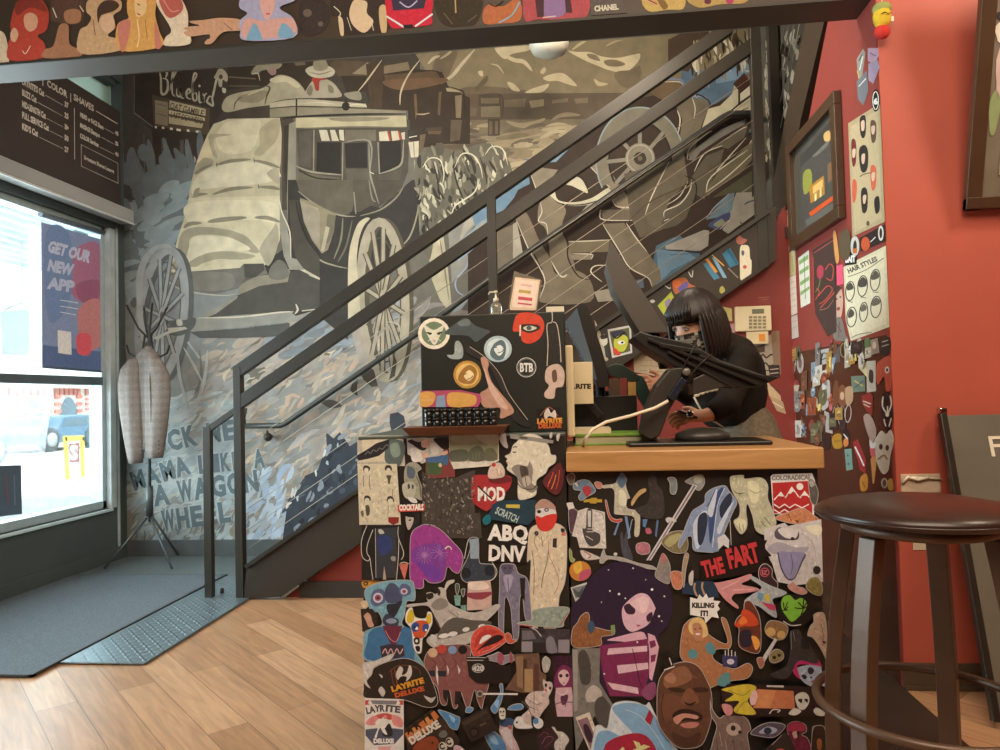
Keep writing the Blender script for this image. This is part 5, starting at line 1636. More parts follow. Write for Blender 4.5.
# crowd picture texture
a = Art('front', g=GP, wb=WBP, base=.001, stack=stkL)
brush(a, [(423, 476), (456, 478), (474, 472), (476, 534), (452, 534), (446, 530), (424, 526)], 220, ['6b6258', '2c2622', '857b6e', '3c352f', '9b9182', '544c44'], 3.2, 1.1, 80, 50, 21)
a.build('sticker', M['print'], ct, label='speckled faces in the crowd photograph')
R__ = [
('fragment of a brown bust and a blue red fish toy', '''
V 560 470 7.143
O 6b5a4c 45,50 80,20 108,40 100,90 70,105
O 6d8494 95,100 150,70 205,75 250,130 250,160 200,190 150,220 130,190 150,150 100,140
S a83c3c 160,130 200,110 225,150 190,190
S cfc4ac 105,100 120,90 130,120
'''),
('gold bow tie shaped badge', '''
V 560 470 7.143
B b8963a 170,213 215,205 225,198 265,198 262,208 300,208 300,230 260,230 258,240 215,238 210,228 168,230
'''),
('small red and white figure cutout', '''
V 560 470 7.143
O 57404a 60,290 90,270 130,300 130,380 100,445 70,440 60,350
P d9cfbf 45,235 90,230 105,270 60,285
'''),
('white card with a grey skeleton hand', '''
V 560 470 7.143
B cfc6b8 85,470 130,290 190,270 320,300 330,560 140,555 120,480
S 4a4644 190,300 205,275 230,290 230,420 250,440 285,460 280,520 220,545 180,500 160,420 185,410
P c9c3b8 197,290 222,290 220,405 200,405
L cfc8bc 5 195,420 240,420
L cfc8bc 5 190,440 240,440
L cfc8bc 5 185,470 235,500
L 8a857e 4 250,290 300,310 310,350
'''),
('alien green peas and small flag cutout', '''
V 560 470 7.143
O 8da04a 65,560 85,580 90,620 110,640 90,660 68,640
O c8bfb0 150,570 290,625 280,635 180,640
L b04038 6 170,580 220,610 200,630
'''),
('round orange and yellow planet sticker', '''
V 565 540 7.143
C c9813c 108,220 78 72
S d9b048 60,180 110,150 120,210 80,240
S b8566a 110,230 170,205 185,240 140,285 100,280
'''),
('grey instant photograph of mountains', '''
V 565 540 7.143
B c9c4b8 38,340 155,302 205,420 85,468
P 7c8280 50,345 150,318 180,385 75,418
S 4c5250 60,350 100,370 130,330 120,400 80,400
'''),
('white masked seated figure with outstretched pink hand', '''
V 560 470 7.143
O b9b39a 410,60 440,18 475,60 470,105 485,160 500,200 480,210 480,270 560,290 572,330 565,460 530,465 530,340 440,320 395,315 385,290 385,140 310,130 300,110 390,95
S 5a7080 410,60 440,20 472,60 465,100 440,128 412,100
S d8d2b4 430,140 470,170 470,250 420,240
O c07a66 245,90 270,80 300,95 300,125 275,135 255,120
O b8463a 320,225 335,220 360,320 400,350 440,345 440,365 400,375 350,345
P 6f8aa8 380,460 415,370 425,375 395,465
P 6f8aa8 460,330 480,330 505,480 490,490
L 9aa8b4 6 485,490 510,370 520,350
'''),
('grey shaded seated figure outline with blue legs', '''
V 560 470 7.143
O 3c3834 630,60 660,32 690,60 690,100 730,150 745,240 740,320 700,350 600,340 540,290 540,270 620,240 640,160 630,110
P 5a7898 590,350 625,350 610,410 590,400
P 5a7898 690,355 705,355 690,480 678,470
O b89a6a 510,220 560,150 605,130 612,150 560,190 515,255
'''),
('dark grey open hand cutout', '''
V 560 470 7.143
O 4a4a50 430,470 445,440 455,500 470,440 480,440 485,520 500,560 520,640 470,640 440,580
'''),
('small pink box cutout', '''
V 560 470 7.143
O b07078 545,530 600,515 640,535 640,590 590,605 548,585
S b06070 610,420 640,415 655,450 620,455
'''),
('grey bone and spoon cutout', '''
V 565 540 7.143
O a8a296 245,150 275,60 290,100 310,110 400,120 520,160 620,180 650,210 520,190 400,150 310,135 270,165
E cfc9bc 360,98 14 12
'''),
('upright grey silver drill with long rod', '''
V 640 470 8.333
O 8f938c 375,100 400,75 470,40 525,45 540,110 500,170 460,160 440,130
S b9b8a0 450,60 510,50 510,100 460,110
P c6c2bc 440,115 475,130 90,750 50,750
P 7c6a6c 448,125 462,132 75,750 65,750
O 7f8482 225,70 260,55 300,75 308,150 290,200 250,190 245,110
O c6c2bc 210,410 235,390 290,405 300,430 250,425 230,440
'''),
('blue and white draped crystal shape with a bowl of smoke', '''
V 640 470 8.333
O 7a6f50 175,590 240,520 360,505 400,600 380,680 290,690 215,650
S a8a070 200,600 260,540 340,530 300,600 240,640
O 8494ac 360,500 400,400 440,330 530,270 540,200 600,150 700,125 740,170 805,260 780,330 740,420 700,520 660,620 640,680 520,680 440,660 430,560 390,560 330,650 315,600
S c4cbd4 460,640 440,450 520,340 560,360 500,480 500,620
S 2d3444 480,400 540,350 560,420 520,600 480,600
S 3d4f78 570,320 640,180 690,150 640,330 590,600 570,520
S c4cbd4 560,340 620,180 640,170 600,380
S 2d3444 660,300 740,190 760,260 680,400
S c4cbd4 640,480 720,330 780,250 760,300 700,440 660,530
L c9cfd8 7 700,150 640,300 600,640
L 2d3444 6 620,170 560,300
P d0cbc4 640,560 700,530 740,580 735,650 690,620 650,660
L c4bfb6 5 745,410 755,620
'''),
('pale green plaster torso with two hanging hands', '''
V 640 470 8.333
O b9b594 745,60 800,40 860,40 870,70 1000,60 1060,120 1060,230 1100,330 1130,440 1090,500 1050,540 960,500 930,380 890,280 880,350 890,430 880,490 840,530 800,490 775,420 820,380 820,280 760,170
S 5a583c 760,160 820,190 870,180 820,200
S d5d0a8 890,100 980,110 980,250 920,260
L 8a865e 5 900,160 960,190 1000,170
S d5d0a8 780,430 830,400 880,430 860,500 830,480
L 4a4830 4 820,440 830,500
L 4a4830 4 850,450 860,500
L 4a4830 5 1000,420 1040,470
L 4a4830 5 1030,390 1080,450
'''),
('red and white mountain sticker with grey capitals', '''
V 690 470 5.77
B dcd6cc 460,35 475,22 698,16 715,60 710,255 475,252
T 8b857c 36 466,56 -1 228 .06 COLORADICAL
P b3302e 470,72 695,60 700,252 478,248
A e8e0d4 7 480,170 520,125 545,158 582,95 620,150 630,158 655,120 682,155
P e8e0d4 500,148 518,122 536,150
P e8e0d4 560,132 582,92 606,132 590,120 575,135
P e8e0d4 640,145 655,118 672,145
C e8e0d4 628,93 20 20
A e8e0d4 7 480,195 510,215 540,195 570,215 600,195 640,215 680,195
A 3a2420 5 480,208 510,228 540,208 570,228 600,208
A e8e0d4 7 480,225 510,245 540,225 570,245
'''),
('orange toy train cutout', '''
V 690 470 5.77
O c08058 490,265 560,240 640,215 700,250 745,290 700,310 600,310 500,285
S 4a3026 600,285 620,290 615,300
L 7a4a34 5 560,250 580,290
'''),
('grey photo of a saint statue', '''
V 690 470 5.77
O 5a544e 675,60 700,50 720,80 735,130 720,200 690,180 680,120
S a8a296 680,65 700,58 712,85 690,95
'''),
('close up face of an old man sticking out a grey tongue', '''
V 690 470 5.77
B c6beb6 420,340 540,300 560,320 750,280 760,640 600,660 500,640 470,540 430,460
S 5a4f58 480,360 500,330 520,330 530,370 600,390 620,350 620,390 590,400 500,395
S d3cbc4 500,340 560,330 610,350 600,390 540,385
E 2f2628 585,392 12 10
S a39ca0 440,450 500,410 600,440 680,440 640,480 560,460 490,480
S 8a84a0 500,475 560,465 660,480 620,560 580,625 550,620 520,560
L 6a6480 6 575,480 585,540 575,600
L 4a4452 7 500,470 520,560 560,625 600,610 640,520 660,480
S e0d8b8 660,320 745,315 745,370 690,360
C 2f2622 724,572 22 24
L b0a8a0 5 640,360 700,420 720,500
'''),
('red dripping capitals on black', '''
V 690 470 5.77
B 1d1512 60,490 210,450 370,370 400,400 440,400 420,440 465,490 420,500 430,560 350,590 60,640
T c23a3c 125 78,612 -14 125 .05 THE
T c23a3c 150 222,560 -14 185 .05 FART
'''),
('black and red round stamp sticker', '''
V 690 560 7.143
O 3a2428 480,80 500,30 540,20 580,60 580,110 620,160 600,200 500,150
E a84a54 525,80 34 34
E 2a1a1e 525,80 25 25
T c86a70 40 505,95 0 40 .04 IZ
'''),
('hand in a striped blue sleeve reaching right', '''
V 690 560 7.143
O c98a86 150,160 210,150 320,125 410,95 435,100 420,130 360,165 470,190 475,210 360,230 310,235 290,270 330,310 340,330 325,335 250,280 200,220
P 26384a -60,160 60,140 160,145 190,200 200,260 80,250 -60,230
L b08a6a 14 30,155 25,200 45,250
L b08a6a 14 85,150 80,190 100,240
L e0b0a4 6 220,200 340,140
L e0b0a4 6 300,205 450,200
'''),
('white spiky speech burst with black capitals', '''
V 690 560 7.143
B e6dfd2 -5,255 45,270 60,235 85,260 110,230 125,262 165,255 160,280 210,285 190,315 208,340 185,360 200,405 150,395 105,440 95,400 -5,380
T 241c1a 48 8,330 0 158 .06 KILLING
T 241c1a 52 68,388 0 55 .06 IT!
'''),
('dark roll of printed bandage with colours', '''
V 690 560 7.143
O a5a8a4 380,290 430,240 480,210 500,180 430,130 435,105 560,170 680,220 640,250 580,270 600,330 610,400 560,380 480,320
P c8b44c 520,230 560,240 560,290 530,280
P b8405a 500,290 600,310 600,350 560,345
P 6a93a8 480,220 520,230 500,280 470,260
'''),
('cluster of pink toes and green nugget', '''
V 690 560 7.143
O c08a78 690,170 730,150 760,180 800,190 830,220 800,240 750,230 700,200
O 8a7a44 820,160 850,120 900,115 935,170 930,240 880,240 825,200
'''),
('black round sticker with a green heart and leaf shapes', '''
V 690 560 7.143
C 1f1a18 740,350 128 115
S 7fb83c 640,300 655,255 700,240 740,275 780,260 820,290 815,340 770,390 715,430 670,380 650,350
L 1f1a18 7 655,290 665,345 690,320
L 1f1a18 7 640,350 690,345
L 1f1a18 7 665,345 685,290
L 1f1a18 8 800,270 795,330
L 1f1a18 8 735,330 795,335 840,310
L 1f1a18 8 760,290 795,335 780,380
L 1f1a18 8 830,280 795,335
L d0c8b8 7 655,425 710,455 780,450
'''),
('burning van cutout with orange flames', '''
V 690 560 7.143
O 6a3626 310,450 330,400 370,360 380,290 420,280 460,330 490,400 500,520 490,640 430,650 340,600 340,480
S c84a2a 310,450 350,400 370,340 440,370 480,440 440,460 380,460 340,470
S e07a3a 340,430 370,390 400,430 360,450
S 2c2430 350,500 420,490 430,590 370,610 345,560
S e8a04c 430,530 470,540 490,590 460,630 440,580
'''),
('brown sunglasses face and steel knife cutout', '''
V 690 560 7.143
O 8a6a44 525,470 560,420 640,430 690,470 670,540 620,560 560,540 530,510
E c9a060 565,500 35 32
E c9a060 640,520 30 28
B c4bcb4 595,545 610,560 530,700 500,750 480,740 520,660
O a86a54 465,690 510,680 520,730 490,760
'''),
('gold rings cutout', '''
V 690 560 7.143
O 8a7a54 555,660 600,620 650,640 655,690 600,720 560,710
E 2a221a 590,680 14 12
E 2a221a 625,665 12 12
'''),
('pale nude standing figure cutout', '''
V 690 560 7.143
O c4a88c 870,380 910,360 950,380 965,500 960,650 970,720 930,640 900,590 860,540 825,525 845,460 870,430
L 7a5a44 4 920,440 940,520 935,600
S 3a2a22 925,565 955,570 950,585
'''),
('woman in a teal bikini with raised arms', '''
V 690 560 7.143
O a8714c -80,640 -60,480 -30,430 20,400 90,420 110,480 130,520 230,580 260,560 215,420 225,395 260,430 290,560 270,620 210,620 160,640 170,700 300,760 400,720 440,760 400,830 280,850 180,880 110,900 60,800 0,760 -60,700
S d9b878 -10,430 50,395 100,430 120,520 60,540 -10,500
S b8805c 10,450 60,440 85,490 70,550 30,560
E f0e4d8 50,515 18 7
E 3a2420 30,480 7 5
E 3a2420 65,475 7 5
S 5a8a8c 100,600 140,570 175,620 160,660 120,650
S 5a8a8c -20,640 20,620 50,660 30,690 -15,680
S 5a8a8c 190,840 240,790 275,800 270,880 200,880
'''),
('fries box with purple print cutout', '''
V 690 560 7.143
B 3c3a5c 222,660 330,670 325,750 225,745
P d9cfc0 240,630 246,630 246,665 240,665
P d9cfc0 262,622 268,622 268,668 262,668
P d9cfc0 285,628 291,628 291,670 285,670
P d9cfc0 310,640 316,640 316,672 310,672
E c9c4d0 280,710 26 20
'''),
('purple night portrait of a big haired girl in stripes', '''
V 565 540 7.143
O 2c1f33 50,470 110,400 160,300 250,200 380,150 520,180 660,240 740,330 770,450 740,600 670,690 640,960 640,1100 350,1110 250,1000 240,760 60,700 40,560
S d9b0b8 405,500 440,440 520,380 590,390 640,470 640,500 600,590 540,630 470,650 420,600
S 3a2438 420,470 460,450 500,490 490,525 440,520
S 3a2438 580,540 620,510 620,560 590,580
S a85a68 510,600 540,605 520,615
S e6c4c0 470,440 560,400 600,440 560,520 480,470
S d9a8b4 300,710 400,680 540,650 580,690 580,740 400,720
P 7c2a50 240,750 590,700 600,940 560,1110 320,1110 270,960
P d9b4b8 310,770 585,750 585,790 300,815
P d9b4b8 370,890 590,870 595,915 380,950
P d9b4b8 300,1010 520,1050 525,1095 340,1060
P d9a8b4 590,660 640,680 670,760 650,870 620,1000 600,980 600,800
P 7c2a50 600,720 640,710 650,750 610,770
P 7c2a50 610,820 650,810 640,860 612,870
L 241828 5 480,770 510,900 530,1000 560,1060
S 8a4a68 545,1090 580,1030 640,1010 650,1090 600,1140
E f0e6e8 385,382 9 9
E f0e6e8 620,350 9 9
E f0e6e8 670,540 8 8
E f0e6e8 708,398 7 7
E f0e6e8 320,360 6 6
E f0e6e8 430,412 6 6
E f0e6e8 485,198 6 6
E f0e6e8 575,280 5 5
E f0e6e8 310,210 5 5
E f0e6e8 260,440 5 5
E f0e6e8 515,725 7 7
E f0e6e8 280,950 6 6
E f0e6e8 690,575 5 5
'''),
('boxers fighting with a green can cutout', '''
V 565 540 7.143
O 8c5a38 50,640 90,580 110,540 150,510 175,530 180,600 230,620 330,640 350,600 355,665 310,680 260,690 250,750 60,760
S 3c5468 160,600 190,570 215,610 190,660 165,640
P 7c9458 325,605 355,600 355,660 330,668
'''),
('grey photograph of a seated person and a hand', '''
V 565 645 7.143
B 7a756c 50,20 250,18 245,260 330,400 430,540 480,620 440,640 350,630 210,500 80,760 60,500
P 9a948a 55,30 90,30 90,460 65,470
S 4a4540 95,60 140,30 180,120 180,260 120,270 100,160
S b8aea0 150,330 200,280 260,320 250,380 160,400
S 4f4b46 215,400 270,360 330,440 360,520 350,570 270,580 220,510
S a8a094 350,570 400,530 460,570 470,620 370,610
'''),
('tilted cream framed retro picture', '''
V 565 645 7.143
B d9c8b0 75,510 175,472 258,700 235,750 180,760
P 8a6a70 90,530 160,505 235,700 180,730
S 3a2430 130,570 160,560 200,650 180,690 150,650
'''),
('blue toothy mascot helmet sticker with red patch', '''
V 565 645 7.143
O cfd4d4 330,430 400,392 500,395 570,420 600,400 640,480 700,570 770,680 800,860 230,860 210,600 250,560 300,580
S 84aac4 335,440 420,405 520,410 600,450 680,570 750,700 770,850 250,850 225,640 300,600 400,640 480,620 400,530
P a8283c 580,500 600,450 630,500 610,562 565,530
S a8283c 280,720 340,660 480,620 580,640 650,740 640,850 290,850
T d9cf8a 150 480,750 20 110 .06 x
P d9cf8a 380,750 410,715 425,730 400,800
L c4d8e4 4 430,450 540,500 640,620 720,750
'''),
('large photo of a grimacing bald man with his tongue out', '''
V 565 645 7.143
O 5f3d2c 650,420 660,250 720,150 800,110 880,105 950,140 1000,220 1040,330 1040,500 1000,640 960,700 880,720 800,710 720,640 660,540
S 8a5c42 700,230 780,150 860,140 900,220 820,270 720,290
S a8775a 700,220 750,180 790,220 760,260
S 6d4632 680,360 760,330 860,400 820,470 740,520 680,480
S 3a241a 730,290 790,285 850,300 840,320 760,315
S 3a241a 910,290 980,285 1020,300 1000,320 930,318
S 7c503a 820,380 860,300 900,300 950,380 930,400 880,410 840,405
S 2a1812 845,385 880,400 930,385 900,412 860,408
S 2c1a14 760,480 820,440 900,445 970,480 960,520 860,520 790,530
S c48a76 770,500 830,470 900,475 945,490 930,510 850,500 800,545 775,530
S b87868 820,545 900,530 950,540 920,570 850,572
S 4a2e22 760,600 860,640 960,600 940,690 860,710 780,680
L 3a241a 6 700,330 680,420 700,520
L 8a6a58 4 740,200 850,190 940,220
'''),
('tiny black top hat cutout', '''
V 565 645 7.143
B 1a1614 680,80 750,60 775,140 710,170
P cfc6b8 735,75 742,73 760,125 753,128
P cfc6b8 700,158 775,130 778,140 705,166
'''),
('shaggy brown owl with one round eye', '''
V 690 645 7.143
O 7a6458 135,340 150,430 200,500 240,480 340,480 400,510 425,580 400,620 420,760 400,860 130,860 150,680 180,560 140,480
E b8a090 300,580 52 46
E 2a1e1c 298,572 18 20
E 2a1e1c 345,600 12 12
L a89080 5 200,600 220,700
L a89080 5 240,650 260,760
L 4a3830 5 300,650 310,760
L 4a3830 5 180,650 190,740
'''),
('comic panel of a blonde woman facing a skull across an orange page', '''
V 690 645 7.143
B 2a1b1a 210,300 260,260 460,260 540,270 860,280 975,300 985,480 400,490 240,480
P c87a50 465,295 725,308 735,435 440,430
P d8905c 480,300 600,305 560,430 460,425
S cfb83c 215,300 300,275 400,260 460,280 440,330 400,380 460,470 340,470 300,440 340,380 240,380 300,330
L 7a6a20 4 260,300 360,340 420,300
L 7a6a20 4 320,460 360,400 400,380
S e2b8b0 420,340 450,300 470,330 460,390 430,410 415,380
P c4545c 860,340 890,305 975,420 975,475 930,440
S d8d4c0 740,340 790,315 830,340 835,390 800,440 760,430 740,380
S 1f1816 755,370 785,365 780,395
S 1f1816 800,368 825,365 822,392
S d8d4c0 690,470 730,430 780,450 740,480
S d8d4c0 865,450 890,425 945,460 940,485 890,480
L d8c8b8 8 555,470 580,440 630,445 610,460
P cfc4b4 535,268 655,270 655,284 535,280
S cf8a84 215,410 250,400 290,420 290,470 250,480
'''),
('pink haired woman with skull face paint', '''
V 690 645 7.143
O a8b4c0 740,150 900,120 930,180 975,210 980,275 900,270 850,275 790,240
S c0306c 695,60 720,15 800,10 880,60 925,130 900,130 820,120 750,130 770,220 730,190 700,120
S 2a2430 825,150 850,140 870,165 850,190 828,180
S 2a2430 780,200 800,190 820,210 800,225
S b8384c 845,240 890,225 880,250
E 2a2430 848,212 8 7
'''),
('single grey blue eye cutout', '''
V 690 645 7.143
O 5c505c 420,610 470,560 560,530 665,548 640,600 580,640 480,630
S a8aab0 480,600 540,560 610,580 580,610 520,612
E 2c3a4a 542,590 28 24
'''),
('crimson beret figure cutout', '''
V 690 645 7.143
O 7c2c40 690,590 720,550 780,545 830,575 830,620 800,640 850,680 880,860 700,860 710,700
S d2b0a0 730,625 765,610 770,650 745,665
S 2a1c22 760,620 780,610 775,670
S b03a54 690,590 720,552 790,548 830,590 800,612 700,612
'''),
('brown hooded figure with orange face', '''
V 690 645 7.143
O 3e2c20 870,610 890,575 950,575 980,640 1000,860 870,860
L c0a890 4 872,620 890,578 950,578 970,630
S a8683c 905,680 925,665 940,690 935,740 910,740
'''),
('striped triangular wedge cutout', '''
V 690 645 7.143
O 3a2e28 510,740 600,660 660,600 720,680 740,860 540,860
L b8a898 4 570,690 640,620
C c4503c 632,745 38 30
E dfd5c8 632,738 18 12
'''),
('grey ribbon of smoke cutout', '''
V 690 560 7.143
O 3a3634 640,760 680,720 700,620 700,500 760,480 800,560 860,620 900,700 870,720 760,700 700,800 640,830 560,800
L 8a8680 4 705,490 710,620
L 8a8680 4 720,490 735,560
P 24201e 775,545 830,540 835,620 780,615
'''),
('statue holding an orange jug cutout', '''
V 565 540 7.143
O 8a8078 660,180 690,95 720,110 750,180 750,260 740,310 680,290 640,250
S b0706a 680,110 705,95 720,140 690,160
O c27a5c 750,220 830,225 830,330 790,345 760,310
O a08a70 830,190 850,90 880,100 860,200 845,330 830,280
O c4bcb0 880,240 910,210 905,310 880,300
'''),
]
stickers(R__, dk, 'front', stkR)
# ================================================================ display box on the counter and things on it
def qbox(px0, py0, px1, py1, Y, depth, mb=None):
    """solid whose front face at distance Y spans the given corners"""
    a = at(px0, (py0+py1)/2, 1, Y); b = at(px1, (py0+py1)/2, 1, Y); zt_ = at((px0+px1)/2, py0, 1, Y).z; zb_ = at((px0+px1)/2, py1, 1, Y).z
    w = mb or MB(); w.box((a.x, Y, zb_), (b.x, Y+depth, zt_)); return w
bx = thing('display_box', 'black display box covered in stickers standing on the tall counter', 'box', (at(490, 430, 1, 2.3).x, 2.32, zl))
xa = at(421, 380, 1, 2.26).x; xb = at(566, 380, 1, 2.26).x; zt_ = at(490, 314, 1, 2.26).z
w = MB(); w.box((xa, 2.26, zl+.001), (xb, 2.50, zt_)); w.build('body', mat('box_black', '#242722', .45, 0, .1, 10), bx, bevel=.003)
zbx = zt_
S_ = [
('round white rimmed sticker with a green wolf face', '''
V 400 300 5
C e6dcc0 170,168 80 78
E 6f8062 170,168 62 60
S d9d6b8 120,125 170,150 220,125 200,180 172,225 140,180
S 2f3a2c 130,160 160,165 150,175
S 2f3a2c 185,165 212,158 195,175
S c9a8a8 165,200 180,200 172,215
L e6e6cc 3 140,205 172,190 205,205
'''),
('faded grey vintage car print', '''
V 400 300 5
O 4a5250 225,160 290,110 330,90 380,130 450,155 430,175 380,210 340,180 250,175
S 6a726e 290,110 340,95 350,125 300,130
'''),
('round silver sticker with a laughing face', '''
V 400 300 5
C a9bcb8 490,245 70 66
E c9d4cc 490,245 56 53
S 5c6e70 450,270 470,220 510,200 530,230 520,290 480,300
S d9ded4 470,245 500,225 520,250 495,280
L 3a4a4c 4 470,240 485,235
L 3a4a4c 4 490,265 510,258 520,245
'''),
('red lips shaped sticker with an eye inside', '''
V 400 300 5
O c8452c 590,70 640,62 700,80 722,130 700,190 650,218 610,205 600,160 565,155 572,100
S 3c2a20 605,125 640,120 690,125 700,145 650,165 605,150
S c9c4ac 615,140 645,128 685,140 645,155
E 4a5a52 645,140 13 12
L d8d0b8 7 602,125 600,180
'''),
('white ring logo with three letters', '''
V 400 300 5
R d9d6c8 632,337 48 48 0 3
T d9d6c8 60 598,358 0 68 .04 BTB
R 8a887c 632,337 42 42 0 2
'''),
('tall sepia barber figure cutout hanging upside down', '''
V 400 300 5
B 2c2924 735,130 785,115 800,150 815,300 820,420 770,440 735,420 730,300
L c7b8a0 4 760,60 760,110 735,125 740,220 735,330
L c7b8a0 4 765,110 785,125 800,220 805,310
S c4a994 735,340 790,320 822,360 815,430 780,440 770,490 730,490 722,465 745,430 725,400
S 6a4a3a 760,360 780,350 785,400 765,410
'''),
('round gold coin sticker with a laughing face', '''
V 400 300 5
C b98a3e 337,373 70 70
E d9b468 337,373 58 58
S a07034 290,400 310,350 350,325 385,355 370,410 330,420
S e6cf9a 320,380 345,350 370,375 345,405
L 6a4420 4 318,372 332,368
L 6a4420 4 335,398 355,390 365,378
'''),
('pale grey club shaped cutout', '''
V 400 300 5
O 98a096 235,275 270,270 275,215 295,205 315,240 310,290 260,295
'''),
('pale dancing woman in a sheer dress with a long cello', '''
V 400 300 5
O 2e2c28 330,240 350,232 430,290 500,370 540,450 560,530 610,580 650,625 630,635 560,590 520,480 440,330 340,270
L b4a290 3 350,234 430,290 500,370 545,470 640,600
S b98a70 405,290 430,290 445,320 440,350 460,410 500,460 570,550 540,580 500,590 500,540 420,535 400,470 440,440 440,400 415,340
S d3ac94 420,340 450,400 490,460 540,540 500,530 450,450
'''),
('pink and yellow bricks strip with rounded shapes', '''
V 400 300 5
B b04c64 103,455 300,450 400,470 410,500 390,535 103,535
S d8a050 105,465 170,462 175,500 150,530 105,528
S d8a050 240,470 300,462 370,475 385,500 360,530 250,532
P 8a9aa8 185,480 225,475 230,535 180,535
L e0b0a0 3 105,500 170,500
'''),
('small black sticker with orange lettering and a kissing couple', '''
V 400 300 5
B 1f1b18 680,545 800,535 815,640 685,645
L b0694a 3 700,580 745,535 790,580
S d2c4b0 720,570 740,540 755,565 775,550 780,590 745,580 730,600
T d8923a 34 686,618 -2 126 .07 LAYRITE
T c4602c 34 692,641 -2 116 .07 DELUXE
'''),
]
stkB = []
for lab, spec in S_:
    a = Art('screen', g=GP, wb=WBP, stack=stkB, base=.0002); a.grain = .15 if 'cutout' in lab or 'woman' in lab else 0; a.run(spec); a.build('sticker', M['print'], bx, label=lab)
# walnut shelf and pomade tins
sh = thing('wooden_shelf', 'small walnut shelf board in front of the black display box', 'shelf', (at(452, 430, 1, 2.2).x, 2.2, zl+.001))
p0 = at(402, 428, 1, 2.14).x; p1 = at(507, 428, 1, 2.14).x
w = MB(); w.hexa([(p0+.02, 2.15, zl+.001), (p1-.02, 2.15, zl+.001), (p1-.015, 2.257, zl+.001), (p0+.02, 2.257, zl+.001), (p0, 2.13, zl+.027), (p1, 2.13, zl+.027), (p1, 2.257, zl+.027), (p0, 2.257, zl+.027)]); w.build('board', M['dark_wood'], sh, bevel=.002)
jm = mat('tin_black', '#1c1a18', .22, 0, .1, 20, spec=.6)
x0 = at(424, 420, 1, 2.18).x; x1 = at(497, 420, 1, 2.18).x; zj = zl+.0275; pj = None; nj = 9; rj = (x1-x0)/nj/2
for r in range(2):
    for i in range(nj):
        loc = (x0+rj*(2*i+1), 2.19, zj+r*.0265)
        if pj is None:
            pj = thing('pomade_tin', 'small glossy black tin stacked in two rows on the walnut shelf', 'tin', loc, 'black tins on the walnut shelf')
            w = MB(); w.lathe([(rj*.93, 0), (rj*.95, .002), (rj*.95, .016), (rj*.9, .0165)], loc, 16); w.build('tin_body', jm, pj)
            w = MB(); w.lathe([(rj*.98, .0166), (rj*.98, .025), (rj*.9, .0262), (.001, .0262)], loc, 16); w.build('lid', mat('tin_lid', '#2d2a28', .3, .3), pj)
        else: dup(pj, loc)
# sanitizer, card, tag on top of the box
Ys = 2.36
sp_ = thing('pump_bottle', 'clear hand sanitizer pump bottle on top of the black display box', 'bottle', (at(496, 300, 1, Ys).x, Ys, zbx))
cx = at(496, 300, 1, Ys).x; clear = mat('clear_plastic', '#c8c2b0', .12, 0, .03, 8, trans=.7)
w = MB(); w.lathe([(.017, 0), (.019, .003), (.019, .035), (.015, .045), (.008, .05), (.008, .055)], (cx, Ys, zbx+.0005), 16); w.build('bottle_body', clear, sp_)
w = MB(); w.lathe([(.009, .052), (.009, .062), (.004, .064), (.003, .08), (.006, .081), (.006, .087), (.003, .088)], (cx, Ys, zbx), 12); w.tube([(cx, Ys, zbx+.084), (cx-.02, Ys-.003, zbx+.083), (cx-.024, Ys-.004, zbx+.076)], .0025, 6); w.build('pump', M['white_plastic'], sp_)
cs = thing('sign_holder', 'clear acrylic holder with a pale pink card on top of the black display box', 'sign holder', (at(525, 310, 1, 2.32).x, 2.33, zbx))
P4 = [at(508, 309, 1, 2.33), at(537, 311, 1, 2.33), at(542, 280, 1, 2.33), at(514, 271, 1, 2.33)]
w = MB(); w.prism([(q.x, q.y, max(q.z, zbx+.0005)) for q in P4], (0, .003, 0)); w.build('card_back', clear, cs)
a = Art((1, 2.327, -1), g=1.15, wb=WBP); a.run('''
V 480 260 5
B d9b894 150,230 175,85 300,100 280,250 270,252 150,250
P e8cbb0 160,235 180,95 292,108 272,240
P b89a4a 195,148 255,155 252,170 192,162
P c2505a 192,182 262,190 260,206 190,198
P c2505a 190,212 260,220 258,228 188,220
P d8a8a0 205,118 260,125 258,135 204,128
'''); a.build('card', M['paper'], cs)
w = qbox(546, 306.5, 564, 312.5, 2.42, .002); tg = w.build('paper_tag', M['white_plastic'], label='small white folded tag at the right end of the black display box', cat='tag')
# cream board at the side
w = MB(); wq = qbox(566, 345, 574, 437, 2.34, .10); wq.build('divider_board', M['cream'], bevel=.006, label='upright cream divider board between the black box and the desk', cat='board')
DZ = zw1
def on_desk(o): return o
# desk items behind the divider
w = qbox(573, 362, 593, 404, 2.52, .05); wq = w.build('product_box', M['cream'], label='cream cardboard box with black lettering beside the divider board', cat='box', bevel=.002)
a = Art((1, 2.5195, -1), g=1); a.run('T 2a2018 6.5 574,388.5 0 17 .05 .RITE'); t_ = a.build('lettering', M['paper'], wq)
bk = thing('binder', 'green folder of papers lying on the desk behind the white cable', 'folder', (at(610, 430, 1, 2.45).x, 2.5, DZ))
w = MB(); xg0 = at(574, 430, 1, 2.42).x; xg1 = at(662, 430, 1, 2.42).x
w.box((xg0, 2.42, DZ+.001), (xg1, 2.62, DZ+.006)); w.box((xg0, 2.42, DZ+.030), (xg1-.01, 2.62, DZ+.038)); w.build('cover', mat('green_cover', '#6f9a34', .5), bk, bevel=.001)
w = MB(); w.box((xg0+.004, 2.425, DZ+.006), (xg1-.012, 2.615, DZ+.030)); w.build('pages', mat('paper_block', '#a5a283', .8, 0, .2, 120, stretch=(1, 1, 30)), bk)
w = MB(); w.box((xg0, 2.43, DZ+.0385), (at(611, 425, 1, 2.43).x, 2.6, DZ+.055)); w.build('paper_stack', mat('cream_paper', '#d8c6a4', .8), label='cream paper stack lying on the green folder', cat='papers')
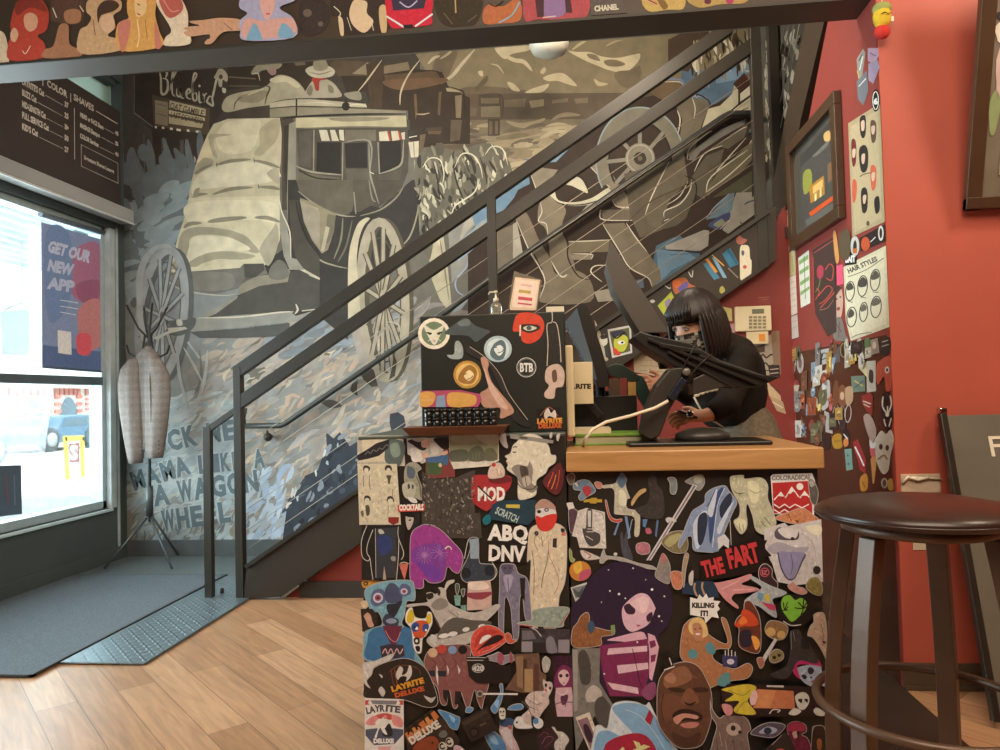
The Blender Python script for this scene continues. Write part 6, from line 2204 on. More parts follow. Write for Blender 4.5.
tr = thing('desk_tray', 'black open tray on the desk behind the paper stack', 'tray', (at(606, 405, 1, 2.66).x, 2.66, DZ))
xt0 = at(572, 405, 1, 2.63).x; xt1 = at(637, 405, 1, 2.63).x; ztt = at(605, 396, 1, 2.63).z
w = MB(); w.box((xt0, 2.63, DZ+.001), (xt1, 2.75, DZ+.012)); w.box((xt0, 2.63, DZ+.012), (xt1, 2.638, ztt)); w.box((xt0, 2.742, DZ+.012), (xt1, 2.75, ztt+.02)); w.box((xt0, 2.638, DZ+.012), (xt0+.008, 2.742, ztt)); w.box((xt1-.008, 2.638, DZ+.012), (xt1, 2.742, ztt)); w.build('tray_body', M['black_plastic'], tr, bevel=.002)
w = MB(); A = at(583, 396, 1, 2.60); B_ = at(601, 416, 1, 2.60); w.bar(A, B_, .02, .026); w.build('stapler', M['black_plastic'], label='black stapler leaning on the front of the desk tray', cat='stapler', bevel=.004)
for i, (x0_, x1_, y0_, c, lb) in enumerate(((609, 620, 379, '#5a4030', 'brown product box standing in the black desk tray'), (620, 627, 378, '#8a3a34', 'dark red narrow box standing in the black desk tray'), (628, 636, 382, '#c79a54', 'tan small box standing at the right of the black desk tray'))):
    w = qbox(x0_, y0_, x1_, 396, 2.69, .04); lo = min(v.z for v in w.v)
    for v in w.v:
        if abs(v.z-lo) < 1e-6: v.z = DZ+.0125
    w.build('product_box', mat('carton_%d' % i, c, .6), label=lb, cat='box', bevel=.001)
# desk monitor seen from its side (left)
mn = thing('monitor', 'black desk monitor seen edge-on behind the cream box', 'monitor', (at(590, 390, 1, 2.6).x, 2.6, DZ))
out = [(573, 318), (577, 306), (583, 303), (588, 308), (594, 326), (604, 357), (609, 382), (605, 387), (598, 386), (594, 376), (585, 348)]
w = MB(); w.prism([at(x, y, 1, 2.58) for x, y in cat_rom(out, True, 3)], (0, .22, 0)); w.build('casing', M['black_plastic'], mn, bevel=.004)
w = MB(); w.prism([at(x, y, 1, 2.575) for x, y in ((565, 322), (577, 308), (583, 330), (592, 360), (597, 380), (590, 378), (584, 360))], (0, .2, 0)); w.build('screen', mat('screen_glass', '#5d6c78', .12, 0, .1, 3, spec=.7), mn)
w = MB(); w.tube([at(600, 384, 1, 2.72), (at(600, 384, 1, 2.72).x, 2.72, DZ+.012)], .018, 10); w.box((at(588, 400, 1, 2.7).x, 2.66+.1, DZ+.001), (at(613, 400, 1, 2.7).x, 2.758, DZ+.012)); w.build('foot', M['black_plastic'], mn)
# tall display leaning back, seen from behind
dm = thing('tilted_display', 'grey tilted flat display panel rising behind the person in black', 'display', (at(640, 340, 1, 2.62).x, 2.62, DZ))
w = MB(); w.prism([at(x, y, 1, 2.60) for x, y in ((606, 264), (611, 240.5), (624, 262), (669, 333), (640, 333), (613, 289))], (0, .18, 0)); w.build('panel', M['dark_grey'], dm, bevel=.003)
w = MB(); w.bar(at(652, 330, 1, 2.66), at(660, 352, 1, 2.60), .03, .03); w.bar(at(659, 349, 1, 2.60), at(664, 366, 1, 2.52), .03, .03); w.build('hinge_arm', M['black_plastic'], dm, bevel=.003)
# touch terminal on its slanted stand
tm = thing('checkout_terminal', 'black touch screen terminal on a slanted stand at the front of the wooden top', 'terminal', (at(700, 441, 1, 2.36).x, 2.4, DZ))
bx0 = at(629, 440, 1, 2.30).x; bx1 = at(773, 440, 1, 2.30).x
w = MB(); w.box((bx0, 2.30, DZ+.001), (bx1, 2.52, DZ+.013)); w.build('base_plate', mat('terminal_black', '#1b1917', .35), tm, bevel=.004)
w = MB(); w.prism([at(x, y, 1, 2.36) for x, y in ((640, 434), (645, 410), (656, 385), (669, 369), (690, 366), (694, 380), (680, 392), (669, 412), (660, 436), (650, 440))], (0, .09, 0)); w.build('stand_arm', mat('stand_grey', '#35312c', .4), tm, bevel=.006)
w = MB(); w.lathe([(.09, 0), (.085, .02), (.05, .035), (.001, .04)], (at(700, 436, 1, 2.46).x, 2.42, DZ+.0135), 24, sy=.8); w.build('stand_foot', MATS['stand_grey'], tm)
hd = [(632, 337), (640, 331), (652, 335), (690, 343), (720, 360), (764, 375), (781, 377), (772, 381), (760, 387), (742, 388), (722, 386), (705, 378), (690, 371), (672, 365), (660, 357), (645, 347)]
w = MB(); w.prism([at(x, y, 1, 2.36) for x, y in hd], (0, .20, 0)); w.build('screen_housing', M['black_plastic'], tm, bevel=.004)
w = MB()
for a_, b_, t in (((648, 339), (758, 384), .009), ((668, 352), (735, 388), .007), ((660, 345), (700, 352), .012), ((700, 356), (768, 379), .006)): w.bar(at(*a_, 1, 2.35), at(*b_, 1, 2.35), t, t)
w.build('housing_ribs', mat('rib_black', '#26221e', .3), tm, bevel=.001)
w = MB(); w.prism([at(x, y, 1, 2.352) for x, y in ((693, 379), (704, 374), (722, 380), (728, 386), (712, 390), (692, 395))], (0, .08, 0)); w.build('rear_cover', MATS['stand_grey'], tm, bevel=.003)
w = MB(); w.lathe([(.012, 0), (.013, .01), (.009, .014), (.001, .014)], at(686, 372, 1, 2.35), 16, axis=(0, -1, 0)); w.build('knob', mat('knob_grey', '#76706a', .35, .3), tm)
w = MB(); w.tube([at(x, y, 1, 2.345) for x, y in ((697, 340), (690, 355), (684, 366), (682, 376))], .003, 6); w.tube([at(x, y, 1, 2.345) for x, y in ((712, 354), (700, 364), (692, 374), (686, 384))], .003, 6); w.build('lead', M['black_plastic'], tm)
w = MB(); w.bar(at(684, 379, 1, 2.34), at(670, 399, 1, 2.34), .026, .024); w.build('plug_adapter', mat('plug_blue_black', '#232735', .25), tm, bevel=.004)
cb = MB(); pts = [at(668, 401, 1, 2.33), at(655, 408, 1, 2.32), at(630, 416, 1, 2.31), at(606, 422, 1, 2.29), at(592, 430, 1, 2.27), at(585, 439, 1, 2.25)]
pts.append(Vector((at(583, 445, 2, DZ+.004).x, at(583, 445, 2, DZ+.004).y, DZ+.004)))
cb.tube([Vector(p_) for p_ in pts], .0052, 8); cb.build('charging_cable', M['white_plastic'], label='white cable arching from the terminal down onto the wooden top', cat='cable')
# handheld scanner
sc = thing('barcode_scanner', 'dark teal barcode scanner held in the pointing hand', 'scanner', (at(636, 385, 1, 2.72).x, 2.72, at(636, 385, 1, 2.72).z))
tealp = mat('scanner_teal', '#2c3832', .35)
w = MB(); w.prism([at(x, y, 1, 2.70) for x, y in cat_rom([(609, 366), (620, 364), (634, 372), (640, 378), (632, 382), (618, 378), (609, 374)], True, 3)], (0, .05, 0)); w.build('scanner_head', tealp, sc, bevel=.004)
w = MB(); w.prism([at(x, y, 1, 2.705) for x, y in cat_rom([(632, 378), (642, 376), (650, 392), (654, 408), (648, 412), (642, 404), (636, 392)], True, 3)], (0, .035, 0)); w.build('grip', mat('scanner_grip', '#2e4a46', .4), sc, bevel=.003)
# ================================================================ coat rack with a checked jacket
cc = G(150, 556); CYr = 5.06; CX = at(150, 540, 1, CYr).x
def K(px, py, dy=0): return at(px, py, 1, CYr+dy)
ra = thing('coat_rack', 'thin black metal coat rack with a tripod foot by the storefront window', 'coat rack', (CX, CYr, 0))
m_ = M['black_metal']
w = MB(); w.tube([(K(149.5, 500).x, CYr, K(150, 522).z), (K(149.5, 330).x, CYr, K(148, 325).z)], .011, 10); w.tube([(K(149.5, 500).x, CYr, K(150, 486).z), (K(149.5, 500).x, CYr, K(150, 516).z)], .026, 10); w.build('pole', mat('rack_grey', '#4c5252', .4, .2), ra)
for a_, b_ in (((147, 518), (104, 571)), ((151, 518), (172, 571)), ((152, 516), (178, 557))):
    e = G(*b_); w = MB(); w.tube([K(*a_), Vector((e.x, e.y, .018))], .009, 8); w.build('leg', MATS['rack_grey'], ra)
for tip in ((126.5, 305), (144, 307), (152.5, 303), (167.5, 307)):
    w = MB(); w.tube([K(148, 338), K(148+(tip[0]-148)*.45, 328), K(*tip, -.03 if tip[0] < 150 else .03)], .008, 8); w.build('hook', m_, ra)
for s_ in (-1, 1):
    w = MB(); w.tube([K(148+s_*3, 335), K(148+s_*5, 350), K(148+s_*12, 357), K(148+s_*19, 353), K(148+s_*21.5, 345)], .008, 8); w.build('hook', m_, ra)
def tweed():
    m = mat('grey_check_tweed', '#837a74', .9, 0, .12, 60, spec=.1); N = m.node_tree.nodes; L = m.node_tree.links
    tc = [n for n in N if n.type == 'TEX_COORD'][0]; vm = [n for n in N if n.type == 'VECT_MATH'][0]
    outs = []
    for sc_, ax in ((34, 'X'), (34, 'Z')):
        wv = N.new('ShaderNodeTexWave'); wv.bands_direction = ax; wv.inputs['Scale'].default_value = sc_/6.28*1.0; L.new(tc.outputs['Object'], wv.inputs['Vector'])
        mr = N.new('ShaderNodeMapRange'); mr.inputs[1].default_value = .4; mr.inputs[2].default_value = .6; mr.inputs[3].default_value = .94; mr.inputs[4].default_value = 1.05; L.new(wv.outputs['Fac'], mr.inputs[0]); outs.append(mr)
    mu_ = N.new('ShaderNodeMath'); mu_.operation = 'MULTIPLY'; L.new(outs[0].outputs[0], mu_.inputs[0]); L.new(outs[1].outputs[0], mu_.inputs[1])
    v2 = N.new('ShaderNodeVectorMath'); v2.operation = 'SCALE'; L.new(vm.outputs[0], v2.inputs[0]); L.new(mu_.outputs[0], v2.inputs['Scale'])
    L.new(v2.outputs[0], N['Principled BSDF'].inputs['Base Color']); return m
jk = thing('jacket', 'grey checked jacket hanging from the coat rack hook', 'jacket', (K(150, 460).x, CYr, K(150, 460).z))
def drape(rows, name, y0, thick=.055, par=jk):
    """rows: (py, left px, right px) -> soft folded tube"""
    w = MB(); w.smooth = True; n = 20; vs = []; fs = []
    for r, (py, l, rr_) in enumerate(rows):
        a = K(l, py); b = K(rr_, py); c = (a+b)/2; hw = (b.x-a.x)/2
        for k in range(n):
            q = 2*math.pi*k/n; f = 1+.09*math.cos(5*q+r*.12)
            vs.append((c.x+hw*math.cos(q), y0+thick*math.sin(q)*f*(1 if r else .5), c.z))
    for r in range(len(rows)-1):
        for k in range(n): k2 = (k+1) % n; fs.append((r*n+k, (r+1)*n+k, (r+1)*n+k2, r*n+k2))
    fs.append(tuple(range(n))); fs.append(tuple((len(rows)-1)*n+k for k in reversed(range(n))))
    w.add(vs, fs); return w.build(name, tweed(), par)
drape([(347, 149, 153), (355, 141, 160), (364, 134, 166), (376, 131, 170), (395, 130, 172), (420, 134, 170), (440, 138, 166), (449, 141, 162)], 'jacket_body', CYr-.035, .06)
drape([(360, 136, 144), (370, 128, 146), (386, 125.5, 147), (410, 127, 149), (435, 131, 150), (452, 134.5, 150), (462, 137, 149)], 'sleeve', CYr-.085, .05)
drape([(352, 152, 158), (362, 152, 169), (374, 152, 175), (392, 152, 177), (415, 152.5, 175), (436, 153, 172.5), (450, 153, 170), (457, 155, 169)], 'sleeve', CYr-.085, .05)
for px in (141.5, 158.5):
    for py in (441, 445, 449, 453):
        w = MB(); w.lathe([(.0065, 0), (.006, .004), (.001, .005)], K(px, py, -.137), 8, axis=(0, -1, 0)); w.build('cuff_button', M['dark_grey'], jk)
w = MB(); w.tube([K(150.5, 350, -.10), K(149.5, 380, -.135), K(151, 420, -.13), K(151, 448, -.10)], .006, 6); w.build('lapel_fold', tweed(), jk)
# ================================================================ bar stool
SYs = 1.80
def T_(px, py, y=SYs): return at(px, py, 1, y)
c = T_(918, 511); sx_, sz_ = c.x, c.z; rs_ = (T_(1018, 511).x-T_(819, 511).x)/2
so = thing('bar_stool', 'dark metal bar stool with a round brown leather seat in front of the red wall', 'stool', (sx_, SYs, 0))
leather = mat('brown_leather', '#33201a', .32, 0, .12, 14, bump=.03, spec=.5); stm = mat('bronze_metal', '#5a4232', .38, .2, .1, 8)
w = MB(); zc = sz_
w.lathe([(rs_*.82, -.020), (rs_*.97, -.015), (rs_*1.0, -.004), (rs_*.985, .006), (rs_*.9, .016), (rs_*.6, .028), (rs_*.3, .033), (.001, .035)], (sx_, SYs, zc), 48); w.build('seat', leather, so)
w = MB(); ring = [(sx_+rs_*1.0*math.cos(q*math.pi/24), SYs+rs_*1.0*math.sin(q*math.pi/24), zc-.005) for q in range(49)]; w.tube(ring, .0035, 6, cap=False); w.build('seat_piping', leather, so)
w = MB(); w.lathe([(rs_*.70, -.046), (rs_*.75, -.042), (rs_*.75, -.026), (rs_*.7, -.021)], (sx_, SYs, zc), 40); w.lathe([(.05, -.066), (.05, -.03)], (sx_, SYs, zc), 16); w.build('swivel_plate', stm, so)
for k, aq in enumerate((-152, -40, 52, 158)):
    q = math.radians(aq); ux, uy = math.cos(q), math.sin(q); pts = []
    for t in range(13):
        t /= 12; r = .150+.055*t+.022*math.sin(math.pi*min(1, t*1.15)); pts.append(Vector((sx_+ux*r, SYs+uy*r, (zc-.05)*(1-t)+.002)))
    w = MB(); vs = []; fs = []; tx, ty = -uy, ux
    for p_ in pts:
        for a_, b_ in ((-1, -1), (1, -1), (1, 1), (-1, 1)): vs.append((p_.x+tx*.022*a_+ux*.017*b_, p_.y+ty*.022*a_+uy*.017*b_, p_.z))
    for i in range(12):
        for j in range(4): j2 = (j+1) % 4; fs.append((i*4+j, (i+1)*4+j, (i+1)*4+j2, i*4+j2))
    fs += [(0, 1, 2, 3), (51, 50, 49, 48)]; w.add(vs, fs); w.build('leg', stm, so, bevel=.002)
zr = T_(920, 703).z; w = MB(); rr2 = .236; w.tube([(sx_+rr2*math.cos(q*math.pi/24), SYs+rr2*math.sin(q*math.pi/24), zr) for q in range(49)], .011, 8, cap=False); w.build('foot_ring', stm, so)
# ================================================================ red wall side: leaning board, framed picture, plates, charm
def solveY(px, py, X):
    lo, hi = 1.5, 3.2
    for _ in range(40):
        m__ = (lo+hi)/2
        if at(px, py, 1, m__).x < X: lo = m__
        else: hi = m__
    return lo
bt = at(939, 413, 1, 2.885); Yb = 2.62; xb_ = at(967, 678, 1, 2.62)
bo = thing('chalkboard_sign', 'dark green grey sandwich board with white letter F leaning on the red wall', 'sign board', (bt.x+.3, 2.75, 0))
zB = .03; zT = bt.z; Yt = 2.885; Wd = .66
def lean(x, s, o=0): return Vector((bt.x+x, Yb+(Yt-Yb)*s-o, zB+(zT-zB)*s))
w = MB(); n_ = Vector((0, .02, 0)); w.hexa([lean(.02, .0), lean(Wd, .0), lean(Wd, .0)+n_, lean(.02, .0)+n_, lean(.02, .99), lean(Wd, .99), lean(Wd, .99)+n_, lean(.02, .99)+n_]); w.build('panel', mat('chalkboard', '#6b665a', .5, 0, .08, 6), bo)
for x in (.0, Wd): w = MB(); w.bar(lean(x+.008, -.01, .004), lean(x+.008, 1.0, .004), .024, .03, up=(0, 1, 0)); w.build('side_rail', mat('rail_brown', '#3a332c', .3, .3), bo, bevel=.003)
w = MB(); w.box((lean(0, 1).x-.004, Yt-.02, zT-.004), (lean(0, 1).x+.022, Yt+.012, zT+.02)); w.build('corner_cap', M['chrome'], bo, bevel=.004)
mbF = MB(); gl = glyphs('F', .01); xF = at(988, 455, 1, 2.85).x-bt.x; sF = .105
def fpt(u, v): s = (at(988, 456, 1, 2.85).z-zB)/(zT-zB); return lean(xF+u*.11, s+v*sF/(zT-zB), .0035)
mbF.add([fpt(u, v) for u, v in gl[0]], [tuple(f) for f in gl[1]]); mbF.build('lettering', mat('chalk_white', '#e4dcc8', .8), bo)
XT = at(962.5, 211, 1, 2.90).x; Y2 = solveY(977.5, 12, XT); zb2 = at(962.5, 211, 1, 2.90).z; zt2 = zb2+(at(977.5, 12, 1, Y2).z-zb2)*1.35; Y3 = 2.90+(Y2-2.90)*1.35
fr = thing('framed_picture', 'large dark framed picture tilted forward high on the red wall at right', 'picture', (XT+.4, 2.88, zb2))
def fp(x, s, o=0): return Vector((XT+x, 2.90+(Y3-2.90)*s-o, zb2+(zt2-zb2)*s))
def slabf(x0, x1, s0, s1, o, t, m, name, bev=.003): w = MB(); w.hexa([fp(x0, s0, o), fp(x1, s0, o), fp(x1, s0, o-t), fp(x0, s0, o-t), fp(x0, s1, o), fp(x1, s1, o), fp(x1, s1, o-t), fp(x0, s1, o-t)]); return w.build(name, m, fr, bevel=bev)
fm = mat('frame_brown', '#4a3524', .3, 0, .1, 8); FWD = .9
slabf(0, .055, 0, 1, .025, .03, fm, 'frame_side'); slabf(FWD-.055, FWD, 0, 1, .025, .03, fm, 'frame_side'); slabf(0, FWD, 0, .045, .027, .03, fm, 'frame_bottom'); slabf(0, FWD, .95, 1, .027, .03, fm, 'frame_top')
slabf(.055, FWD-.055, .045, .95, .006, .012, mat('mount_grey', '#756a5c', .6), 'mount', 0)
slabf(.115, FWD-.1, .13, .9, .010, .004, mat('print_green_grey', '#9a9478', .5), 'print', 0)
for (a_, b_, c_, d_, col, nm) in ((.06, .115, .70, .735, '#241e1c', 'dark_moustache_shape'), (.062, .112, .62, .70, '#d8d0c0', 'white_shape'), (.062, .10, .28, .45, '#8a9a6a', 'green_shape'), (.075, .113, .42, .62, '#c9b0a8', 'pink_shape')):
    w = MB(); n = 14; pts = []
    for k in range(n): q = 2*math.pi*k/n; pts.append(fp((a_+b_)/2+(b_-a_)/2*math.cos(q)*(1+.2*math.sin(3*q)), (c_+d_)/2+(d_-c_)/2*math.sin(q), .0075))
    w.prism(pts, (0, -.001, 0)); w.build(nm, mat('art_'+nm, col, .6), fr)
# wall plate, card and tape behind the stool
pt = thing('wall_plate', 'clear taped wall plate low on the red wall behind the stool', 'wall plate', (at(922, 485, 1, 2.92).x, 2.92, at(922, 492, 1, 2.92).z))
qbox(901, 474, 941, 493, 2.922, .008).build('plate', mat('plate_white', '#cdb8a0', .3, 0, .1, 30), pt, bevel=.003)
w = MB(); w.tube([at(902, 483, 1, 2.915), at(908, 477, 1, 2.912), at(918, 480, 1, 2.912), at(929, 477, 1, 2.912)], .006, 6); w.tube([at(912, 477, 1, 2.914), at(941, 479, 1, 2.914)], .004, 6); w.build('taped_cord', M['white_plastic'], pt)
qbox(913, 533, 937, 550, 2.9235, .004).build('notice_card', mat('card_cream', '#dccbb0', .6), label='small cream card on the red wall seen between the stool legs', cat='card')
ch = thing('plush_charm', 'small yellow and red plush toy hanging at the top corner of the red wall', 'plush toy', (at(882, 20, 1, 2.88).x, 2.88, at(882, 38, 1, 2.88).z))
def HH(px, py): return at(px, py, 1, 2.88)
w = MB(); w.ball(HH(882, 17), ((HH(891, 17).x-HH(873, 17).x)/2, .03, (HH(882, 5).z-HH(882, 29).z)/2)); o = w.build('plush_body', mat('plush_yellow', '#d8b832', .9, 0, .15, 40), ch)
w = MB(); w.ball(HH(882, 9), (.036, .028, .026)); w.build('plush_top', mat('plush_green', '#9aa25a', .9, 0, .15, 40), ch)
w = MB(); w.ball(HH(882, 32), (.03, .024, .028)); w.build('plush_skirt', mat('plush_red', '#c8342c', .9, 0, .15, 40), ch)
w = MB(); w.tube([HH(878, 18)+Vector((0, -.032, 0)), HH(881, 16.5)+Vector((0, -.034, 0)), HH(884, 18)+Vector((0, -.034, 0)), HH(888, 16.8)+Vector((0, -.03, 0))], .0016, 6); w.build('mouth', M['black_plastic'], ch)
w = MB(); w.box(HH(891, 16), HH(894, 21)+Vector((0, .003, 0))); w.build('fabric_tag', M['white_plastic'], ch)
w = MB(); w.tube([HH(882, 5), HH(882, -6)], .0015, 5); w.build('string', M['white_plastic'], ch)
# ================================================================ things pinned to the right wall
def flat(name, lab, cat, plane, spec, stack, group=None, g=GP, wb=WBP, m=None, grain_=0, base=.0003, step=None):
    a = Art(plane, g=g, wb=wb, base=base, stack=stack); a.grain = grain_; a.run(spec)
    return a.build(name, m or M['paper'], label=lab, cat=cat, group=group)
sR = []
# framed picture with real depth
fpx = at(820, 170, 0, RX); fo = thing('framed_print', 'dark framed print of a city crossing hanging on the red side wall', 'picture', (RX-.01, fpx.y, at(820, 240, 0, RX).z))
Q4 = [at(*q, 0, RX) for q in ((793.5, 248), (847, 223), (841, 92), (793.5, 143))]
ys = [q.y for q in Q4]; yA = (Q4[0].y+Q4[3].y)/2; yB = (Q4[1].y+Q4[2].y)/2; zA = (Q4[0].z+Q4[1].z)/2; zB_ = (Q4[2].z+Q4[3].z)/2; fw = .058
w = MB(); w.box((RX-.010, yB+.02, zA+.02), (RX-.001, yA-.02, zB_-.02)); w.build('backing', mat('print_backing', '#4a463e', .4), fo)
w = MB(); w.box((RX-.035, yB, zA), (RX-.001, yA, zA+fw)); w.build('frame_bottom', fm, fo, bevel=.003)
w = MB(); w.box((RX-.035, yB, zB_-fw), (RX-.001, yA, zB_)); w.build('frame_top', fm, fo, bevel=.003)
w = MB(); w.box((RX-.035, yB, zA+fw), (RX-.001, yB+fw, zB_-fw)); w.build('frame_side', fm, fo, bevel=.003)
w = MB(); w.box((RX-.035, yA-fw, zA+fw), (RX-.001, yA, zB_-fw)); w.build('frame_side', fm, fo, bevel=.003)
a = Art((0, RX-.012, -1), g=GP, wb=WBP, base=0); a.run('''
V 740 0 2.679
B 4a463e 160,405 262,285 268,560 165,620
S 6b675c 180,400 210,370 240,380 200,420
P 3a3832 162,420 262,300 262,350 162,450
S c8a060 225,360 240,350 242,375 228,378
S 8a8a3c 170,465 190,455 192,500 172,520
P a8762c 185,500 225,470 228,520 190,545
P d8a85c 195,500 222,480 222,500 196,520
P c8501f 185,570 262,515 262,528 190,580
P d8c48a 200,520 206,516 206,535 200,540
P d8c48a 214,505 219,502 219,526 214,530
P 7a5a3c 235,440 262,420 262,470 236,490
P 5f5a50 175,590 262,535 262,560 180,605
''')
a.build('print', M['print'], fo)
flat('poster', 'tan poster of drawn heads with hats and beards high on the side wall', 'poster', 'right', '''
V 780 0 3
B a8946c 205,370 300,310 315,665 218,710
P b49f76 212,380 294,328 306,655 224,698
S 2b2420 240,360 248,346 258,352 258,400 250,415 242,400
S c9a888 244,366 254,362 254,388 246,392
S 5a4030 272,370 280,360 290,372 288,420 276,425
S c9a888 275,380 286,378 284,400 277,402
S 6a2a24 215,425 225,418 230,440 228,490 218,495
S c9a888 218,450 228,447 226,470 219,472
S 2b2420 238,450 256,435 266,460 262,510 244,512
S c9a888 246,465 256,462 254,488 247,490
S c05a3c 272,505 282,495 290,510 288,560 276,568
S c9a888 276,520 286,518 284,540 277,542
S c05a3c 218,545 226,538 232,555 228,600 219,604
S 2b2420 244,575 256,562 264,580 262,630 248,636
S c9a888 250,588 260,586 257,608 251,610
S 2b2420 284,598 298,590 300,630 288,640
E 5a4a36 265,670 5 8
L 5a4a36 3 240,530 255,522 275,518
''', sR, grain_=.12)
flat('poster', 'cream poster of six numbered hair styles below the tan heads poster', 'poster', 'right', '''
V 780 220 5
B cfc09a 318,235 530,128 548,535 355,605 330,500
P d8caa4 330,245 520,150 535,520 365,585 340,490
T 4a4438 34 345,268 -24 160 .04 HAIR_STYLES
L 6a6250 4 340,285 430,250 520,190
R 3f392e 352,355 22 48 5 5
R 3f392e 415,330 24 52 5 5
R 3f392e 478,300 24 54 5 5
R 3f392e 360,485 24 50 5 5
R 3f392e 420,460 20 48 5 5
R 3f392e 482,435 26 54 5 5
S 4a4238 336,335 352,312 368,330 366,345 340,352
S 4a4238 396,310 415,285 434,300 432,330 398,335
S 5a5244 460,280 478,252 496,270 494,290 462,300
S 4a4238 342,470 355,445 372,460 368,480 345,490
S 6a604e 406,440 420,420 434,432 432,450 408,458
S 6a604e 462,410 482,388 502,402 498,420 466,430
L 6a6250 4 340,405 365,412
L 6a6250 4 405,385 432,390
L 6a6250 4 465,360 495,362
L 5a5244 3 360,588 400,570 460,562
''', sR, grain_=.06)
ITEMS = [
('bumper_sticker', 'small black sticker with four white capitals above the hair styles poster', 'sticker', 'V 780 220 5\nB 1f1a17 325,165 385,155 385,220 328,228\nT e6ddc8 44 329,212 -4 52 .06 BAIT'),
('tag', 'bright pink tag hanging beside the hair styles poster', 'tag', 'V 780 220 5\nB d8546a 283,228 314,222 318,320 286,328'),
('cutout', 'pale tattooed face cutout left of the hair styles poster', 'cutout', 'V 780 220 5\nO c49a80 272,360 285,335 305,335 316,400 310,470 295,495 278,480 270,420\nS 4a3428 272,350 290,328 310,340 300,352 278,380\nE 3a2a22 284,395 5 4\nE 3a2a22 303,385 5 4\nS 8a3a34 285,440 300,435 298,450 288,452\nO 7a6a5c 275,500 310,490 330,570 345,600 290,605 268,580\nL 4a3c34 3 285,520 310,560\nL 4a3c34 3 300,510 295,590'),
('neon_poster', 'dark poster with a red line drawn flower beside the framed city print', 'poster', 'V 780 220 5\nB 45322a 165,150 278,80 285,560 240,580 180,470\nL a84a40 4 172,165 272,100\nL a84a40 4 168,185 172,440\nS a83c44 190,240 205,225 220,240 218,280 200,295 188,275\nL 6a7a3c 4 205,295 195,340 180,360\nL b84a3c 5 230,250 250,220 270,240 262,300 235,290\nL b84a3c 5 195,380 240,330 265,350 230,400 200,420\nL b84a3c 5 205,440 260,380 275,360\nL b84a3c 4 180,400 200,360 185,340\nL a86a50 3 200,450 240,440 270,400'),
('calendar', 'white sheet with green bands pinned left of the red flower poster', 'sheet', 'V 780 220 5\nB cfc9b0 92,190 145,150 152,415 105,440\nP 7f9a5a 96,205 142,172 142,195 97,225\nP 7f9a5a 98,255 144,225 144,245 99,275\nP 7f9a5a 101,310 146,280 147,300 102,330\nP 7f9a5a 103,360 148,330 149,345 104,378\nA 5f7040 3 122,180 128,395'),
('paper_sheet', 'tan sheet at the top of the paper column in the wall corner', 'sheet', 'V 780 220 5\nB b5a472 8,185 78,145 80,270 10,298\nL 8a8a54 3 25,200 30,280\nL 8a8a54 3 45,190 50,270\nL 8a8a54 3 62,180 66,262'),
('paper_sheet', 'long white sheet in the middle of the corner paper column', 'sheet', 'V 780 220 5\nB cdb9a0 10,305 80,272 88,465 20,498\nL a08a78 2 20,330 76,305\nL a08a78 2 20,360 78,335\nL a08a78 2 22,390 80,365\nL a08a78 2 24,420 82,395\nL a08a78 2 26,450 84,425\nL a08a78 2 45,320 52,470'),
('paper_sheet', 'grey white sheet at the bottom of the corner paper column', 'sheet', 'V 780 220 5\nB b9a894 22,500 88,472 96,585 28,608\nL 8f7f70 2 30,525 88,500\nL 8f7f70 2 32,555 90,530'),
('text_strip', 'torn white and black text strip left of the framed city print', 'strip', 'V 740 180 7.5\nO cfc6b8 335,70 390,15 400,100 415,200 410,300 428,440 400,510 350,530 345,440 352,380 340,290 335,180\nL 4a4440 5 355,80 365,150 360,260\nL 4a4440 5 385,110 400,240\nL 4a4440 5 365,290 380,370\nS a84a40 360,440 420,400 428,460 350,500'),
('photo_strip', 'fanned photo booth strips near the top corner of the side wall', 'photos', 'V 740 0 6.25\nB 8a8478 730,370 770,305 785,330 765,480 740,490\nB b08a94 800,300 865,300 868,350 840,400 800,380\nB 9a8490 805,400 860,370 876,420 835,525 805,500\nB 6a6a6a 730,510 795,440 805,560 775,660 740,620\nL 2c2724 6 745,380 765,340\nL d8d0c0 5 770,350 750,440\nL c8b04c 6 735,440 748,490\nL 5a4a6a 6 815,330 850,350\nL d8d0c0 5 745,540 790,490'),
('round_sticker', 'round black sticker with a white number on the side wall corner edge', 'sticker', 'V 740 0 6.25\nC 1f1b18 851,628 25 70\nR d8d0bc 851,628 18 56 0 5\nT d8d0bc 50 838,650 0 28 .06 6'),
('row_sticker', 'dark sticker strip with orange and white emblems between the two posters', 'sticker', 'V 780 220 5\nB 2c211c 400,90 528,20 530,105 405,158\nE b8502c 430,120 22 36\nL c9bfae 5 455,110 480,85\nE d0c6b2 507,66 14 38\nE 2c211c 507,66 7 26'),
('oval_sticker', 'pale oval sticker with a dark figure above the capitals sticker', 'sticker', 'V 780 220 5\nC bdb6a2 378,130 22 50\nS 3a2a22 370,120 380,100 388,130 380,160 370,150\nP b8642c 366,145 390,140 388,165 368,168'),
('ice_cream_cutout', 'thin orange candle cutout above the pink tag', 'cutout', 'V 780 220 5\nO c98a4c 270,70 282,55 292,120 300,200 285,215 275,150'),
('olive_print', 'dark olive head print left of the pale oval sticker', 'print', 'V 780 220 5\nO 5a4a34 300,80 330,45 355,70 352,180 320,200 300,160'),
]
for nm, lb, ct_, sp in ITEMS: flat(nm, lb, ct_, 'right', sp, sR, grain_=0)
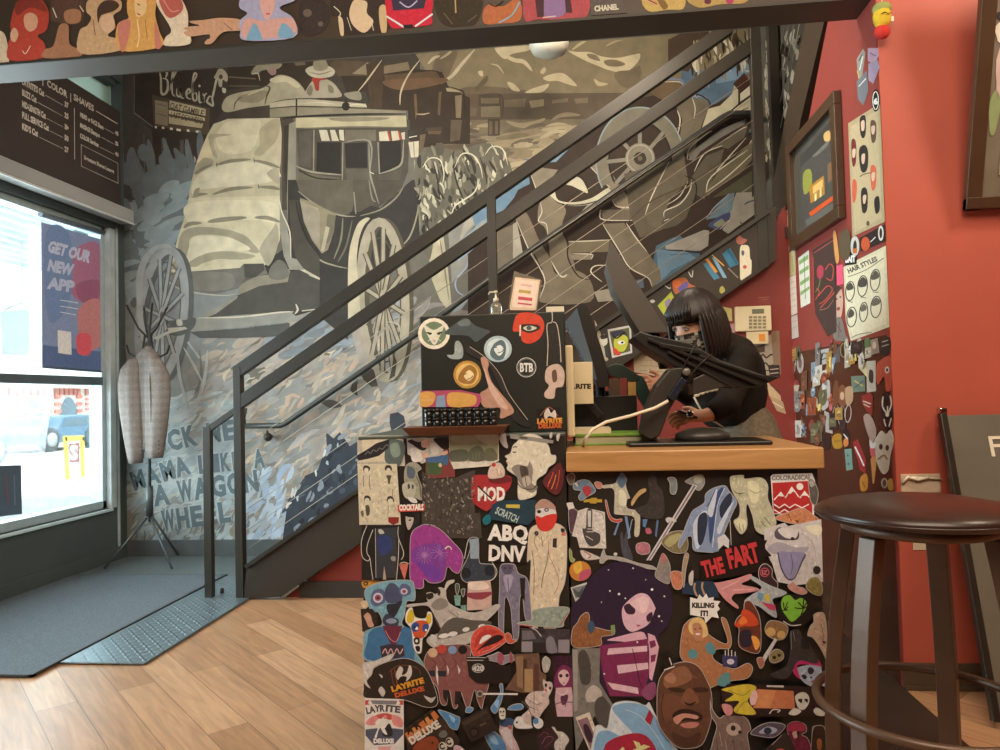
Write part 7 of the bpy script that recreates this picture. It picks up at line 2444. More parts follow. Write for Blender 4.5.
# larger stickers on the dark lower side wall (tile 780 340, x4.683)
LOW = [
('narrow white paper strip', 'B c9b8a4 45,40 72,30 75,120 55,175 45,120'),
('white oval sticker with a faint grey face', 'C a99a8a 95,108 16 48\nE 6a5c50 95,108 8 26'),
('grey card with scribbled dark lettering', 'B a8a094 185,48 242,35 246,105 192,118\nL 4a4038 5 192,70 210,60 225,70 240,55\nL 4a4038 5 195,95 215,85 240,88'),
('small dark card beside the grey scribbled card', 'B 5a5450 248,40 280,30 282,100 252,110'),
('black oval sticker with a gold ring', 'C 2c211a 300,48 19 42\nR 9a7a44 300,48 14 32 0 4'),
('white oval ring sticker', 'C b8ab96 374,40 18 48\nE 6a4c3c 374,40 12 36\nL b8ab96 4 362,40 386,40'),
('dark shield sticker with pale lines', 'O 2f2620 470,5 515,-15 520,50 490,78 472,50\nL b5aa98 4 480,10 510,0\nL b5aa98 4 480,30 512,20'),
('white card with a dark bird silhouette', 'B bcb29c 405,100 448,96 450,240 408,246\nS 3a342e 420,140 438,150 436,200 418,190'),
('yellow and white folded pennant', 'B d8c48a 368,90 400,95 412,178 370,130'),
('orange monster shaped sticker', 'O b8543c 455,120 480,90 515,75 525,130 522,230 500,235 490,170 460,210\nE d9cfc0 505,140 10 16\nE 2a2420 505,140 5 9'),
('teal and yellow comic sticker', 'B 6a7a64 335,170 400,165 402,240 340,246\nL c9b04c 6 350,190 390,215\nL 3a4a5a 5 350,225 395,190'),
('brown portrait sticker with a hat', 'O 7a4a30 275,230 295,210 312,240 310,300 285,310 272,280\nE c49a74 292,262 10 20'),
('red pennant sticker with pale script', 'B 8c3228 385,262 425,245 438,262 435,355 410,335 388,295\nL d8c8b0 5 392,285 430,300\nL d8c8b0 4 395,300 425,315'),
('black and white ram skull emblem', 'O 1d1916 480,260 515,245 530,300 535,350 520,410 495,415 480,360\nL d6ccb8 7 487,265 484,310 505,345\nL d6ccb8 7 520,260 526,300 510,345\nL d6ccb8 6 508,310 508,350\nL d6ccb8 6 490,370 500,405\nL d6ccb8 6 526,365 515,405\nE d6ccb8 507,348 9 12'),
('three overlapping dark rings sticker', 'R 8a7c6c 262,345 13 42 5 4\nR 8a7c6c 290,355 15 45 5 4\nR b0a290 320,345 14 40 5 4\nC 2c2420 291,350 10 30'),
('tall pale green strip with dark dots', 'B 6f8a78 303,512 335,508 342,606 312,612\nE 3a4a40 318,540 5 6\nE 3a4a40 322,580 5 6'),
('round yellow sticker on dark vinyl', 'O a87828 245,455 270,438 290,450 292,500 265,510 248,495\nL 5a3a14 3 255,475 285,472'),
('black penguin like oval sticker', 'C 241c18 310,460 20 46\nO c9773c 300,470 318,455 322,490 304,500\nL d6ccb8 5 300,440 320,465'),
('red diagonal sticker with white script', 'B 942c2a 342,480 365,465 402,560 402,625 375,610\nL e0d6c4 7 352,500 372,540\nL e0d6c4 7 368,530 395,590'),
('pink and white ice cream cone sticker', 'O c85a5a 422,500 440,490 455,520 440,560 428,545\nO d8d0c0 422,460 438,440 455,460 452,500 425,505\nB c48a4c 426,555 458,540 442,672 436,672'),
('white cat and dog portrait sticker', 'O c2b8a0 450,470 475,425 500,440 520,420 535,470 520,540 510,610 485,628 462,590 450,540\nE 3a2e26 475,500 9 14\nE 3a2e26 505,505 9 14\nL 8a5a3c 8 460,560 490,540 505,560'),
('orange trophy shaped sticker', 'O b8782c 375,650 400,625 412,650 408,700 380,705\nL 5a3414 4 385,660 400,690'),
('pale letters sticker near the stool seat', 'C 4a4034 490,670 17 28\nR c9bda4 490,670 12 20 0 5\nO b08a3c 505,660 525,650 532,700 510,700'),
('tan hand shaped sticker', 'O b08a64 310,225 340,220 345,280 320,310 308,270'),
('pink narrow bottle sticker', 'O b8605c 228,260 242,255 246,320 232,325'),
('tall pale candle strip', 'B a89a88 208,330 245,350 248,440 215,430'),
('dark oval sticker low on the wall', 'C 2e231c 222,475 18 42'),
('grey and white jacket sticker', 'O b0a494 185,240 215,190 235,200 232,300 200,330 188,290'),
('pale tattooed arm cutout', 'O a8907c 395,360 425,350 455,420 440,480 415,440'),
('faded portrait card', 'B 8a7a68 425,0 460,-10 470,60 430,70\nE c9b094 445,25 9 18'),
('brown coffee cup sticker', 'O 6a4028 255,200 275,200 272,300 250,300'),
('green shield near the corner', 'O 5a6a44 398,0 420,-8 422,60 405,64'),
]
for lb, sp in LOW: flat('sticker', lb+' on the crowded side wall', 'sticker', 'right', 'V 780 340 4.683\n'+sp, sR, group='stickers on the side wall', m=M['print'])
# many smaller ones, each told apart by colour, shape and height
rr = random.Random(31)
cols = [('brown', '6a4630'), ('cream', 'b5a688'), ('grey', '7f766a'), ('rust', '8a4428'), ('black', '2a221c'), ('pale blue', '7f8a90'), ('ochre', 'a07a3c'), ('dull red', '80382e'), ('olive', '5f5a3c'), ('white', 'c4b8a4')]
shp = ['square', 'tall', 'oval', 'triangular', 'star shaped', 'round', 'wide']
rows = [('near the paper column', 786, 800, 345, 375), ('below the paper column', 786, 806, 375, 410), ('just behind the desk corner', 788, 815, 405, 436), ('under the flower poster', 812, 838, 340, 372), ('in the middle of the dark board', 812, 842, 372, 410), ('above the desk top corner', 818, 846, 405, 440), ('under the hair styles poster', 845, 870, 345, 365)]
combos = [(c, s_) for c in cols for s_ in shp]; rr.shuffle(combos); ci = 0
for rl_, x0_, x1_, y0_, y1_ in rows:
    for k in range(9):
        (cn, chx), sn = combos[ci % len(combos)]; ci += 1
        x = rr.uniform(x0_, x1_); y = rr.uniform(y0_, y1_); ww = rr.uniform(2.2, 4.6); hh = rr.uniform(5, 10)
        if sn == 'tall': hh *= 1.4
        if sn == 'wide': ww *= 1.3; hh *= .7
        sl_ = -.32*(1 if y < 395 else .1)
        P_ = {'square': [(-1, -1), (1, -1), (1, 1), (-1, 1)], 'tall': [(-.7, -1), (.7, -1), (.7, 1), (-.7, 1)], 'wide': [(-1, -1), (1, -1), (1, 1), (-1, 1)], 'triangular': [(-1, -1), (1, -.8), (0, 1)],
              'star shaped': [(math.cos(i*math.pi/5-1.57)*(1 if i % 2 == 0 else .5), math.sin(i*math.pi/5-1.57)*(1 if i % 2 == 0 else .5)) for i in range(10)]}.get(sn, [(math.cos(i*.524), math.sin(i*.524)) for i in range(12)])
        pts = [(x+px_*ww, y+py_*hh+px_*ww*sl_) for px_, py_ in P_]
        a = Art('right', g=GP, wb=WBP, base=.0003, stack=sR); c0 = hexl(chx, GP, WBP); a.slab(pts, c0)
        for q in range(3):
            ff = rr.choice((.35, 1.9, 2.6, .5)); c1 = tuple(min(.8, v*ff+.02) for v in c0[:3])+(1,); a.stroke([(x+rr.uniform(-.6, .6)*ww, y+rr.uniform(-.6, .6)*hh), (x+rr.uniform(-.6, .6)*ww, y+rr.uniform(-.6, .6)*hh), (x+rr.uniform(-.5, .5)*ww, y+rr.uniform(-.5, .5)*hh)], rr.uniform(.8, 1.8), c1)
        a.build('sticker', M['print'], label='small %s %s sticker on the side wall, %s' % (cn, sn, rl_), cat='sticker', group='stickers on the side wall')
# ================================================================ wall behind the person and stringer prints
kp = thing('alarm_keypad', 'cream alarm keypad with grey buttons on the red wall behind the person', 'keypad', (at(753, 330, 1, SY).x, SY, at(753, 343, 1, SY).z))
def Kp(a, b, c, d, y, dep): return qbox(a, b, c, d, y, dep)
Kp(735.5, 306, 771.5, 331, SY-.032, .03).build('keypad_body', M['cream'], kp, bevel=.004)
Kp(752, 309, 764, 313.5, SY-.034, .003).build('display', mat('lcd_grey', '#6f7058', .3), kp)
for r in range(4):
    for c_ in range(4): Kp(749+c_*4.6, 316+r*3.4, 752.2+c_*4.6, 318.2+r*3.4, SY-.035, .004).build('key', mat('key_grey', '#8f8468', .5), kp)
Kp(747, 331.5, 768.5, 344, SY-.030, .02).build('flap', mat('flap_cream', '#d8c49a', .5), kp, bevel=.002)
Kp(759, 334, 765, 341, SY-.032, .002).build('orange_label', mat('orange_label', '#d88a30', .5), kp)
sU = []
UND = [
('poster', 'cream notice with dark handwriting below the alarm keypad', 'notice', 'V 560 240 3.126\nB a8967a 590,330 680,285 682,420 600,425\nL 3a2e24 5 600,368 612,358 622,370 634,358 645,368 660,358 674,366\nL 3a2e24 5 606,396 618,384 630,398 642,384 655,396 672,386\nL 3a2e24 3 604,414 640,408 675,412\nP 5a4434 596,335 640,325 640,350 598,355'),
('sticky_note', 'pale yellow paper pinned right of the dark bob hair', 'note', 'V 650 250 6.82\nB c9bb74 470,380 558,400 560,485 520,482 490,440'),
('sticky_note', 'small pink card pinned left of the keypad', 'note', 'V 650 250 6.82\nB b8837c 525,505 578,502 578,580 535,575\nP d8c8b8 530,545 550,545 550,570 532,570'),
('switch_plate', 'clear square wall plate above the keypad', 'wall plate', 'V 650 250 6.82\nB 8a4438 732,318 818,315 818,370 735,372\nL a8685a 3 740,325 812,322\nL a8685a 3 765,350 775,335 800,340'),
('notice', 'stack of printed notices low on the wall right of the person', 'notice', 'V 740 230 3.26\nB 8a6e54 100,330 128,328 134,470 112,480\nB c9a87a 85,490 132,540 135,560 95,540\nB b8946c 95,540 140,560 150,600 120,590\nL 5a4434 4 100,505 130,530\nL d8c09a 4 105,560 140,580'),
('notice', 'black sign with pale script above the low notices', 'notice', 'V 740 230 3.26\nB 3a2c24 90,440 128,440 130,482 98,480\nL b8a48a 3 98,455 125,452\nL b8a48a 3 98,468 125,465'),
('paper_sheet', 'large cream printed page behind the pointing hand', 'sheet', 'V 565 320 5.77\nB c4ac86 390,165 520,165 640,260 640,330 560,330 400,300\nL 9a8466 3 430,230 540,235\nL 9a8466 3 430,262 550,268\nL 9a8466 3 430,200 520,203\nL 9a8466 3 430,290 560,298\nP 8a3a34 383,190 392,190 396,240 385,240'),
]
for nm, lb, ct_, sp in UND: flat(nm, lb, ct_, 'understair', sp, sU)
sS = []
PLs = (1, SYf, -1)
STG = [
('skateboard', 'small cream skateboard shaped print with a pink mark on the stair stringer', 'sticker', 'V 600 150 5\nO d8c8a4 700,490 720,475 745,485 750,540 758,560 750,640 705,650 700,600\nE 5a5a6a 714,515 8 14\nE c0504a 724,585 10 10'),
('pencil_sticker', 'teal and orange pencils sticker on the stair stringer', 'sticker', 'V 600 150 5\nB 4a7a8a 515,570 540,560 600,640 570,650\nB c9863c 525,545 540,542 590,610 575,615\nB 7a9aa8 560,540 575,535 635,640 615,640\nB 3f6f80 610,520 650,490 695,570 650,590\nB 2f5a6c 630,500 645,495 690,565 678,572\nL d8a04c 5 560,525 620,580\nL 8a7a6a 6 640,590 690,640'),
('flower_sticker', 'small pink flower sticker near the upper post', 'sticker', 'V 600 150 5\nO b8705c 680,450 695,425 712,440 735,450 715,470 690,470'),
('flower_sticker', 'small pale gold pear shaped sticker under the pencils', 'sticker', 'V 600 150 5\nO a89a4c 600,690 612,680 625,700 615,720 598,710'),
('flower_sticker', 'orange and purple bird sticker above the person with white bow shapes', 'sticker', 'V 650 250 6.82\nO b0643c 150,220 180,195 240,190 270,230 310,250 270,262 200,300 165,290\nS d8703c 155,215 200,210 210,240 170,260\nS 6a5a8a 190,260 250,215 260,250 220,290\nL d8d0bc 7 262,150 285,185 292,140\nL d8d0bc 7 100,240 130,262 140,255'),
('note_card', 'yellow green card with a grey drawing on the stringer by the hair', 'card', 'V 650 250 6.82\nB a9ac3c 52,380 145,285 170,340 100,455\nS 8a7a84 100,360 130,330 145,360 115,395'),
('ribbon', 'purple ribbon sticker on the stringer beside the tilted display', 'sticker', 'V 565 320 5.77\nB 4a3270 350,0 385,0 430,70 415,90 385,60\nB 6a3c54 455,-40 480,-30 560,60 545,70'),
('comic_card', 'bordered comic card with a black swoosh on the stringer', 'card', 'V 565 320 5.77\nB c4b8a8 245,55 380,30 388,190 272,220\nP 5a5a34 256,66 370,44 377,180 282,205\nS 3a3442 262,75 330,60 360,90 300,110\nS b5b03c 285,110 340,85 365,120 340,180 290,170\nL 1d1a18 8 275,90 300,105 345,70\nS c8402c 275,160 300,170 320,200 290,200\nE d8d4c0 325,130 22 12\nE 1d1a18 330,130 8 6'),
('photo', 'narrow photo print of a pale figure between monitor and comic card', 'photo', 'V 565 320 5.77\nB a89878 170,0 200,60 250,230 235,240 205,180\nO c9bda0 205,95 235,85 245,130 225,150 205,130\nS 3a342c 205,90 240,85 240,105 210,110\nB 3c3a38 225,150 245,150 250,220 235,215'),
('star_sticker', 'white bird shaped sticker at the stringer edge beside the display', 'sticker', 'V 650 250 6.82\nO d0c6b4 0,345 20,338 35,350 20,362 5,358'),
('dark_strip_sticker', 'dark magenta ribbon sticker right of the tilted display', 'sticker', 'V 650 250 6.82\nB 5c2a38 0,380 20,385 100,540 95,560 40,480\nE c8647a 48,465 12 12'),
]
for nm, lb, ct_, sp in STG: flat(nm, lb, ct_, PLs, sp, sS)
# ================================================================ cutouts along the beam
sB = []
BM = [
('white draped figure at the far left end', 'V 0 0 5\nO d8b890 -20,170 20,165 40,230 45,310 -20,318'),
('red haired woman in a red coat', 'V 0 0 5\nO b8402c 55,120 80,30 130,-20 200,-10 245,60 235,150 190,180 225,220 215,290 50,302 45,215 60,180\nS d89a74 125,80 160,65 190,90 185,140 150,160 125,130\nO d8a078 55,170 75,140 95,170 80,210 60,205\nL e8c8a0 4 115,255 130,270 155,230\nS 8a3424 80,20 140,-10 210,10 235,60 150,40 90,80'),
('curly haired woman with bare shoulders', 'V 0 0 5\nO 5a3c2c 250,60 265,0 300,-30 400,-20 425,30 410,110 350,125 290,115 255,100\nS a8704c 325,60 370,45 405,60 400,110 350,120 325,100\nO a8704c 225,250 270,230 300,130 345,130 350,220 400,250 400,285 225,292\nL e0c8a8 5 265,40 285,90\nL e0c8a8 5 400,30 420,60'),
('dark haired woman with an upswept hair roll', 'V 0 0 5\nO c89a6c 400,160 440,130 460,90 435,60 440,10 490,-10 600,0 608,50 570,80 580,140 540,180 595,200 602,255 405,270\nS 4a3224 490,50 520,10 570,5 600,30 570,60 510,80 495,120\nS d8a880 510,90 560,75 578,130 545,170 510,140\nL 7a5030 4 470,100 480,180'),
('long blonde woman in a pink coat', 'V 0 0 5\nO d89a50 640,60 650,-10 760,-20 785,10 780,80 800,160 812,235 605,255 590,130 645,95\nS e8b87c 680,0 730,-10 735,60 700,90 680,70\nS c87860 595,130 650,100 655,150 630,250 608,252\nS c87860 780,110 812,230 780,238\nL f0c488 6 690,100 700,180 690,240\nL a86c38 4 730,100 740,200\nL 6a3424 5 690,22 705,30\nL a03c34 6 690,72 705,78'),
('pink haired head turned away', 'V 0 0 5\nO e0c4a0 830,232 832,190 860,150 790,30 800,-20 890,-20 940,60 945,150 955,222\nS b85c4c 800,-20 890,-20 920,50 860,95 820,60\nL d88a74 6 820,0 860,60 900,55'),
('pale hand pointing left with a ring and tattoo', 'V 180 0 4.545\nO c89470 50,100 110,95 190,85 280,95 285,140 200,150 150,200 115,200 140,160 50,170 20,150 50,145 20,135 40,125 100,120 60,110\nC 4a3828 130,172 12 10\nL 8a5c44 4 205,110 240,140'),
('woman in a blue bikini in washed colours', 'V 180 0 4.545\nO a8a0b0 275,100 310,65 275,40 280,0 330,-20 520,-20 520,10 455,40 520,90 520,175 300,188 278,140\nS d8a090 370,-10 430,-10 430,50 400,95 375,60\nS d09a8a 300,90 380,100 430,90 515,90 515,160 300,180\nS 7a9eb0 318,150 345,110 375,170 370,184 310,185\nS 7a9eb0 450,170 470,110 512,140 512,175\nL b8404c 6 395,68 412,68'),
('dark smoky print', 'V 180 0 4.545\nO 3a2e28 540,60 560,0 660,10 680,90 640,150 560,160\nE 6a5a4c 580,60 20 18\nE 6a5a4c 640,110 12 12'),
('curly haired woman in a lace top', 'V 180 0 4.545\nO 3a2c24 685,40 700,-10 830,-20 920,-10 940,60 940,145 740,158 725,80 690,70\nS d8b890 780,20 800,0 850,10 850,60 880,100 840,150 790,120 770,70\nS d8b890 720,80 740,90 745,158 730,158\nL d8c8a4 4 700,30 730,60 720,80\nL d8c8a4 3 760,80 780,140\nL d8c8a4 3 870,90 880,140\nS c9a878 905,40 935,30 940,140 915,145'),
('red and white racing helmet', 'V 380 0 4.545\nO c8283a 40,-20 225,-20 235,70 235,110 190,120 130,125 60,130 35,95 30,60\nP 3a3040 50,-20 215,-20 200,40 60,50\nL d8d4d0 8 30,75 110,125\nL d8d4d0 8 240,65 160,122\nL b8a8c0 6 90,10 130,35 170,5\nP 2a2024 105,115 150,112 150,126 108,128'),
('dark branches print with a pale thread', 'V 380 0 4.545\nO 3a2e20 260,-10 450,-20 460,60 420,120 330,125 270,90\nL b89a6c 6 342,-10 345,60\nL 6a5c44 4 290,60 330,110\nL 6a5c44 4 400,100 440,70'),
('bare shouldered woman with a beaded necklace', 'V 380 0 4.545\nO b0643c 470,50 500,20 560,30 630,-10 640,90 550,108 475,108\nL 2a2018 6 500,20 530,30 560,5\nL 8aa0a0 8 540,105 600,70 635,10'),
('red lit figure on a stage', 'V 380 0 4.545\nO a84a4c 650,10 670,-20 930,-20 940,75 860,92 720,90 660,98\nS 8a6a8c 745,0 840,-10 835,70 750,80\nP 4a2c30 705,0 745,-5 745,80 715,80\nP 4a2c30 840,-5 865,-5 875,60 845,60\nL d8b0a0 5 740,82 800,75'),
('grey speckled label with white capitals', 'V 580 0 4.545\nB 5a5048 45,-10 180,-20 215,60 50,72\nT c9bca0 34 66,54 -5 110 .05 CHANEL'),
('gold figure cutout with a magenta scarf', 'V 580 0 4.545\nO b89a58 290,-10 460,-20 470,40 400,45 310,52\nL 8a3050 6 310,0 350,20\nS 7a5c30 350,-10 380,0 400,30 380,45 360,20'),
('gold ornament print with a pink jewel', 'V 580 0 4.545\nO a88a50 495,-10 745,-20 745,15 640,20 540,36\nE a03a5c 680,5 18 14\nE 5a2a3c 580,8 16 12'),
]
for lb, sp in BM: flat('cutout', 'magazine cutout of '+lb.replace('the far', 'the far')+' on the beam' if not lb.startswith(('dark', 'grey', 'gold', 'red and')) else lb+' cutout on the beam', 'cutout', 'beam', sp, sB, group='magazine cutouts on the beam', g=1.0, wb=(1, .9, .78), grain_=.10, base=.0012)
# ================================================================ menu board above the window
mb_ = Art('left', g=1.0, wb=(1, 1, 1), base=0)
me_ = thing('menu_board', 'dark price board with white lettering above the storefront window', 'menu board', (LX+.02, 4.5, 2.70))
w = MB(); w.box((LX+.001, 3.0, 2.69), (LX+.022, 5.2, at(118, 110, 0, LX+.022).z)); w.build('board', mat('menu_brown', '#453a35', .55, 0, .06, 4), me_, bevel=.002)
a = Art((0, LX+.0222, 1), g=1.0); LTs = []
def lt(txt, y, z, h, wd=None, col='d9cfc0', bold=.03):
    vs, fs, gw = glyphs(txt, bold); sx = wd/gw if wd else h
    hh = .0004; P3 = [(LX+.0224+hh, y+u*sx, z+v*h) for u, v in vs]; LTs.append((P3, fs))
def ln(y0, z0, y1, z1, t=.004): LTs.append(([(LX+.0226, y0, z0-t/2), (LX+.0226, y1, z1-t/2), (LX+.0226, y1, z1+t/2), (LX+.0226, y0, z0+t/2)], [(0, 1, 2, 3)]))
def Lp(px, py): return at(px, py, 0, LX+.0224)
def ltp(txt, x0_, y0_, x1_, h, bold=.03): p_ = Lp(x0_, y0_); lt(txt, p_.y, p_.z, h, Lp(x1_, y0_+(x1_-x0_)*.5).y-p_.y, bold=bold)
def lnp(x0_, y0_, x1_, t=.004): p_ = Lp(x0_, y0_); ln(p_.y, p_.z, Lp(x1_, y0_+(x1_-x0_)*.5).y, p_.z, t)
ltp('|  COLOR  |', 42, 83, 71, .062); ltp('SHAVES', 73.6, 99.5, 93.8, .062); lnp(96, 111, 117.5, .006)
for k, (t_, p_, y_) in enumerate((("LAYRITE'S Cut", '37', 84), ('BUZZ Cut', '25', 95), ('MID-LENGTH Cut', '30+', 106.5), ('FULL SERVICE Cut', '50', 117.5), ("KID'S Cut", '27', 129))):
    e_ = 22+1.55*len(t_)+2; ltp(t_, 22, y_, e_, .055, .045); lnp(e_+1, y_+(e_-22)*.5, 63, .003); ltp(p_, 64.5, y_+42.5*.52, 68.5, .05, .045)
p_ = Lp(74, 108); q_ = Lp(74, 159); LTs.append(([(LX+.0226, p_.y, q_.z), (LX+.0226, p_.y+.006, q_.z), (LX+.0226, p_.y+.006, p_.z), (LX+.0226, p_.y, p_.z)], [(0, 1, 2, 3)]))
for t_, p_, y_ in (('HEAD or FACE Shave', '45', 116.5), ('MASSAGE Shampoo', '5', 127), ('COLOR Services', '40', 137.5)):
    e_ = 80+1.25*len(t_)+1; ltp(t_, 80, y_, e_, .045, .045); lnp(e_+1, y_+(e_-80)*.5, 114, .003); ltp(p_, 115, y_+35*.5, 118.5, .04, .045)
for yy in (144.5, 166): lnp(81, yy, 118, .003)
for xx, ya, yb in ((81, 144.5, 166), (117.7, 163, 184)): p_ = Lp(xx, ya); q_ = Lp(xx, yb); LTs.append(([(LX+.0226, p_.y, q_.z), (LX+.0226, p_.y+.004, q_.z), (LX+.0226, p_.y+.004, p_.z), (LX+.0226, p_.y, p_.z)], [(0, 1, 2, 3)]))
ltp('Signature Shaves Lounge', 84, 159, 114, .04, .03)
w = MB()
for vs, fs in LTs: w.add(vs, [tuple(f) for f in fs])
w.build('menu_lettering', mat('menu_white', '#d8cebf', .6), me_)
# ================================================================ poster in the window
ps = thing('window_poster', 'hanging dark blue and red poster in the storefront window', 'poster', (LX-.06, 4.5, 1.4))
PXp = LX-.04
def Wp(px, py): return at(px, py, 0, PXp)
pp = [(41, 222), (104, 240), (106.5, 371.5), (42, 367)]
a = Art((0, PXp, 1), g=2.0); a.run('B 6a7796 '+' '.join('%g,%g' % p for p in pp));  # gain puts backlight and window glare into the print's colours
a.run('''
S 8a5a74 74,250 100,245 103,300 80,302 66,280
S 7c4a64 76,285 98,280 98,298 82,302
S a06a6c 78,310 100,300 104,340 84,350
S 5a6e92 46,232 70,236 70,300 48,320
P 46587c 42,345 105,352 106,371 42,366
P c9ccd0 57.5,330 71,332 71.5,355 58,353
S b84a54 77,335 90,335 90,354 78,353
T 9aa0b4 15 47,251 15 44 .06 GET_OUR
T 959cb2 15 47,270 12 26 .06 NEW
T 959cb2 15 48,288 9 26 .06 APP
L a8b4c4 .8 60,300 78,303
L a8b4c4 .8 60,306 78,309
L a8b4c4 .8 60,312 76,315
''')
a.build('print', M['print'], ps)
w = MB(); w.tube([Wp(40, 217)+Vector((0, 0, .02)), Wp(104, 236)+Vector((0, 0, .02))], .02, 10); w.build('top_roll', mat('roll_grey', '#66727a', .5), ps)
w = MB(); w.tube([Wp(43, 367)+Vector((0, 0, 0)), Wp(106, 372)], .008, 8); w.build('bottom_bar', mat('bar_blue', '#4a5a70', .5), ps)
flat('window_sign', 'dark notice stuck low on the storefront glass', 'sign', (0, LX-.07, 1), 'B 5f6f78 -12,466 21,465 22,514 -12,518\nL 9a5a60 1.4 6,475 8,505\nL 8a9aa4 1 14,475 15,505', [], g=.8, m=M['print'])
# ================================================================ the street outside
w = MB(); w.box((-60, -30, -.20), (LX-.17, 90, -.12)); struct(w.build('ground_street', mat('pale_pavement', '#b9b8b4', .8, 0, .08, 1.2)))
w = MB(); w.box((LX-2.6, -20, -.12), (LX-.17, 60, -.02)); struct(w.build('ground_sidewalk', mat('sidewalk', '#c4c2bc', .8, 0, .06, 2)))
FXo = at(30, 441, 2, -.12).x
def Fo(px, py, X=FXo): return at(px, py, 0, X)
bd = thing('shop_building', 'pale building across the street with brick edged arched windows', 'building', (FXo-2, 24, -.12))
zr_ = Fo(0, 332).z
w = MB(); w.box((FXo-6, 8, -.12), (FXo, 75, zr_)); w.build('facade', mat('facade_pale', '#cfc9be', .8, 0, .05, 1), bd)
brick = mat('facade_brick', '#b86a5c', .8, 0, .2, 8); gdk = mat('dark_shop_glass', '#4f6470', .2, 0, .1, 2); ylw = mat('yellow_door', '#cfae4c', .5)
def opening(x0_, x1_, yt, yb, arch=True):
    A = Fo(x0_, yb); B2 = Fo(x1_, yb); T = Fo((x0_+x1_)/2, yt).z; y0_, y1_ = A.y, B2.y; zb__ = (A.z+B2.z)/2; n = 7
    for k in range(n):
        if k % 2 == 0:
            z0_ = zb__+(T-zb__)*k/n; z1_ = zb__+(T-zb__)*(k+1)/n
            w = MB(); w.box((FXo, y0_-.35, z0_), (FXo+.08, y0_, z1_)); w.box((FXo, y1_, z0_), (FXo+.08, y1_+.35, z1_)); w.build('brick_quoin', brick, bd)
    for k in range(6):
        w = MB(); f0 = y0_-.35+(y1_-y0_+.7)*k/6; f1 = y0_-.35+(y1_-y0_+.7)*(k+.55)/6; w.box((FXo, f0, T), (FXo+.08, f1, T+.35)); w.build('brick_header', brick, bd)
    w = MB(); pts = [(FXo+.02, y0_, zb__), (FXo+.02, y1_, zb__)]+[(FXo+.02, (y0_+y1_)/2+(y1_-y0_)/2*math.cos(q*math.pi/10), T-.8+.7*math.sin(q*math.pi/10)) for q in range(0, 11)]
    w.prism(pts, (.03, 0, 0)); return w.build('shop_window', gdk, bd), y0_, y1_, zb__, T
o, y0_, y1_, z0_, T = opening(15, 44, 396, 438)
for k in range(3):
    yy = y0_+(y1_-y0_)*k/2; w = MB(); w.box((FXo+.05, yy-.12, -.1), (FXo+.14, yy+.12, z0_+(T-z0_)*.62)); w.build('door_frame', ylw, bd)
w = MB(); w.box((FXo+.05, y0_, z0_+(T-z0_)*.60), (FXo+.14, y1_, z0_+(T-z0_)*.68)); w.build('door_frame', ylw, bd)
opening(60, 76, 395, 420); opening(90, 99, 393, 410)
opening(-20, -4, 396, 432)
w = MB(); w.box((FXo+.01, 9, Fo(40, 388).z), (FXo+.25, 74, Fo(40, 388).z+.25)); w.build('cornice', MATS['facade_pale'], bd)
def car(name, lab, px0, px1, pyt, pyb, X, col, kind):
    X = at((px0+px1)/2, pyb+3, 2, -.12).x
    A = at(px0, pyb, 0, X); B2 = at(px1, pyb, 0, X); L = B2.y-A.y; z0_ = -.12; hs = (at((px0+px1)/2, pyt, 0, X).z-at((px0+px1)/2, pyb, 0, X).z)/1.5; hs = max(.35, min(1.3, hs)); print('CAR', X, L, hs); r = thing(name, lab, 'car', (X-.9, (A.y+B2.y)/2, z0_)); y = A.y
    P = [(0, .35), (.02, .75), (.14, .95), (.30, 1.0), (.38, 1.45), (.78, 1.5), (.93, 1.05), (1, .9), (1, .35)] if kind == 'suv' else [(0, .35), (.0, .7), (.1, .92), (.26, .95), (.42, 1.38), (.72, 1.38), (.9, 1.0), (1, .85), (1, .35)]
    w = MB(); w.prism([(X, y+f*L, z0_+h*hs) for f, h in P], (-1.8, 0, 0)); w.build('car_body', mat('paint_'+name, col, .5, .0, .04, 2, coat=.1), r, bevel=.06)
    w = MB(); w.prism([(X+.012, y+f*L, z0_+h*hs) for f, h in ((.33, 1.02), (.40, 1.36), (.75, 1.4), (.86, 1.06))], (-.02, 0, 0)); w.build('side_window', gdk, r)
    for f in (.19, .81):
        w = MB(); w.lathe([(.34, -.1), (.36, -.05), (.36, .08), (.30, .1)], (X-.05, y+f*L, z0_+.36), 24, axis=(1, 0, 0)); wh = w.build('wheel', mat('tyre', '#3a4046', .8), r)
        w = MB(); w.lathe([(.21, 0), (.2, .03), (.05, .04)], (X+.05, y+f*L, z0_+.36), 16, axis=(1, 0, 0)); w.build('hub_cap', mat('hub', '#a8b0b4', .3, .5), wh)
    w = MB(); w.box((X-.5, y-.02, z0_+.6), (X-.1, y+.02, z0_+.75)); w.build('headlight', mat('headlight', '#d0d8dc', .2), r)
    return r
car('suv', 'blue grey car parked across the street below the arched window', 36, 104, 412, 447, -17.5, '#4f6f88', 'suv')
car('sedan', 'dark car at the left edge of the window view', -60, 6, 430, 466, -14.0, '#3a4a58', 'sedan')
Xs = at(75, 478, 2, -.12).x
yf = thing('yellow_sign_frame', 'yellow framed street sign with a red panel and white letter on the sidewalk', 'sign', (Xs, at(73, 480, 0, Xs).y, -.12))
def Sg(px, py): return at(px, py, 0, Xs)
w = MB(); w.bar(Sg(65, 437), (Xs, Sg(68, 479).y, -.12), .05, .05); w.bar(Sg(82, 437), (Xs, Sg(83, 477).y, -.12), .05, .05); w.bar(Sg(64, 438.5), Sg(83, 438), .05, .09); w.build('frame', mat('sign_yellow', '#e0c04a', .5), yf)
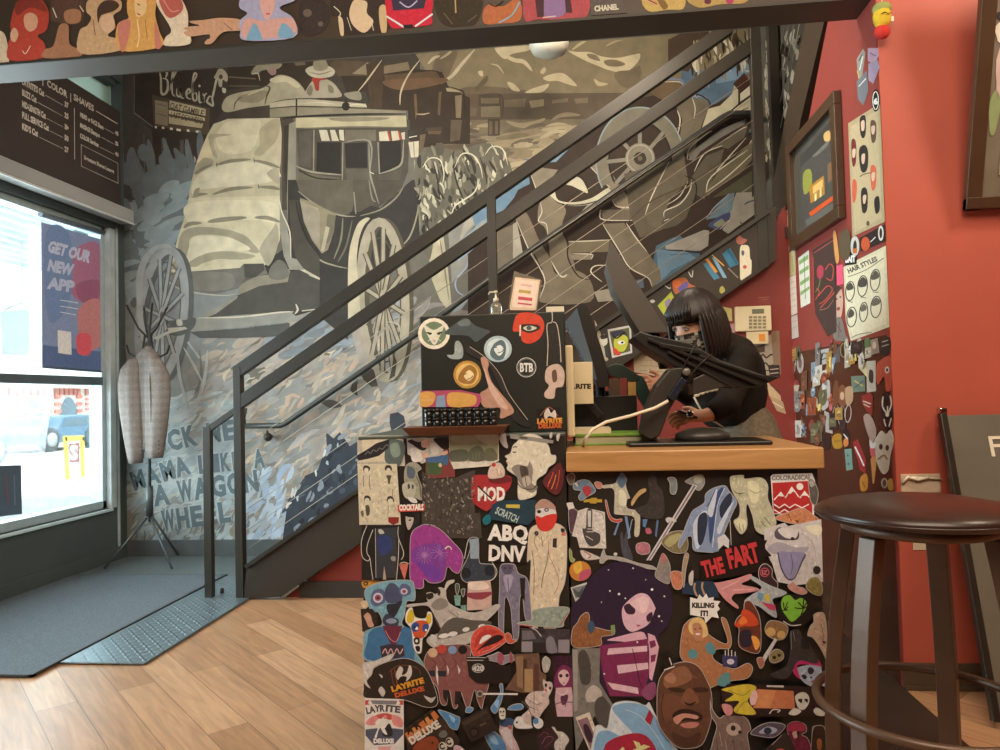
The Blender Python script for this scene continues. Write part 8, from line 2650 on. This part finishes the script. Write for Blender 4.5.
a = Art((0, Xs+.03, 1), g=.5); a.run('B b84048 69,444 79,443 79.5,462 69.5,462\nT e8dcd8 19 70,459 0 8.6 .08 S'); a.build('sign_panel', M['print'], yf)
bs = thing('blade_sign', 'grey hanging sign with a peaked top outside the window', 'sign', (-5.0, at(18, 330, 0, -5.0).y, at(18, 354, 0, -5.0).z))
def Bg(px, py): return at(px, py, 0, -5.0)
w = MB(); w.prism([Bg(5, 311), Bg(30, 309), Bg(33, 352), Bg(28, 356), Bg(7, 354)], (-.05, 0, 0)); w.build('sign_board', mat('sign_grey', '#6f8288', .6), bs)
w = MB(); w.tube([Bg(4, 310), Bg(22, 303), Bg(40, 318)], .012, 6); w.tube([Bg(22, 303), (Bg(22, 303).x, Bg(22, 303).y, 3.0)], .008, 6); w.build('hanger', mat('hanger_grey', '#77848a', .5), bs)
aw = thing('awning', 'corrugated metal awning soffit outside above the storefront window', 'awning', (-4.6, 3, 2.55))
w = MB(); w.box((-6.0, -2, 2.74), (LX-.18, 9, 2.80)); w.build('awning_deck', mat('awning_metal', '#8fa3a6', .5, .2), aw)
for k in range(13): w = MB(); w.box((-5.9+k*.19, -2, 2.69), (-5.83+k*.19, 9, 2.74)); w.build('soffit_rib', MATS['awning_metal'], aw)
tb = thing('lamp_post', 'tall dark street lamp post outside at the right edge of the window', 'lamp post', (-7.2, at(104, 470, 0, -7.2).y, -.02))
w = MB(); q = at(105, 470, 0, -7.2); w.tube([(q.x, q.y, -.02), (q.x, q.y, 3.2)], [.09, .05], 10); w.build('pole', mat('pole_dark', '#5a6a70', .5), tb)
# ================================================================ person leaning over the desk
PY = 3.02
def B(px, py, dy=0): return at(px, py, 1, PY+dy)
skin = mat('skin', '#d8a486', .45, 0, .05, 12, spec=.4); hairm = mat('dark_hair', '#1e130d', .48, 0, .35, 30, spec=.55, stretch=(14, 14, 1))
blackc = mat('black_knit', '#1f1914', .8, 0, .2, 40, bump=.1, spec=.2); pantm = mat('brown_grey_check', '#6d6252', .85, 0, .25, 70, spec=.1)
pe = thing('person', 'person with a dark bob, patterned face mask and black top leaning over the desk', 'person', (B(748, 440).x, PY, 0))
def skinned(name, V, E, m, par, sub=2, label=None):
    """V: list of (co, radius); E: edges; one continuous tapering surface"""
    me = bpy.data.meshes.new(name); org = WORLD[par.name]
    me.from_pydata([Vector(v[0]) for v in V], E, []); o = finish(name, me, m, par, org.copy())
    sk = o.modifiers.new('skin', 'SKIN'); sk.use_smooth_shade = True
    for i, v in enumerate(V):
        r = v[1]; r = r if isinstance(r, tuple) else (r, r); d = me.skin_vertices[0].data[i]; d.radius = r; d.use_root = (i == 0)
    sb = o.modifiers.new('sub', 'SUBSURF'); sb.levels = sub; sb.render_levels = sub
    if label: o['label'] = label
    return o
hipL = B(750, 442, .10); pel = B(748, 440); wst = B(741, 412, -.02); chs = B(736, 378, -.04); upc = B(728, 356, -.05); nck = B(719, 347, -.06); hd = B(697, 331, -.08)
shN = B(744, 361, -.17); shF = B(712, 358, .12)      # near and far shoulder
elN = B(727, 404, -.30); wrN = B(705, 417, -.34)
elF = B(690, 396, .02); wrF = B(667, 384, -.16)
# body (skin) : one continuous figure
V = [(pel, (.07, .06)), (wst, (.06, .055)), (chs, (.06, .055)), (upc, (.04, .04)), (nck, .045), (B(709, 341, -.07), .05), (hd, (.082, .088)), (hd+Vector((-.012, -.01, .055)), .07),
     (shN, .034), ((shN+elN)/2, .038), (elN, .037), ((elN+wrN)/2, .033), (wrN, .024),
     (shF, .034), ((shF+elF)/2, .038), (elF, .036), ((elF+wrF)/2, .032), (wrF, .024)]
E = [(0, 1), (1, 2), (2, 3), (3, 4), (4, 5), (5, 6), (6, 7), (3, 8), (8, 9), (9, 10), (10, 11), (11, 12), (3, 13), (13, 14), (14, 15), (15, 16), (16, 17)]
hx = pel.x
for sgn, off in ((1, .09), (-1, -.09)):
    k = len(V); V += [(Vector((hx+.01, PY+off, .80)), .06), (Vector((hx-.03, PY+off, .50)), .050), (Vector((hx+.03, PY+off, .10)), .036), (Vector((hx-.10, PY+off, .035)), .03)]; E += [(0, k), (k, k+1), (k+1, k+2), (k+2, k+3)]
def hand(V, E, iw, wr, dirv, spread, palm_n, curls, pointing):
    """palm with five separate fingers; dirv: knuckle direction, spread: across the palm"""
    d = Vector(dirv).normalized(); s_ = Vector(spread).normalized(); n_ = Vector(palm_n).normalized()
    k = len(V); pc = wr+d*.045; V.append((pc, (.028, .017))); E.append((iw, k))
    for f in range(4):
        off = (-.024+.016*f); base = wr+d*.075+s_*off; L = (.030, .034, .032, .024)[f]; c = curls[f]; kk = len(V)
        a0 = base; V.append((a0, .0085)); E.append((k, kk)); cur = a0; ang = 0
        for j in range(3):
            ang += c*(.5, .9, .7)[j]; dd = d*math.cos(ang)+n_*math.sin(ang); cur = cur+dd*L*(1, .75, .6)[j]; V.append((cur, (.0082, .0075, .0062)[j])); E.append((kk+j, kk+j+1))
    kk = len(V); t0 = wr+d*.028-s_*.026; V.append((t0, .011)); E.append((k, kk)); t1 = t0+(d*.6-s_*.7+n_*.3).normalized()*.032; t2 = t1+(d*.9-s_*.15+n_*.4).normalized()*.026
    V += [(t1, .0095), (t2, .0075)]; E += [(kk, kk+1), (kk+1, kk+2)]
# far hand: index finger stretched to the left over the scanner
hand(V, E, 17, wrF, (-.95, -.12, .10), (0, -.15, -1), (0, -.6, -.4), (.12, .95, 1.15, 1.2), True)
# near hand curled around a phone
hand(V, E, 12, wrN, (-.9, -.1, .02), (.05, -.6, -.75), (-.1, .7, -.5), (.6, .8, .9, 1.0), False)
body = skinned('body', V, E, skin, pe)
# black long sleeved top
w = MB(); w.smooth = True
def loft(w, secs, n=24):
    """secs: (centre, half width, half depth), stacked up a leaning spine"""
    vs = []; fs = []
    for i, (c_, a_, b_) in enumerate(secs):
        t_ = (secs[min(i+1, len(secs)-1)][0]-secs[max(i-1, 0)][0]).normalized(); X_ = Vector((1, 0, 0)); X_ = (X_-t_*X_.dot(t_)).normalized(); Y_ = t_.cross(X_)
        for k in range(n): q = 2*math.pi*k/n; vs.append(c_+X_*a_*math.cos(q)+Y_*b_*math.sin(q))
    for i in range(len(secs)-1):
        for k in range(n): k2 = (k+1) % n; fs.append((i*n+k, i*n+k2, (i+1)*n+k2, (i+1)*n+k))
    fs.append(tuple(reversed(range(n)))); fs.append(tuple((len(secs)-1)*n+k for k in range(n))); w.add(vs, fs)
loft(w, [(B(733, 424), .10, .11), (B(731, 412), .135, .12), (B(729, 396, -.01), .152, .125), (B(728, 378, -.02), .150, .13), (B(729, 362, -.03), .135, .12), (B(727, 350, -.05), .10, .10), (B(721, 342, -.06), .06, .065), (B(717, 337, -.065), .052, .055)])
for sh, el, wr_, r0 in ((shN, elN, wrN, .058), (shF, elF, wrF, .055)):
    w.ball(sh, r0*1.08, 16, 12); q_ = wr_+(el-wr_)*.2
    w.tube([sh+(upc-sh)*.5, sh, (sh+el)/2, el-(el-sh)*.08, el+(wr_-el)*.08, (el+q_)/2, q_], [r0*.9, r0, r0*.92, r0*.84, r0*.82, r0*.75, r0*.62], 16); w.ball(el, r0*.86, 14, 10)
to = w.build('black_top', blackc, pe, label='black long sleeved knit top')
rm = to.modifiers.new('fuse', 'REMESH'); rm.mode = 'VOXEL'; rm.voxel_size = .009; rm.use_smooth_shade = True
sm_ = to.modifiers.new('soften', 'SMOOTH'); sm_.factor = .6; sm_.iterations = 8
w = MB(); w.smooth = True
for k in range(7):
    t = k/6; c_ = B(697+t*28, 395.5-t*6-2*math.sin(t*3.1), -.155); w.ball(c_, (.012, .004, .006), 8, 6)
w.build('lace_trim', mat('lace_white', '#c9bda8', .8), pe)
# high waisted checked trousers
V = [(B(752, 404, .03), (.085, .10)), (B(747, 417, .01), (.125, .118)), (B(745, 430, 0), (.15, .13)), (B(748, 452, .02), (.155, .135))]; E = [(0, 1), (1, 2), (2, 3)]
for off in (.09, -.09):
    k = len(V); V += [(Vector((hx+.02, PY+off, .80)), .105), (Vector((hx-.03, PY+off, .50)), .075), (Vector((hx+.03, PY+off, .12)), .065)]; E += [(3, k), (k, k+1), (k+1, k+2)]
skinned('trousers', V, E, pantm, pe, label='grey brown checked trousers')
for off in (.09, -.09):
    w = MB(); w.ball((hx-.05, PY+off, .050), (.13, .045, .042), 14, 8); w.build('shoe', M['black_plastic'], pe)
w = MB(); w.tube([B(694, 397, -.16), B(701, 410, -.17), B(712, 420, -.17), B(724, 428, -.16)], .004, 6); w.build('lanyard', mat('lanyard_pale', '#b8a890', .6), pe)
# head parts in the head's own frame: face looks left, down and a little to the camera
fwd = Vector((-.78, -.56, -.26)).normalized(); side = fwd.cross(Vector((0, 0, 1))).normalized(); upv = side.cross(fwd).normalized()
RH = Matrix((side, fwd, upv)).transposed(); HC = hd+Vector((-.005, -.01, .02))
def hp_(x, y, z): return HC+RH @ Vector((x, y, z))
# sculpted face: jaw, cheeks, nose as one surface pushed out of an ellipsoid
w = MB(); n, m_2 = 28, 22; vs = []; fs = []
for i in range(m_2+1):
    th = math.pi*i/m_2
    for k in range(n):
        ph = 2*math.pi*k/n; x = math.sin(th)*math.cos(ph); y = math.sin(th)*math.sin(ph); z = math.cos(th)
        r = Vector((x*.074, y*.092, z*.112))
        if z < 0: r.x *= 1-.32*z*z; r.y *= 1-.10*z*z
        if y > 0:
            r.y += .020*math.exp(-((x*.074)/.010)**2-((z*.112+.020)/.014)**2)+.006*math.exp(-((x*.074)/.022)**2-((z*.112+.060)/.010)**2)
            for ex in (-.030, .030): r.y -= .006*math.exp(-((x*.074-ex)/.013)**2-((z*.112-.008)/.010)**2)
        vs.append(hp_(*r))
for i in range(m_2):
    for k in range(n): k2 = (k+1) % n; fs.append((i*n+k, (i+1)*n+k, (i+1)*n+k2, i*n+k2))
w.smooth = True; w.add(vs, fs); w.build('head', skin, pe)
for ex in (-.030, .030):
    w = MB(); w.ball(hp_(ex, .080, .006), .0115, 12, 8); e_ = w.build('eye', mat('eye_white', '#d8ccc0', .2), pe)
    w = MB(); w.ball(hp_(ex, .089, .003), (.005, .005, .005), 10, 6); w.build('iris', mat('iris_dark', '#2a1a12', .2), e_)
    w = MB(); w.ball(hp_(ex, .0805, .0105), (.0135, .0118, .0095), 12, 8); w.build('upper_lid', skin, pe)
    w = MB(); w.tube([hp_(ex-.016, .084, .004), hp_(ex-.006, .092, .012), hp_(ex+.006, .092, .012), hp_(ex+.016, .084, .005)], [.001, .0028, .0028, .001], 6); w.build('eyelid', hairm, pe)
    w = MB(); w.tube([hp_(ex-.018, .084, .026), hp_(ex, .092, .032), hp_(ex+.018, .084, .028)], [.001, .0025, .001], 6); w.build('eyebrow', hairm, pe)
w = MB(); w.tube([hp_(-.02, .087, -.062), hp_(0, .096, -.060), hp_(.02, .087, -.062)], [.002, .005, .002], 8); w.build('mouth', mat('lips', '#a05a4c', .4), pe)
for ex in (-1, 1): w = MB(); w.ball(hp_(ex*.075, 0, -.005), (.01, .016, .028), 10, 8); w.build('ear', skin, pe)
# patterned mask
mk = paintmat('mask_cloth', .8, .2, .1, 60); w = MB(); vs = []; fs = []; n, m_2 = 18, 9; w.smooth = True; rr = random.Random(5)
for i in range(m_2+1):
    z = -.014-.082*i/m_2
    for k in range(n+1):
        a_ = math.radians(-78+156*k/n); bx_ = .079*(1-.10*(i/m_2)**2); by_ = .099+.016*math.exp(-((a_)/.35)**2)*(1-abs(i/m_2-.25)); vs.append(hp_(bx_*math.sin(a_), by_*math.cos(a_)*(1-.14*(i/m_2)**2), z-.012*abs(math.sin(a_))*(0 if i == 0 else .4)))
for i in range(m_2):
    for k in range(n):
        w.col = hexl(rr.choice(['4a4640', '8a857c', 'a8a298', '38342f', '6a655d', '2a2723']), 1); w.add([vs[i*(n+1)+k], vs[(i+1)*(n+1)+k], vs[(i+1)*(n+1)+k+1], vs[i*(n+1)+k+1]], [(0, 1, 2, 3)])
w.build('face_mask', mk, pe, label='grey patterned cloth face mask')
# bob hair with a straight fringe: layered shell of locks
def hair_shell(w, grow, lo, hi, nseg=64, nst=16):
    vs = []; fs = []
    for k in range(nseg+1):
        a_ = 2*math.pi*k/nseg; fa = abs((a_+math.pi) % (2*math.pi)-math.pi)      # 0 = face side
        t_ = max(0, min(1, (fa-1.0)/.25)); t_ = t_*t_*(3-2*t_)
        end = hi*(1-t_)+lo*t_; jag = .006*math.sin(k*2.7)+.004*math.sin(k*5.1)
        for i in range(nst+1):
            s = i/nst
            if s < .45: th = s/.45*math.pi/2; R = math.sin(th); z = .125*math.cos(th); rad = R
            else: q = (s-.45)/.55; z = -q*(abs(end)+jag if end < 0 else -end-jag) if end < 0 else (end+jag)*q*1.0; rad = 1+.10*math.sin(q*math.pi*.8)*t_-.10*q*q*t_
            if end >= 0 and s >= .45: z = 0-(0-end)*0; z = .0+end*q+jag*q; z = min(z, .02) ; z = .0+(end-.0)*q
            str_ = 1+.018*math.sin(k*4.3)+.012*math.sin(k*9.1)
            vs.append(hp_(math.sin(a_)*(.088+grow)*rad*str_, math.cos(a_)*(.104+grow)*rad*str_-.006, z+.018+grow*.5))
    for k in range(nseg):
        for i in range(nst): fs.append((k*(nst+1)+i, k*(nst+1)+i+1, (k+1)*(nst+1)+i+1, (k+1)*(nst+1)+i))
    w.add(vs, fs)
w = MB(); w.smooth = True; hair_shell(w, .010, -.150, .034); hair_shell(w, .002, -.135, .040)
ho = w.build('hair', hairm, pe, label='dark brown bob haircut with a straight fringe'); sd = ho.modifiers.new('thick', 'SOLIDIFY'); sd.thickness = .006; sd.offset = -1
for k in range(34):
    a_ = math.radians(-122+244*k/33+180); w = MB() if k == 0 else w
    p = [hp_(math.sin(a_)*.100*r_, math.cos(a_)*.116*r_-.006, z_) for r_, z_ in ((.35, .135), (.85, .085), (1.04, .02), (1.08, -.05), (1.03, -.11), (.96, -.15-.008*math.sin(k*3)))]
    w.tube(p, [.003, .006, .008, .009, .008, .003], 6)
w.build('hair_lock', hairm, ho)
w = MB()
for k in range(13):
    a_ = math.radians(-40+80*k/12); p = [hp_(math.sin(a_)*.098*r_, math.cos(a_)*.114*r_-.006, z_) for r_, z_ in ((.4, .138), (.85, .095), (1.02, .072), (1.03, .046+.004*math.sin(k*2.2)))]; w.tube(p, [.003, .007, .008, .003], 6)
w.build('fringe_lock', hairm, ho)
ph = thing('phone', 'dark phone held low in the near hand behind the terminal', 'phone', (B(690, 416, -.33).x, PY-.33, B(690, 416, -.33).z))
w = MB(); c_ = B(686, 414, -.34); w.bar(c_+Vector((-.03, 0, .012)), c_+Vector((.035, 0, -.014)), .075, .009); w.build('phone_body', M['black_plastic'], ph, bevel=.003)
w = MB(); w.lathe([(.013, 0), (.014, .003), (.009, .004)], B(690, 414, -.385), 16, axis=(0, -1, .4)); w.build('ring_grip', M['chrome'], ph)
